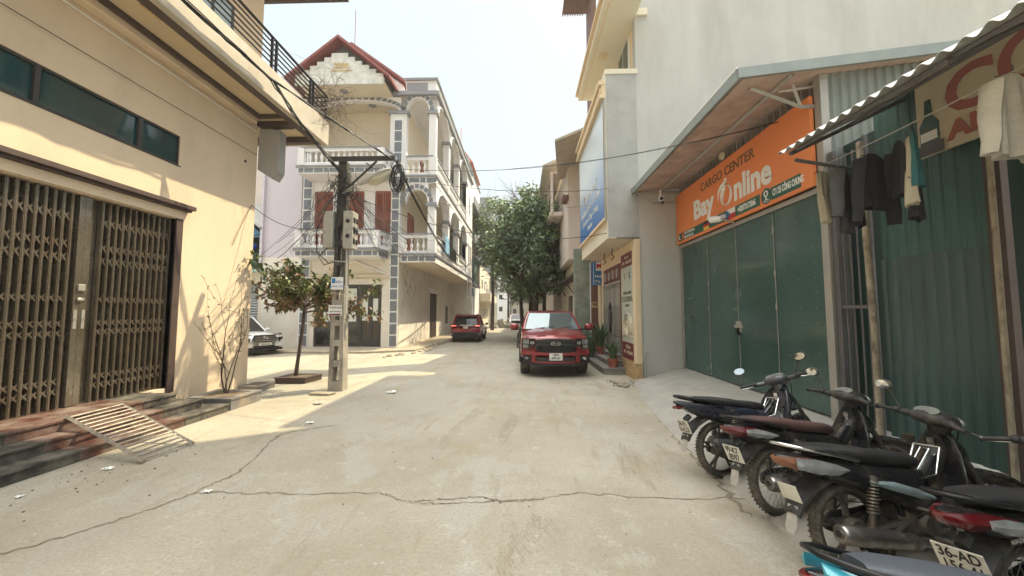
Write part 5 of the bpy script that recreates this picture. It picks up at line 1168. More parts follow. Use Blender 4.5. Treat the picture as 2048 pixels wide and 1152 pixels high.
# ================================================================ big trees
def big_tree(name, label, x, y, zc, rx, ry, rz_, seed, m, n_clump, n_leaf, lsize, trunks, tr_r=.2, low=0, group='trees in the street'):
    r = random.Random(seed); e = empty(name, (x, y, 0), label=label, cat='tree', group=group)
    t = MB(); tips = []
    for (dx, dy, lean) in trunks:
        b = Vector((x+dx, y+dy, 0)); d = Vector((lean, r.uniform(-.1, .1), 1)).normalized(); top = b+d*(zc-rz_*.75)
        t.tube([b, b.lerp(top, .5)+Vector((r.uniform(-.1, .1), 0, 0)), top], [tr_r, tr_r*.8, tr_r*.7], 8)
        for k in range(7):
            branch(t, top-d*r.uniform(0, .8), Vector((r.gauss(0, .7), r.gauss(0, .7), .9)).normalized(), rz_*r.uniform(.8, 1.3), tr_r*.45, r, 2, tips, .05)
    t.build('trunk', M['bark'], e, smooth=60)
    v = []; f = []; mid = []
    cl = []
    for k in range(n_clump):
        d = rv(r); rad = r.uniform(.45, 1)**.5; wob = .8+.35*mnoise.noise(d*1.7+Vector((seed, 0, 0)))+.1
        c = Vector((x+d.x*rx*rad*wob, y+d.y*ry*rad*wob, zc+d.z*rz_*rad*wob))
        cl.append(c)
    v2 = []; f2 = []
    for c in cl:
        s = r.uniform(.28, .6)*rx/3; tgt = (v, f) if r.random() < .72 else (v2, f2)
        for k in range(int(n_leaf*r.uniform(.5, 1.4))):
            g_ = Vector((r.gauss(0, s), r.gauss(0, s), r.gauss(0, s*.5))); p = c+g_
            d = (g_.normalized()+rv(r)*.7+Vector((0, 0, -.25))).normalized(); leafcard(*tgt, p, d, (rv(r)*.8+Vector((0, 0, 1))).normalized(), lsize*r.uniform(.7, 1.3), lsize*.5)
    q = MB(); q.m = 0; q.v = v; q.f = f; q.mi = [0]*len(f); o = len(v); q.v = v+v2; q.f = f+[tuple(i+o for i in g_) for g_ in f2]; q.mi += [1]*len(f2)
    q.build('crown', [M[m], M['leaf_mid']], e); return e
big_tree('street_shade_tree', 'largest dark green tree standing behind the red pickup', .45, 24, 5.9, 2.75, 2.8, 3.2, 3, 'leaf_dark', 160, 85, .3, [(0, 0, .03), (.35, .3, .05), (.75, .6, .08), (-.3, .5, -.08)], .16)
big_tree('street_shade_tree', 'tall pale green tree behind the largest one, its top rising highest', 1.0, 33, 9.9, 1.9, 2.2, 4.1, 5, 'leaf_mid', 80, 45, .34, [(0, 0, 0)], .2)
big_tree('street_shade_tree', 'pale green tree beside the white house end on the left of the street', -3.1, 38, 10.4, 2.7, 2.6, 3.9, 8, 'leaf_mid', 95, 48, .36, [(0, 0, 0)], .2)
big_tree('street_shade_tree', 'small low tree by the far shops on the left', -2.2, 58, 7.5, 3, 3, 3, 9, 'leaf_dark', 60, 45, .4, [(0, 0, 0)], .2)
big_tree('street_shade_tree', 'far low tree on the right beyond the row houses', 1.3, 48, 5.2, 1.9, 2.2, 2.6, 10, 'leaf_mid', 60, 45, .36, [(0, 0, 0)], .15)
# ================================================================ vehicles
dm('paint_red', (.24, .016, .02), .28, metal=.25, var=.04, coat=.9, dirt=(.2, .1, .07), damt=.2, dscale=2)
dm('paint_dark_red', (.22, .012, .02), .28, metal=.25, var=.03, coat=.9)
dm('paint_white', (.75, .75, .74), .3, var=.02, coat=.8)
dm('car_glass', (.16, .2, .21), .03, metal=.55, var=0, spec=1)
dm('plastic_black', (.02, .02, .021), .55, var=.1, dirt=(.12, .1, .08), damt=.35, dscale=5)
dm('tyre', (.025, .024, .022), .85, var=.2, scale=12, bump=.4, bscale=80, dirt=(.2, .165, .12), damt=.8, dscale=6, dth=(.38, .65))
dm('rim', (.25, .25, .25), .4, metal=.8, var=.1, dirt=(.16, .13, .09), damt=.5, dscale=8)
dm('rim_black', (.03, .028, .026), .5, metal=.3, var=.1, dirt=(.2, .16, .11), damt=.7, dscale=9)
dm('chrome', (.75, .75, .74), .12, metal=1, var=.05)
dm('light_clear', (.3, .31, .3), .1, metal=.3, var=.3, scale=14, spec=.8)
dm('light_red', (.13, .005, .009), .18, var=.1, spec=.8, coat=.5)
dm('light_orange', (.24, .10, .055), .2, var=.1)
dm('light_lit_red', (1, .18, .12), .3, var=0, emit=1.2)
dm('plate_white', (.72, .71, .64), .45, var=.06, scale=14, dirt=(.35, .3, .22), damt=.3, dscale=12)
def sec(x, zc, hw, hh, p=2.6, n=20, yc=0, zb=None):
    o = []
    for k in range(n):
        a = 2*pi*(k+.5)/n; c, s = cos(a), sin(a)
        o.append((x, yc+hw*math.copysign(abs(c)**(2/p), c), zc+hh*math.copysign(abs(s)**(2/p), s)))
    return o
def car_wheel(parent, x, y, r_, w_, name='wheel'):
    s = 1 if y > 0 else -1; q = MB()
    q.lathe([(r_*.64, -w_*.42), (r_*.66, -w_*.3), (r_*.6, -w_*.1), (r_*.6, w_*.3)], (x, y, r_), 'y', 24) if s < 0 else q.lathe([(r_*.64, w_*.42), (r_*.66, w_*.3), (r_*.6, w_*.1), (r_*.6, -w_*.3)], (x, y, r_), 'y', 24)
    for k in range(6):
        a = k*pi/3; T_ = Matrix.Translation((x, y+s*w_*.3, r_)) @ Matrix.Rotation(a, 4, 'Y'); q.box(-.03, -.015, 0, .03, .015, r_*.64, T_)
    q.lathe([(0, 0), (.07, 0), (.07, .03*s), (0, .04*s)], (x, y+s*w_*.3, r_), 'y', 14)
    o = q.build(name, M['rim'], parent, smooth=40)
    q = MB(); R0 = r_; q.lathe([(R0*.66, -w_*.42), (R0*.8, -w_*.5), (R0*.95, -w_*.47), (R0, -w_*.36), (R0, w_*.36), (R0*.95, w_*.47), (R0*.8, w_*.5), (R0*.66, w_*.42)], (x, y, r_), 'y', 32)
    for k in range(40):
        a = k*2*pi/40; T_ = Matrix.Translation((x, y, r_)) @ Matrix.Rotation(a, 4, 'Y'); q.box(-.012, -w_*.4, R0-.004, .012, w_*.4, R0+.006, T_)
    q.build('tyre', M['tyre'], o, smooth=40)
def shell(st, nx=None, zfun=None):
    """st: (x, halfwidth, zbottom, zbelt, ztop, topwidth, crown)"""
    rings = []
    for (x, w, zb, zm, zt, wt, cr_) in st:
        half = [(0, zb), (w*.8, zb), (w*.97, zb+.1), (w, zb+.25), (w*1.0, lerp(zb+.25, zm, .5)), (w*.985, zm), (lerp(w*.985, wt, .25), lerp(zm, zt, .7)), (wt, zt), (wt*.6, zt+cr_*.75), (0, zt+cr_)]
        ring = [(y, z) for y, z in half]+[(-y, z) for y, z in half[-2:0:-1]]
        rings.append([((x-(nx(abs(y)/.93) if nx and x > 1.6 else 0)*(x-1.6)), y, z) for y, z in ring])
    return rings
# ---- red pickup
pk = empty('pickup_truck', (.915, 12.90, 0), R(-90), label='red double-cab pickup truck parked facing the camera', cat='pickup truck', world=False)
nf = lambda t: .26*max(0, t)**2.6
b = MB(); b.loft(shell([(-2.68, .9, .5, 1.0, 1.27, .9, 0), (-2.6, .93, .45, 1.0, 1.29, .9, 0), (-1.3, .93, .42, 1.0, 1.29, .9, .02), (1.05, .93, .42, 1.05, 1.28, .88, .02), (1.35, .935, .42, 1.03, 1.26, .8, .05), (1.9, .935, .42, .99, 1.19, .76, .055), (2.3, .93, .42, .97, 1.13, .74, .05), (2.48, .92, .43, .95, 1.085, .72, .04), (2.56, .91, .45, .9, 1.04, .7, .02), (2.585, .9, .5, .86, .98, .7, .01)], nf))
body = b.build('body', M['paint_red'], pk, smooth=32)
b = MB(); hz = lambda x: lerp(1.105, 1.3, (2.5-x)/1.35)
for s in (-1, 1):
    b.loft([[(x, s*.50, hz(x)+.0), (x, s*.44, hz(x)+.035), (x, s*.24, hz(x)+.03), (x, s*.2, hz(x)+.0)] for x in (2.42, 2.2, 1.8, 1.4, 1.2)])
b.build('hood_ridge', M['paint_red'], body, smooth=50)
b = MB()
for s in (-1, 1): b.tube([(2.40, s*.73, 1.105), (2.1, s*.775, 1.165), (1.7, s*.79, 1.225), (1.35, s*.80, 1.268)], .006, 4); b.tube([(1.0, s*.936, .5), (1.0, s*.94, 1.05), (1.02, s*.90, 1.22)], .006, 4); b.tube([(-.2, s*.936, .5), (-.2, s*.94, 1.05), (-.2, s*.90, 1.25)], .006, 4)
b.tube([(2.585-.26*(abs(y)/.93)**2.6, y, 1.082) for y in [-.72+.09*i for i in range(17)]], .006, 4)
b.build('panel_gap', M['black'], body)
fx = lambda y, o=0: 2.585+o-nf(abs(y)/.93)*.985
def fpanel(mb, ys, z0f, z1f, o, d=.05):
    rings = []
    for y in ys: rings.append([(fx(y, o), y, z0f(y)), (fx(y, o), y, z1f(y)), (fx(y, o-d), y, z1f(y)), (fx(y, o-d), y, z0f(y))])
    mb.loft(rings)
c_ = lambda v: (lambda y: v)
yy = [-.52+1.04*i/16 for i in range(17)]
g = MB(); fpanel(g, yy, lambda y: .69+.07*(abs(y)/.5)**3, lambda y: 1.06-.02*(abs(y)/.5)**2, .02); gr = g.build('grille', M['plastic_black'], pk)
g = MB()
for z in (.9, 1.0): fpanel(g, yy, c_(z-.022), c_(z+.022), .045, .03)
fpanel(g, yy, lambda y: 1.04-.02*(abs(y)/.5)**2, lambda y: 1.075-.02*(abs(y)/.5)**2, .04, .03)
g.build('grille_bar', M['dark_frame'], gr)
g = MB()
for z in (.74, .78, .82, .86):
    for k in range(19): y = -.45+k*.05+(.025 if int(z*100) % 8 < 4 else 0); g.box(fx(y, .018), y-.02, z-.012, fx(y, .028), y+.02, z+.012)
g.build('grille_mesh', M['black_steel'], gr)
g = MB(); g.lathe([(0, .012), (.5, .012), (.52, 0), (0, 0)], (0, 0, 0), 'x', 24, Matrix.Translation((fx(0, .045), 0, .945)) @ Matrix.Diagonal((1, .24, .1, 1))); g.tube([(fx(0, .066), .125*cos(t*pi/12), .945+.052*sin(t*pi/12)) for t in range(25)], .009, 5); em = g.build('emblem', M['chrome'], pk)
g = MB(); g.lathe([(0, .014), (.43, .014), (.43, 0), (0, 0)], (0, 0, 0), 'x', 24, Matrix.Translation((fx(0, .049), 0, .945)) @ Matrix.Diagonal((1, .24, .1, 1))); g.build('emblem_field', M['glass_dark'], em)
FX = Matrix(((0, 0, 1, 0), (1, 0, 0, 0), (0, 1, 0, 0), (0, 0, 0, 1)))
g = MB(); g.text('Ford', .085, Matrix.Translation((fx(0, .068), 0, .945)) @ FX, shear=.3, bold=.002); g.build('lettering', M['chrome'], em)
for s in (-1, 1):
    ys = [s*(.53+.36*i/6) for i in range(7)]
    g = MB(); fpanel(g, ys, lambda y: .80+.0*abs(y) if abs(y) > .68 else .88, c_(1.07), .02, .1); hl = g.build('headlight', M['glass_dark'], pk)
    g = MB(); fpanel(g, [s*(.70+.16*i/4) for i in range(5)], c_(.93), c_(1.05), .035, .02); fpanel(g, [s*(.72+.14*i/4) for i in range(5)], c_(.81), c_(.905), .035, .02); fpanel(g, [s*(.56+.11*i/3) for i in range(4)], c_(.92), c_(1.0), .032, .02); g.build('headlight_lens', M['light_clear'], hl)
    g = MB(); fpanel(g, [s*(.58+.28*i/5) for i in range(6)], c_(.455), c_(.6), .0, .05); fg = g.build('fog_housing', M['plastic_black'], pk)
    g = MB(); g.tube([(fx(.74, .02), s*.72, .53), (fx(.74, .02), s*.77, .565), (fx(.76, .02), s*.82, .53), (fx(.74, .02), s*.77, .495), (fx(.74, .02), s*.72, .53)], .012, 5); g.ell((fx(.76, .0), s*.77, .53), (.03, .035, .025)); g.build('fog_lamp', M['light_clear'], fg)
    # mirrors
    g = MB(); g.loft([sec(x, 1.36, w_, h_, 3, 14, s*1.12) for x, w_, h_ in ((1.05, .12, .09), (1.12, .135, .105), (1.2, .12, .09), (1.24, .06, .05))]); mr_ = g.build('wing_mirror', M['paint_red'], pk, smooth=50)
    g = MB(); g.box(1.08, min(s*.86, s*1.05), 1.25, 1.16, max(s*.86, s*1.05), 1.3); g.loft([sec(x, 1.28, .11, .035, 3, 14, s*1.12) for x in (1.04, 1.2)]); g.build('mirror_foot', M['plastic_black'], mr_)
    # wheel arches and wheels
    for xw in (1.62, -1.6):
        g = MB(); g.tube([(xw+.47*cos(a), s*.925, .38+.45*sin(a)) for a in [pi*t/14 for t in range(15)]], .045, 6); g.build('wheel_arch', M['plastic_black'], pk, smooth=60)
        car_wheel(pk, xw, s*.80, .385, .27)
g = MB(); fpanel(g, [-.86+1.72*i/20 for i in range(21)], lambda y: .33+.05*(abs(y)/.86)**4, lambda y: .44, .01, .25); g.build('lower_bumper', M['plastic_black'], pk)
g = MB(); fpanel(g, [-.5+i*.1 for i in range(11)], c_(.455), c_(.565), .022, .04); g.build('lower_intake', M['plastic_black'], pk)
g = MB(); fpanel(g, [-.86+1.72*i/20 for i in range(21)], lambda y: .40+.05*(abs(y)/.86)**2, lambda y: .455+.0*y if abs(y) < .56 else .44, .03, .06)
for s in (-1, 1): fpanel(g, [s*(.54+.03*i) for i in range(4)], c_(.42), c_(.78), .03, .05)
fpanel(g, [-.9+1.8*i/20 for i in range(21)], lambda y: .615+.02*(abs(y)/.9)**2, lambda y: .69+.08*(abs(y)/.9)**2, .028, .06); g.build('bumper', M['paint_red'], pk, smooth=30)
g = MB(); g.box(2.6, -.17, .49, 2.635, .17, .68); pp = g.build('number_plate', M['plate_white'], pk)
g = MB(); g.text('29H', .085, Matrix.Translation((2.637, 0, .632)) @ FX, bold=.002); g.text('699.67', .085, Matrix.Translation((2.637, 0, .545)) @ FX, bold=.002); g.build('lettering', M['black'], pp)
g = MB(); g.loft([[(1.24, y, 1.29) for y in (-.80, .80)]+[(1.26, y, 1.25) for y in (.8, -.8)], [(.38, y, 1.815) for y in (-.64, .64)]+[(.36, y, 1.78) for y in (.66, -.66)]]); 
g.loft([[(.3, -.655, 1.8), (.3, -.86, 1.28), (1.15, -.86, 1.28)], [(.3, -.64, 1.8), (.3, -.84, 1.28), (1.15, -.84, 1.28)]])
g.hexa([(1.1, -.84, 1.25), (1.1, .84, 1.25), (-1.2, .84, 1.25), (-1.2, -.84, 1.25)], [(.3, -.66, 1.81), (.3, .66, 1.81), (-.95, .66, 1.81), (-.95, -.66, 1.81)])
g.build('glass', M['car_glass'], pk)
g = MB(); g.loft([[(x, y*wd, z+.02*(1-abs(y))) for y in (-1, -.5, 0, .5, 1)]+[(x, y*wd, z-.04) for y in (1, 0, -1)] for x, wd, z in ((.42, .655, 1.815), (.3, .665, 1.84), (-.3, .68, 1.86), (-.9, .67, 1.84), (-1.0, .655, 1.8))])
for s in (-1, 1):
    g.tube([(1.28, s*.83, 1.27), (.85, s*.77, 1.53), (.38, s*.665, 1.81)], [.035, .032, .03], 6); g.tube([(-.95, s*.67, 1.8), (-1.2, s*.86, 1.27)], .05, 6); g.tube([(-.2, s*.69, 1.8), (-.2, s*.86, 1.27)], .03, 6)
g.build('roof', M['paint_red'], pk, smooth=40)
g = MB(); g.tube([(1.27, -.5, 1.3), (1.15, .1, 1.375)], .01, 4); g.tube([(1.27, .1, 1.3), (1.15, .65, 1.375)], .01, 4); g.box(1.2, -.8, 1.265, 1.34, .8, 1.29); g.build('wiper', M['plastic_black'], pk)
g = MB(); g.lathe([(0, 0), (.17, 0), (.19, .015), (.17, .03), (0, .03)], (0, 0, 0), 'x', 18, Matrix.Translation((.55, -.32, 1.42))); g.box(.2, .2, 1.2, .5, .55, 1.62); g.box(.2, -.55, 1.2, .5, -.2, 1.62); g.build('cabin_interior', M['plastic_black'], pk)
pk.scale = (1, 1.05, 1)
# ---- generic car
def make_car(name, label, loc, rz, W_, H_, paint, rear=True, L_=4.6):
    e = empty(name, loc, rz, label=label, cat='car', world=False); hl_ = L_/2; w = W_/2; belt = H_*.58
    nf2 = lambda t: .2*max(0, t)**2.5
    b = MB(); b.loft(shell([(-hl_, w*.86, .45, .7, .86, w*.8, 0), (-hl_+.06, w*.95, .35, .8, belt-.06, w*.86, .0), (-hl_+.4, w, .28, .85, belt, w*.9, 0), (0, w, .25, .82, belt, w*.9, 0), (hl_-1.25, w, .26, .8, belt-.02, w*.84, .03), (hl_-.6, w*.99, .28, .72, belt-.13, w*.78, .04), (hl_-.15, w*.95, .3, .66, belt-.25, w*.72, .03), (hl_, w*.9, .36, .6, belt-.36, w*.7, .0)], nf2)); bd = b.build('body', paint, e, smooth=35)
    g = MB(); zt = H_-.04
    g.hexa([(hl_-1.35, -w*.86, belt-.02), (hl_-1.35, w*.86, belt-.02), (-hl_+.12, w*.86, belt-.02), (-hl_+.12, -w*.86, belt-.02)], [(hl_-2.15, -w*.68, zt), (hl_-2.15, w*.68, zt), (-hl_+.5, w*.68, zt), (-hl_+.5, -w*.68, zt)]); g.build('glass', M['glass_dark'], e)
    g = MB(); g.loft([[(x, y*wd, z+.02*(1-abs(y))) for y in (-1, -.5, 0, .5, 1)]+[(x, y*wd, z-.05) for y in (1, 0, -1)] for x, wd, z in ((hl_-2.1, w*.68, zt-.01), (hl_-2.3, w*.7, zt+.02), (0, w*.71, zt+.03), (-hl_+.5, w*.69, zt+.02), (-hl_+.3, w*.66, zt-.03))])
    for s in (-1, 1):
        g.tube([(hl_-1.33, s*w*.87, belt), (hl_-2.13, s*w*.68, zt)], .035, 6); g.tube([(-hl_+.14, s*w*.86, belt-.03), (-hl_+.48, s*w*.68, zt)], .06, 6); g.tube([(-.1, s*w*.87, belt), (-.15, s*w*.69, zt)], .035, 6); g.tube([(-hl_+1, s*w*.87, belt), (-hl_+1, s*w*.69, zt)], .05, 6)
    g.build('roof', paint, e, smooth=40)
    for s in (-1, 1):
        g = MB(); g.loft([sec(x, belt+.07, w_, h_, 3, 12, s*(w+.12)) for x, w_, h_ in ((hl_-1.65, .1, .07), (hl_-1.55, .1, .075), (hl_-1.47, .05, .04))]); g.box(hl_-1.6, min(s*w*.86, s*(w+.05)), belt, hl_-1.55, max(s*w*.86, s*(w+.05)), belt+.04); g.build('wing_mirror', M['plastic_black'] if rear else paint, e, smooth=50)
        for xw in (hl_-.88, -hl_+.9):
            g = MB(); g.tube([(xw+.40*cos(a), s*(w-.01), .33+.38*sin(a)) for a in [pi*t/12 for t in range(13)]], .04, 6); g.build('wheel_arch', M['plastic_black'], e); car_wheel(e, xw, s*(w-.13), .335, .23)
        g = MB(); g.tube([(hl_-2.3, s*w*.66, zt+.05), (-hl_+.7, s*w*.66, zt+.06)], .02, 5); g.build('roof_rail', M['rim'], e)
    return e, hl_, w, belt
suv, hl_, w, belt = make_car('red_car', 'dark red car parked on the left with its tail towards the camera', (-3.47, 24.6, 0), R(91), 1.84, 1.68, M['paint_dark_red'])
FXN = Matrix(((0, 0, -1, 0), (-1, 0, 0, 0), (0, 1, 0, 0), (0, 0, 0, 1)))
g = MB(); g.box(-hl_-.04, -w*.9, .38, -hl_+.2, w*.9, .62); g.box(-hl_-.02, -w*.75, .24, -hl_+.2, w*.75, .38); g.build('rear_bumper', M['plastic_black'], suv, bevel=.03)
g = MB(); g.box(-hl_-.055, -.13, .84, -hl_+.05, .13, .98); pl_ = g.build('number_plate', M['plate_white'], suv)
g = MB(); g.text('30A', .06, Matrix.Translation((-hl_-.058, 0, .94)) @ FXN); g.text('455.14', .055, Matrix.Translation((-hl_-.058, 0, .88)) @ FXN); g.build('lettering', M['black'], pl_)
g = MB(); g.box(-hl_-.05, -.35, 1.02, -hl_+.05, .35, 1.055); g.build('chrome_strip', M['chrome'], suv)
for s in (-1, 1):
    g = MB(); g.hexa([(-hl_-.03, s*.5, .96), (-hl_-.03, s*.88, .92), (-hl_+.3, s*.93, .92), (-hl_+.3, s*.5, .96)], [(-hl_-.0, s*.5, 1.05), (-hl_+.0, s*.88, 1.08), (-hl_+.35, s*.93, 1.08), (-hl_+.3, s*.5, 1.05)]); tl_ = g.build('tail_light', M['light_red'], suv)
    g = MB(); g.box(-hl_-.04, s*.72-.14, .985, -hl_, s*.72+.14, 1.02); g.build('lit_lamp', M['light_lit_red'], tl_)
    g = MB(); g.ell((-hl_-.03, s*.8, .52), (.03, .05, .05)); g.build('reflector', M['light_clear'], suv)
g = MB(); g.box(-hl_+.33, -.14, 1.6, -hl_+.38, .14, 1.64); g.build('brake_lamp', M['light_lit_red'], suv)
g = MB(); g.box(-hl_+.24, -w*.62, 1.63, -hl_+.5, w*.62, 1.67); g.build('spoiler', M['paint_dark_red'], suv, bevel=.01)
wc, hl_, w, belt = make_car('white_car', 'white car whose front shows past the corner of the cream house', (-12.95, 16.35, 0), R(-24), 1.84, 1.64, M['paint_white'], False)
g = MB(); g.prism([(-.5, .62), (-.36, .46), (.36, .46), (.5, .62), (.42, .86), (-.42, .86)], 'x', hl_-.06, hl_+.02); gr = g.build('grille', M['plastic_black'], wc)
g = MB()
for z in (.54, .62, .7, .78): g.box(hl_+.0, -.42, z-.01, hl_+.035, .42, z+.01)
g.tube([(hl_+.02, -.5, .62), (hl_+.02, -.36, .45), (hl_+.02, .36, .45), (hl_+.02, .5, .62)], .014, 5); g.build('grille_bar', M['chrome'], gr)
g = MB(); T_ = Matrix.Translation((hl_+.045, 0, .74)); g.tube([(hl_+.045, .085*cos(t*pi/8), .74+.045*sin(t*pi/8)) for t in range(17)], .008, 4); g.text('H', .09, T_ @ FX, shear=.35); g.build('emblem', M['chrome'], gr)
for s in (-1, 1):
    g = MB(); g.hexa([(hl_-.02, s*.52, .84), (hl_-.28, s*.9, .84), (hl_-.4, s*.9, .84), (hl_-.2, s*.5, .84)], [(hl_-.08, s*.5, .88), (hl_-.34, s*.88, .9), (hl_-.45, s*.88, .9), (hl_-.25, s*.5, .88)]); g.hexa([(hl_-.03, s*.6, .56), (hl_-.17, s*.84, .56), (hl_-.3, s*.84, .56), (hl_-.2, s*.6, .56)], [(hl_-.02, s*.58, .72), (hl_-.18, s*.86, .74), (hl_-.3, s*.86, .74), (hl_-.2, s*.58, .72)]); g.build('headlight', M['glass_dark'], wc)
g = MB(); g.box(hl_-.3, -w*.85, .2, hl_-.04, w*.85, .3); g.box(hl_-.06, -.42, .34, hl_+.01, .42, .42); g.build('lower_bumper', M['plastic_black'], wc)
g = MB(); g.box(hl_+.02, -.26, .42, hl_+.045, .26, .52); pl_ = g.build('number_plate', M['plate_white'], wc); g = MB(); g.text('30A-741.27', .075, Matrix.Translation((hl_+.048, 0, .47)) @ FX); g.build('lettering', M['black'], pl_)
fc, hl_, w, belt = make_car('white_car', 'distant white car in the sunny far end of the street', (-.95, 51, 0), R(-88), 1.8, 1.55, M['paint_white'], False)
g = MB(); g.box(hl_-.05, -.6, .45, hl_+.02, .6, .75); g.build('grille', M['plastic_black'], fc)
# ================================================================ motorbikes
dm('bike_black', (.012, .012, .014), .22, var=.1, coat=.5, dirt=(.1, .085, .065), damt=.3, dscale=5, rvar=.4)
dm('bike_navy', (.016, .02, .034), .25, var=.1, coat=.5, dirt=(.1, .085, .065), damt=.3, dscale=5, rvar=.4)
dm('bike_grey', (.085, .088, .095), .35, metal=.3, var=.1, coat=.3)
dm('bike_plastic', (.03, .029, .028), .6, var=.15, dirt=(.16, .135, .1), damt=.5, dscale=7)
dm('seat_black', (.016, .016, .017), .5, var=.1, bump=.25, bscale=150, dirt=(.09, .08, .065), damt=.3, dscale=6)
dm('seat_brown', (.09, .045, .038), .6, var=.2, scale=9, bump=.25, bscale=150, dirt=(.02, .018, .018), damt=.8, dscale=5)
dm('engine_metal', (.12, .11, .095), .55, metal=.6, var=.3, scale=14, dirt=(.13, .1, .07), damt=.8, dscale=9, bump=.4)
dm('muffler', (.3, .29, .27), .32, metal=.9, var=.2, scale=8, dirt=(.13, .1, .07), damt=.85, dscale=7, rvar=.4)
dm('spring', (.28, .25, .2), .4, metal=.7, var=.2, dirt=(.13, .1, .07), damt=.6, dscale=20)
dm('mirror_face', (.75, .78, .78), .04, metal=1, var=0)
dm('mudflap', (.38, .36, .32), .8, var=.15, scale=12)
dm('cyan_panel', (.05, .33, .42), .2, var=.3, scale=4, coat=.6)
dm('seat_slate', (.07, .08, .095), .5, var=.1, bump=.2, bscale=120)
dm('teal_decal', (.24, .31, .32), .4, var=.1, dirt=(.08, .07, .06), damt=.5, dscale=9)
dm('glass_gauge', (.2, .21, .19), .12, var=.2, scale=9)
FYN = Matrix(((1, 0, 0, 0), (0, 0, -1, 0), (0, 1, 0, 0), (0, 0, 0, 1)))      # text readable from the bike's right side (-y)
def bike_wheel(e, ax, r_, kind, T=None, w_=.042):
    q = MB(T); rr_ = r_-.062
    q.lathe([(rr_+.012, -w_*.6), (rr_-.004, -w_*.55), (rr_-.012, -w_*.2), (rr_-.012, w_*.2), (rr_-.004, w_*.55), (rr_+.012, w_*.6)], ax, 'y', 36)
    q.lathe([(0, -.06), (.05, -.06), (.06, -.045), (.06, .045), (.05, .06), (0, .06)], ax, 'y', 20)
    q.lathe([(0, .05), (.012, .05), (.012, .14), (0, .14)], ax, 'y', 8); q.lathe([(0, -.05), (.012, -.05), (.012, -.14), (0, -.14)], ax, 'y', 8)
    if kind == 'wire':
        for k in range(36):
            a = k*2*pi/36; a2 = a+(.32 if k % 2 else -.32); s = 1 if (k//2) % 2 else -1
            q.tube([(ax[0]+.055*cos(a2), s*.04, ax[2]+.055*sin(a2)), (ax[0]+rr_*cos(a), 0, ax[2]+rr_*sin(a))], .0022, 4, False)
    else:
        for k in range(5):
            a = k*2*pi/5+.3
            for da in (-.13, .13):
                q.tube([(ax[0]+.04*cos(a), 0, ax[2]+.04*sin(a)), (ax[0]+rr_*.6*cos(a+da*.6), 0, ax[2]+rr_*.6*sin(a+da*.6)), (ax[0]+rr_*cos(a+da), 0, ax[2]+rr_*sin(a+da))], [.02, .013, .015], 6)
    o = q.build('wheel', M['rim'] if kind == 'wire' else M['rim_black'], e, smooth=40)
    q = MB(T); prof = [(rr_+.01, -w_*.62), (rr_+.03, -w_*.95), (rr_+.048, -w_*.85), (r_-.004, -w_*.5), (r_, 0), (r_-.004, w_*.5), (rr_+.048, w_*.85), (rr_+.03, w_*.95), (rr_+.01, w_*.62)]
    q.lathe(prof, ax, 'y', 44)
    for k in range(52):
        a = k*2*pi/52
        for s in (-1, 1):
            T2 = Matrix.Translation(ax) @ Matrix.Rotation(-a, 4, 'Y') @ Matrix.Translation((r_-.006, s*w_*.42, 0)) @ Matrix.Rotation(s*.45, 4, 'X') @ Matrix.Rotation(-s*.5, 4, 'Z'); q.box(-.008, -w_*.38, -.0045, .0035, w_*.38, .0045, T2)
    q.build('tyre', M['tyre'], o, smooth=40)
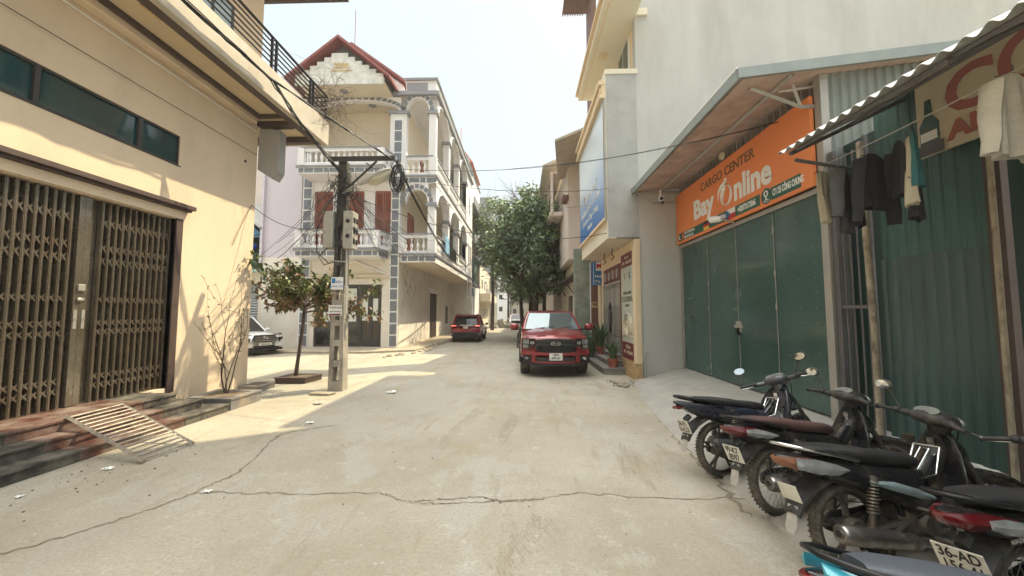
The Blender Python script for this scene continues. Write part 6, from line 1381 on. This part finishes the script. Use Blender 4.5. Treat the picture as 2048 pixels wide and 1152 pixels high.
def make_bike(name, label, loc, heading, lean=-9, steer=30, kind='underbone', paint='bike_black', seat='seat_black', tail='red', wheel='wire', plate=None, cat_='motorbike', mir=(-1, 1), psc=1, marks=(), muf='round', rack=False, r_=.295):
    e = empty(name, loc, heading, label=label, cat=cat_, group='motorbikes parked in a row by the sheds', world=False); e.rotation_euler = (R(lean), 0, heading)
    P_ = M[paint]; K = M['bike_plastic']; sco = kind == 'scooter'; WB = 1.24
    hd = Vector((1.0, 0, .84)); axis = Vector((-.42, 0, .9)).normalized(); ST = Matrix.Translation(hd) @ Matrix.Rotation(R(steer), 4, axis) @ Matrix.Translation(-hd)
    bike_wheel(e, (0, 0, r_), r_, wheel); bike_wheel(e, (WB, 0, r_), r_, wheel, ST, .034)
    # swingarm, shocks
    q = MB()
    for s in (-1, 1): q.tube([(0, s*.1, r_), (.2, s*.1, r_+.03), (.42, s*.08, .34)], [.02, .024, .028], 6); q.ell((0, s*.1, r_), (.045, .015, .035))
    q.tube([(.42, -.1, .34), (.42, .1, .34)], .03, 8); q.build('swingarm', M['engine_metal'], e, smooth=50)
    for s in (-1, 1):
        a = Vector((.03, s*.135, r_+.02)); b = Vector((.13, s*.135, .66)); q = MB(); q.tube([a, a.lerp(b, .38)], .02, 8); q.tube([a.lerp(b, .3), b], .012, 8); q.ell(tuple(a), (.025, .014, .025)); q.tube([a.lerp(b, .9), b], .03, 8)
        so = q.build('shock_absorber', M['engine_metal'], e, smooth=50)
        q = MB(); d = (b-a).normalized(); u = Vector((0, 1, 0)); v = d.cross(u); turns = 10; n_ = turns*10
        q.tube([a.lerp(b, .32+.6*i/n_)+(u*cos(i*2*pi/10)+v*sin(i*2*pi/10))*.028 for i in range(n_+1)], .0062, 5); q.build('spring', M['spring'], so, smooth=60)
    # brake, chain case
    q = MB(); q.lathe([(0, -.085), (.075, -.085), (.085, -.06), (.085, -.03), (0, -.03)], (0, 0, r_), 'y', 20); q.build('brake_drum', M['engine_metal'], e, smooth=40)
    q = MB(); q.loft([sec(x, z, .016, hh, 3, 10, .12) for x, z, hh in ((-.07, r_, .04), (0, r_, .075), (.2, r_+.02, .06), (.45, .33, .08), (.5, .33, .05))]); q.build('chain_case', K, e, smooth=50)
    # engine
    q = MB(); q.loft([sec(x, z, hw, hh, 4, 16) for x, z, hw, hh in ((.33, .32, .09, .05), (.38, .33, .12, .1), (.58, .32, .13, .1), (.66, .33, .1, .07))])
    q.loft([sec(x, .36, .075, .07, 5, 14) for x in (.64, .9)])
    for k in range(8): q.box(.66+k*.028, -.095, .275, .672+k*.028, .095, .445)
    q.lathe([(0, -.155), (.06, -.155), (.075, -.14), (.08, -.12), (0, -.12)], (.5, 0, .32), 'y', 18); q.lathe([(0, .155), (.07, .155), (.085, .13), (0, .12)], (.46, 0, .32), 'y', 18)
    if sco: q.loft([sec(x, z, .06, hh, 4, 12, .1) for x, z, hh in ((-.04, .3, .06), (.0, .31, .1), (.3, .36, .11), (.5, .36, .08))])
    q.build('engine', M['engine_metal'], e, smooth=35)
    q = MB(); q.tube([(.62, -.05, .52), (.6, -.05, .44), (.7, -.03, .38)], .03, 8); q.tube([(.4, -.06, .5), (.62, -.06, .58), (.85, -.02, .72)], .02, 6); q.tube([(.3, -.08, .55), (.36, -.09, .38)], .018, 6); q.tube([(.3, .08, .55), (.36, .09, .38)], .018, 6)
    q.build('frame', M['black_steel'], e, smooth=50)
    # exhaust
    q = MB()
    if muf == 'round':
        q.tube([(.8, -.04, .27), (.78, -.1, .2), (.6, -.15, .19), (.35, -.17, .23), (.28, -.17, .25)], .017, 8)
        ex = q.build('exhaust_pipe', M['muffler'], e, smooth=50)
        q = MB(); q.tube([(.36, -.17, .235), (.3, -.172, .25), (.1, -.178, .285), (-.16, -.185, .33), (-.26, -.188, .347), (-.275, -.188, .35)], [.024, .05, .057, .062, .06, .048], 18); q.tube([(-.25, -.188, .345), (-.285, -.189, .352)], [.026, .026], 12); q.build('muffler', M['muffler'], ex, smooth=50)
        q = MB(); q.tube([(-.284, -.189, .352), (-.288, -.189, .353)], .021, 12); q.build('exhaust_tip', M['black'], ex)
        q = MB(); q.tube([(-.02, -.205, .32), (.25, -.19, .275)], [.03, .022], 8, True, .5); q.build('heat_shield', M['chrome'], ex, smooth=60)
    else:
        q.tube([(.6, -.12, .22), (.4, -.15, .22)], .018, 8); ex = q.build('exhaust_pipe', M['muffler'], e)
        q = MB(); q.loft([sec(x, z, hw, hh, 2.6, 16, -.18) for x, z, hw, hh in ((.38, .26, .035, .04), (.25, .29, .055, .065), (-.1, .36, .058, .07), (-.2, .385, .05, .06), (-.23, .39, .03, .035))]); q.build('muffler', K, ex, smooth=50)
        q = MB(); q.loft([[(x, y, z-.05*h_), (x, y-.012, z-.02), (x, y-.012, z+.035), (x, y, z+.055*h_)] for x, y, z, h_ in ((-.19, -.225, .40, .7), (-.1, -.242, .38, 1.1), (.05, -.244, .35, 1.1), (.25, -.24, .32, .9), (.36, -.22, .31, .4))]); q.build('heat_shield', M['bike_grey'], ex, smooth=50)
        q = MB(); q.tube([(-.225, -.18, .39), (-.242, -.18, .393)], .024, 12); q.build('exhaust_tip', M['chrome'], ex)
    # main body
    if sco: bs = ((.66, .52, .08, .1), (.55, .55, .15, .16), (.35, .6, .165, .15), (.1, .66, .16, .12), (-.12, .70, .14, .09), (-.32, .75, .1, .06), (-.46, .80, .05, .028), (-.5, .815, .02, .012))
    else: bs = ((.68, .56, .06, .08), (.55, .56, .10, .13), (.38, .58, .13, .145), (.15, .63, .14, .12), (-.05, .675, .135, .09), (-.22, .715, .115, .068), (-.36, .755, .08, .045), (-.45, .785, .04, .022), (-.48, .795, .015, .01))
    q = MB(); q.loft([sec(*b_, 2.7, 22) for b_ in bs]); bd = q.build('body_panel', P_, e, smooth=50)
    if not sco:   # lower edge triangle panel
        for s in (-1, 1):
            q = MB(); q.loft([[(x, s*(w_), z0), (x, s*(w_+.012), (z0+z1)/2), (x, s*w_, z1), (x, s*(w_-.02), (z0+z1)/2)] for x, w_, z0, z1 in ((.02, .13, .60, .66), (.2, .145, .5, .64), (.45, .14, .42, .58), (.62, .11, .43, .54), (.74, .08, .47, .52))]); q.build('side_cover', P_, e, smooth=50)
    q = MB(); q.loft([sec(x, z, hw, hh, 2.6, 20) for x, z, hw, hh in ((.64, .70, .05, .03), (.58, .715, .1, .045), (.45, .735, .125, .05), (.3, .75, .135, .05), (.18, .77, .14, .055), (0, .805, .135, .045), (-.2, .83, .115, .035), (-.3, .84, .07, .02))]); q.build('seat', M[seat], e, smooth=60)
    q = MB(); q.tube([(.02, -.15, .765), (-.18, -.15, .815), (-.36, -.12, .855), (-.45, -.05, .875), (-.45, .05, .875), (-.36, .12, .855), (-.18, .15, .815), (.02, .15, .765)], .0125 if not sco else .018, 8, True); q.build('grab_rail', M['chrome'] if tail == 'orange' else M['black_steel'], e, smooth=60)
    # tail light and indicators
    tm_ = {'red': 'light_red', 'orange': 'light_clear', 'bigred': 'light_red', 'cyan': 'light_red', 'dark': 'bike_plastic'}[tail]
    if tail != 'dark':
        q = MB(); q.loft([[(x, -w_, z), (x, -w_*.9, z+h_), (x, w_*.9, z+h_), (x, w_, z), (x, w_*.6, z-h_*.9), (x, -w_*.6, z-h_*.9)] for x, w_, z, h_ in ((-.16, .142, .715, .035), (-.28, .125, .735, .045), (-.38, .09, .745, .045), (-.47, .05, .765, .03), (-.5, .02, .78, .012))]); tl_ = q.build('tail_light', M['light_red' if tail != 'orange' else 'light_orange'], e, smooth=40)
        for s in (-1, 1):
            q = MB(); q.loft([[(x, s*w_, z-h_), (x, s*(w_+.012), z), (x, s*w_*.97, z+h_)] for x, w_, z, h_ in (((-.06, .14, .705, .008), (-.16, .152, .715, .036), (-.3, .134, .738, .046), (-.41, .098, .755, .034)) if tail == 'orange' else ((-.06, .14, .705, .008), (-.16, .15, .715, .03), (-.27, .137, .735, .036), (-.34, .11, .745, .02)))]); q.build('indicator', M['light_clear'], tl_, smooth=40)
    else:
        q = MB(); q.box(-.5, -.05, .74, -.44, .05, .77); tl_ = q.build('tail_light', M['light_red'], e, bevel=.01)
    if tail == 'cyan':
        for s in (-1, 1):
            q = MB(); q.loft([[(x, s*w_, z), (x, s*(w_+.02), z+.02), (x, s*w_*.9, z+.05)] for x, w_, z in ((.3, .15, .68), (.1, .165, .7), (-.1, .16, .725), (-.3, .125, .765), (-.45, .06, .80))]); q.build('colour_panel', M['cyan_panel'], e, smooth=50)
    # rear fender, plate, flap
    q = MB(); q.loft([[(x, y*w_, z-.02*abs(y)) for y in (-1, -.6, 0, .6, 1)]+[(x+.012, y*w_, z-.02-.02*abs(y)) for y in (1, 0, -1)] for x, z, w_ in ((.2, .6, .07), (.0, .66, .08), (-.16, .66, .085), (-.29, .6, .08), (-.38, .52, .07), (-.43, .44, .06))]); rf = q.build('rear_fender', K, e, smooth=60)
    q = MB(); q.loft([[(x, -w_, z), (x, w_, z), (x+.006, w_, z), (x+.006, -w_, z)] for x, z, w_ in ((-.41, .47, .04), (-.43, .40, .04), (-.45, .34, .045), (-.46, .30, .03))]); q.build('mudflap', M['mudflap'], e, smooth=50)
    PT = Matrix.Translation((-.415, 0, .555)) @ Matrix.Rotation(R(-18), 4, 'Y') @ Matrix.Scale(psc, 4)
    q = MB(PT); q.box(-.006, -.097, -.072, .0, .097, .072); po = q.build('number_plate', M['plate_white'], e, bevel=.003); q = MB(); q.tube([(-.36, 0, .6), (-.41, 0, .56)], .02, 6); q.tube([(-.33, 0, .66), (-.39, 0, .62)], .03, 6); q.build('plate_bracket', K, e)
    if plate:
        q = MB(PT)
        for k, t in enumerate(plate): q.text(t, .074, Matrix.Translation((-.0075, 0, .033-.066*k)) @ FXN, sx=.8, ext=.0008, bold=.0012)
        q.build('lettering', M['black'], po)
    # leg shield and front
    if sco: ls = ((.97, .95, .05, .03), (.95, .88, .13, .05), (.93, .76, .18, .06), (.9, .62, .2, .06), (.86, .46, .19, .06), (.8, .34, .15, .07), (.72, .28, .12, .06))
    else: ls = ((.99, .93, .05, .03), (.97, .86, .10, .045), (.96, .74, .15, .05), (.93, .6, .19, .05), (.88, .46, .2, .045), (.82, .34, .16, .04), (.78, .28, .1, .03))
    rings = []
    for x, z, hw, th in ls:
        ring = []
        for k in range(20):
            a = 2*pi*k/20; yv = hw*math.copysign(abs(cos(a))**.7, cos(a)); ring.append((x+th*sin(a)*(1 if sin(a) > 0 else .6)-.11*(abs(yv)/.2)**2, yv, z))
        rings.append(ring)
    q = MB(); q.loft(rings); q.build('leg_shield', P_, e, smooth=60)
    q = MB(); q.loft([sec(x, z, hw, hh, 2.5, 16) for x, z, hw, hh in ((.9, .80, .06, .1), (1.0, .76, .09, .12), (1.1, .72, .06, .08), (1.16, .70, .02, .03))]); q.build('front_cowl', P_, e, smooth=60)
    q = MB(); q.loft([sec(x, z, hw, hh, 3, 14) for x, z, hw, hh in (((.6, .5, .11, .1), (.75, .42, .12, .12), (.9, .56, .09, .12), (.96, .7, .07, .1)) if sco else ((.58, .58, .055, .07), (.72, .58, .05, .06), (.86, .68, .045, .06), (.95, .8, .05, .06)))]); q.build('centre_tunnel', M['bike_grey'] if sco else K, e, smooth=60)
    if sco:
        q = MB(); q.box(.45, -.19, .27, .86, .19, .31); q.build('floorboard', K, e, bevel=.015)
    q = MB(); q.tube([(.5, -.24, .25), (.5, .24, .25)], .012, 6)
    for s in (-1, 1): q.tube([(.5, s*.16, .25), (.5, s*.26, .25)], .02, 8); q.tube([(.2, s*.14, .3), (.15, s*.25, .31)], .018, 8); q.tube([(.38, s*.1, .34), (.2, s*.14, .3)], .014, 6)
    q.tube([(.42, .12, .26), (.33, .24, .0)], .012, 6); q.tube([(.5, -.17, .32), (.44, -.19, .44), (.36, -.2, .46), (.36, -.26, .46)], .011, 6); q.tube([(.3, -.06, .22), (.12, -.12, .1), (.06, -.15, .1)], .013, 6); q.build('footrest', M['engine_metal'], e, smooth=50)
    if rack:
        q = MB()
        for y in (-.09, .09): q.tube([(.56, y, .6), (.72, y, .62), (.82, y*.9, .8)], .007, 6)
        q.tube([(.6, -.09, .605), (.6, .09, .605)], .006, 6); q.tube([(.62, -.03, .61), (.8, -.03, .78), (.81, .03, .78), (.63, .03, .61)], .007, 6); q.tube([(.82, -.08, .8), (.82, .08, .8)], .006, 6); q.build('front_rack', M['chrome'], e, smooth=60)
    q = MB(); q.box(.88, -.012, .80, .895, .03, .85); q.ell((.9, .02, .78), (.012, .018, .018)); q.tube([(.87, -.02, .74), (.84, -.02, .73), (.84, -.02, .70)], .005, 5); q.build('key_lock', M['chrome'], e)
    if tail == 'orange':
        q = MB(); q.loft([[(x, -w_, z0), (x, -w_-.014, (z0+z1)/2), (x, -w_, z1)] for x, w_, z0, z1 in ((.08, .148, .615, .635), (.25, .165, .56, .62), (.45, .158, .5, .56), (.6, .13, .475, .50))]); q.build('side_decal', M['teal_decal'], e, smooth=60)
    q = MB()
    for s in (-1, 1): q.tube([(.93, s*.12, .97), (1.02, s*.1, .95), (1.06, s*.05, .86), (1.02, s*.04, .76)], .005, 5); q.tube([(.3, s*.12, .4), (.15, s*.13, .42), (.02, s*.12, .36)], .005, 5)
    q.tube([(.42, -.13, .38), (.6, -.15, .42), (.74, -.11, .38), (.8, -.05, .3)], .007, 5); q.tube([(.1, -.12, .62), (.3, -.13, .52), (.5, -.12, .46)], .006, 5); q.build('control_cable', M['cable'], e, smooth=60)
    # steering assembly
    q = MB(ST)
    for s in (-1, 1): q.tube([(WB, s*.065, r_), (1.11, s*.065, .62), (1.06, s*.06, .72)], [.02, .024, .022], 8)
    q.tube([(1.06, 0, .7), (.97, 0, .92)], .02, 8); q.tube([(1.06, -.07, .7), (1.06, .07, .7)], .02, 6); q.build('front_fork', M['engine_metal'], e, smooth=50)
    q = MB(ST); q.loft([[(WB+(r_+.03)*cos(a), y*.055, r_+(r_+.03)*sin(a)-.012*abs(y)) for y in (-1, -.5, 0, .5, 1)]+[(WB+(r_+.02)*cos(a), y*.05, r_+(r_+.02)*sin(a)-.02) for y in (1, 0, -1)] for a in [R(t) for t in (15, 40, 65, 90, 115, 140, 160)]]); q.build('front_fender', P_, e, smooth=60)
    q = MB(ST); q.loft([sec(x, z, hw, hh, 2.5, 18) for x, z, hw, hh in ((.84, 1.0, .06, .03), (.87, 1.0, .12, .045), (.93, 1.0, .14, .06), (1.0, .985, .12, .06), (1.06, .965, .08, .05), (1.1, .95, .03, .02))])
    for s in (-1, 1): q.loft([[(.93+.035*cos(t)-.25*(abs(y)-.1), s*y, .99+.028*sin(t)) for t in [k*pi/5 for k in range(10)]] for y in (.08, .16, .22)])
    q.tube([(.98, 0, .95), (.97, 0, .84)], [.07, .055], 12); hc = q.build('handlebar_cowl', M['bike_grey'] if paint == 'bike_navy' else K, e, smooth=60)
    q = MB(ST); q.lathe([(0, .004), (.5, .004), (.52, 0), (0, 0)], n=20, T=Matrix.Translation((.905, 0, 1.052)) @ Matrix.Rotation(R(-24), 4, 'Y') @ Matrix.Diagonal((.1, .19, 1, 1))); q.build('gauge', M['glass_gauge'], hc)
    q = MB(ST); q.ell((1.085, 0, .965), (.03, .075, .04)); q.build('headlight', M['light_clear'], hc, smooth=80)
    for s in (-1, 1):
        q = MB(ST); q.tube([(.9, s*.2, 1.0), (.86, s*.26, 1.0), (.835, s*.37, .995)], .016, 10); q.tube([(.834, s*.37, .995), (.832, s*.385, .995)], .021, 10); q.ell((.875, s*.235, 1.0), (.03, .03, .028)); gp = q.build('handle_grip', K, e, smooth=60)
        q = MB(ST); q.tube([(.91, s*.23, .99), (.915, s*.28, .975), (.9, s*.37, .975), (.895, s*.4, .975)], [.008, .007, .006, .009], 6); q.build('brake_lever', M['chrome'], gp, smooth=60)
        if s not in mir: continue
        q = MB(ST); q.tube([(.88, s*.21, 1.02), (.885, s*.27, 1.1), (.87, s*.31, 1.16)], .007, 6); mc = Vector((.87, s*.335, 1.19))
        MT = Matrix.Translation(mc) @ Matrix.Rotation(R(s*12), 4, 'Z')
        q.ell((0, 0, 0), (.022, .068, .046), 16, 10, MT); mo = q.build('mirror', K, e, smooth=60)
        q = MB(ST); q.lathe([(0, -.0235), (.9, -.0225), (.94, -.014), (0, -.01)], n=20, ax='x', T=MT @ Matrix.Diagonal((1, .064, .042, 1))); q.build('mirror_glass', M['mirror_face'], mo)
    for t, sz, x, y, z, m_, tilt in marks:
        q = MB(); q.text(t, sz, Matrix.Translation((x, y, z)) @ Matrix.Rotation(R(-tilt), 4, 'Y') @ FYN, ext=.002, bold=.001, shear=.2); q.build('lettering', M[m_], bd)
    return e
H0 = R(16)
b1 = make_bike('parked_scooter', 'grey and black scooter farthest up the row, plate ending 514.23', (2.2, 4.24, 0), R(14), kind='scooter', paint='bike_navy', tail='dark', wheel='alloy', plate=('36-E1', '514.23'), steer=35, muf='sport', rack=True, r_=.29, marks=(('AIRBLADE', .045, .02, -.168, .70, 'chrome', 8), ('160', .06, .9, -.2, .72, 'chrome', -20)))
b2 = make_bike('parked_motorbike', 'dusty motorbike with worn brown seat and red tail, second from the far end', (2.3, 3.44, 0), R(12), seat='seat_brown', tail='red', wheel='wire', plate=('99-K7', '8597'), steer=-16, mir=(1,), paint='bike_black')
b3 = make_bike('parked_motorbike', 'black motorbike with orange and clear tail light and long muffler, middle of the row', (2.29, 2.72, 0), R(10), tail='orange', wheel='alloy', plate=None, steer=-20, mir=(1,), psc=.8, rack=True, marks=(('SYM', .045, .34, -.148, .52, 'chrome', 12),))
b4 = make_bike('parked_motorbike', 'black motorbike with big red tail light and plate 36-AD 156.41', (2.63, 2.05, 0), R(17), tail='bigred', wheel='wire', plate=('36-AD', '156.41'), steer=5, mir=(), marks=(('HONDA', .028, -.2, -.12, .66, 'chrome', 0),))
b5 = make_bike('parked_motorbike', 'nearest motorbike at the bottom edge with turquoise tail panel', (1.58, 1.34, 0), R(-6), tail='cyan', seat='seat_slate', wheel='wire', steer=10, lean=-13)
far = make_bike('parked_scooter', 'small dark scooter parked beyond the pickup in the street', (-.12, 20.2, 0), R(-92), kind='scooter', tail='dark', wheel='alloy', lean=-6); far['group'] = 'scooters standing in the street'
q = MB(); q.loft([sec(x, z, w_, h_, 2.4, 12) for x, z, w_, h_ in ((-.15, .05, .04, .04), (-.05, .07, .05, .05), (.0, .1, .05, .08), (.08, .2, .06, .07))]); 
for i in range(1): pass
for k, (x, y) in enumerate(((4.0, 4.12), (4.08, 3.98))):
    bt = MB(); bt.loft([sec(xx, zz, w_, h_, 2.6, 12) for xx, zz, w_, h_ in ((-.14, .04, .035, .035), (-.05, .055, .045, .05), (.03, .07, .042, .065), (.1, .06, .04, .055), (.13, .05, .02, .03))]); bt.tube([(.06, 0, .08), (.07, 0, .15), (.072, 0, .19)], [.045, .05, .055], 12); bt.v = [v_+Vector((x, y, .33)) for v_ in bt.v]
    bt.build('old_boot', mat('boot_leather', (.07, .05, .035), .7, var=.3, scale=20, bump=.3), smooth=60, label=('farther of two worn brown ankle boots by the green sheet wall', 'nearer of two worn brown ankle boots by the green sheet wall')[k], cat='boot', group='pair of old boots')
gl = MB(); r = random.Random(3)
for k in range(7): c0 = Vector((2.72+r.gauss(0, .05), 3.66+r.gauss(0, .04), .66)); gl.tube([c0, c0+rv(r)*.06, c0+rv(r)*.08+Vector((0, 0, .03))], [.02, .022, .012], 6)
gl.build('work_gloves', mat('glove_green', (.03, .1, .065), .9, var=.3, bump=.5), smooth=60, label='green work gloves lying on the body of the second motorbike', cat='gloves')
# ================================================================ thin dusty air
hz_ = MB(); hz_.box(-155, -155, -1, 155, 405, 40)
hm = bpy.data.materials.new('haze_air'); hm.use_nodes = True; hn = hm.node_tree.nodes; hn.clear()
ho = hn.new('ShaderNodeOutputMaterial'); hv = hn.new('ShaderNodeVolumePrincipled'); hv.inputs['Color'].default_value = (.95, .95, .93, 1); hv.inputs['Density'].default_value = .0016; hv.inputs['Anisotropy'].default_value = .35
hm.node_tree.links.new(hv.outputs[0], ho.inputs['Volume'])
hz_.build('haze', hm, kind='stuff', label='thin dusty haze filling the street air', cat='haze')
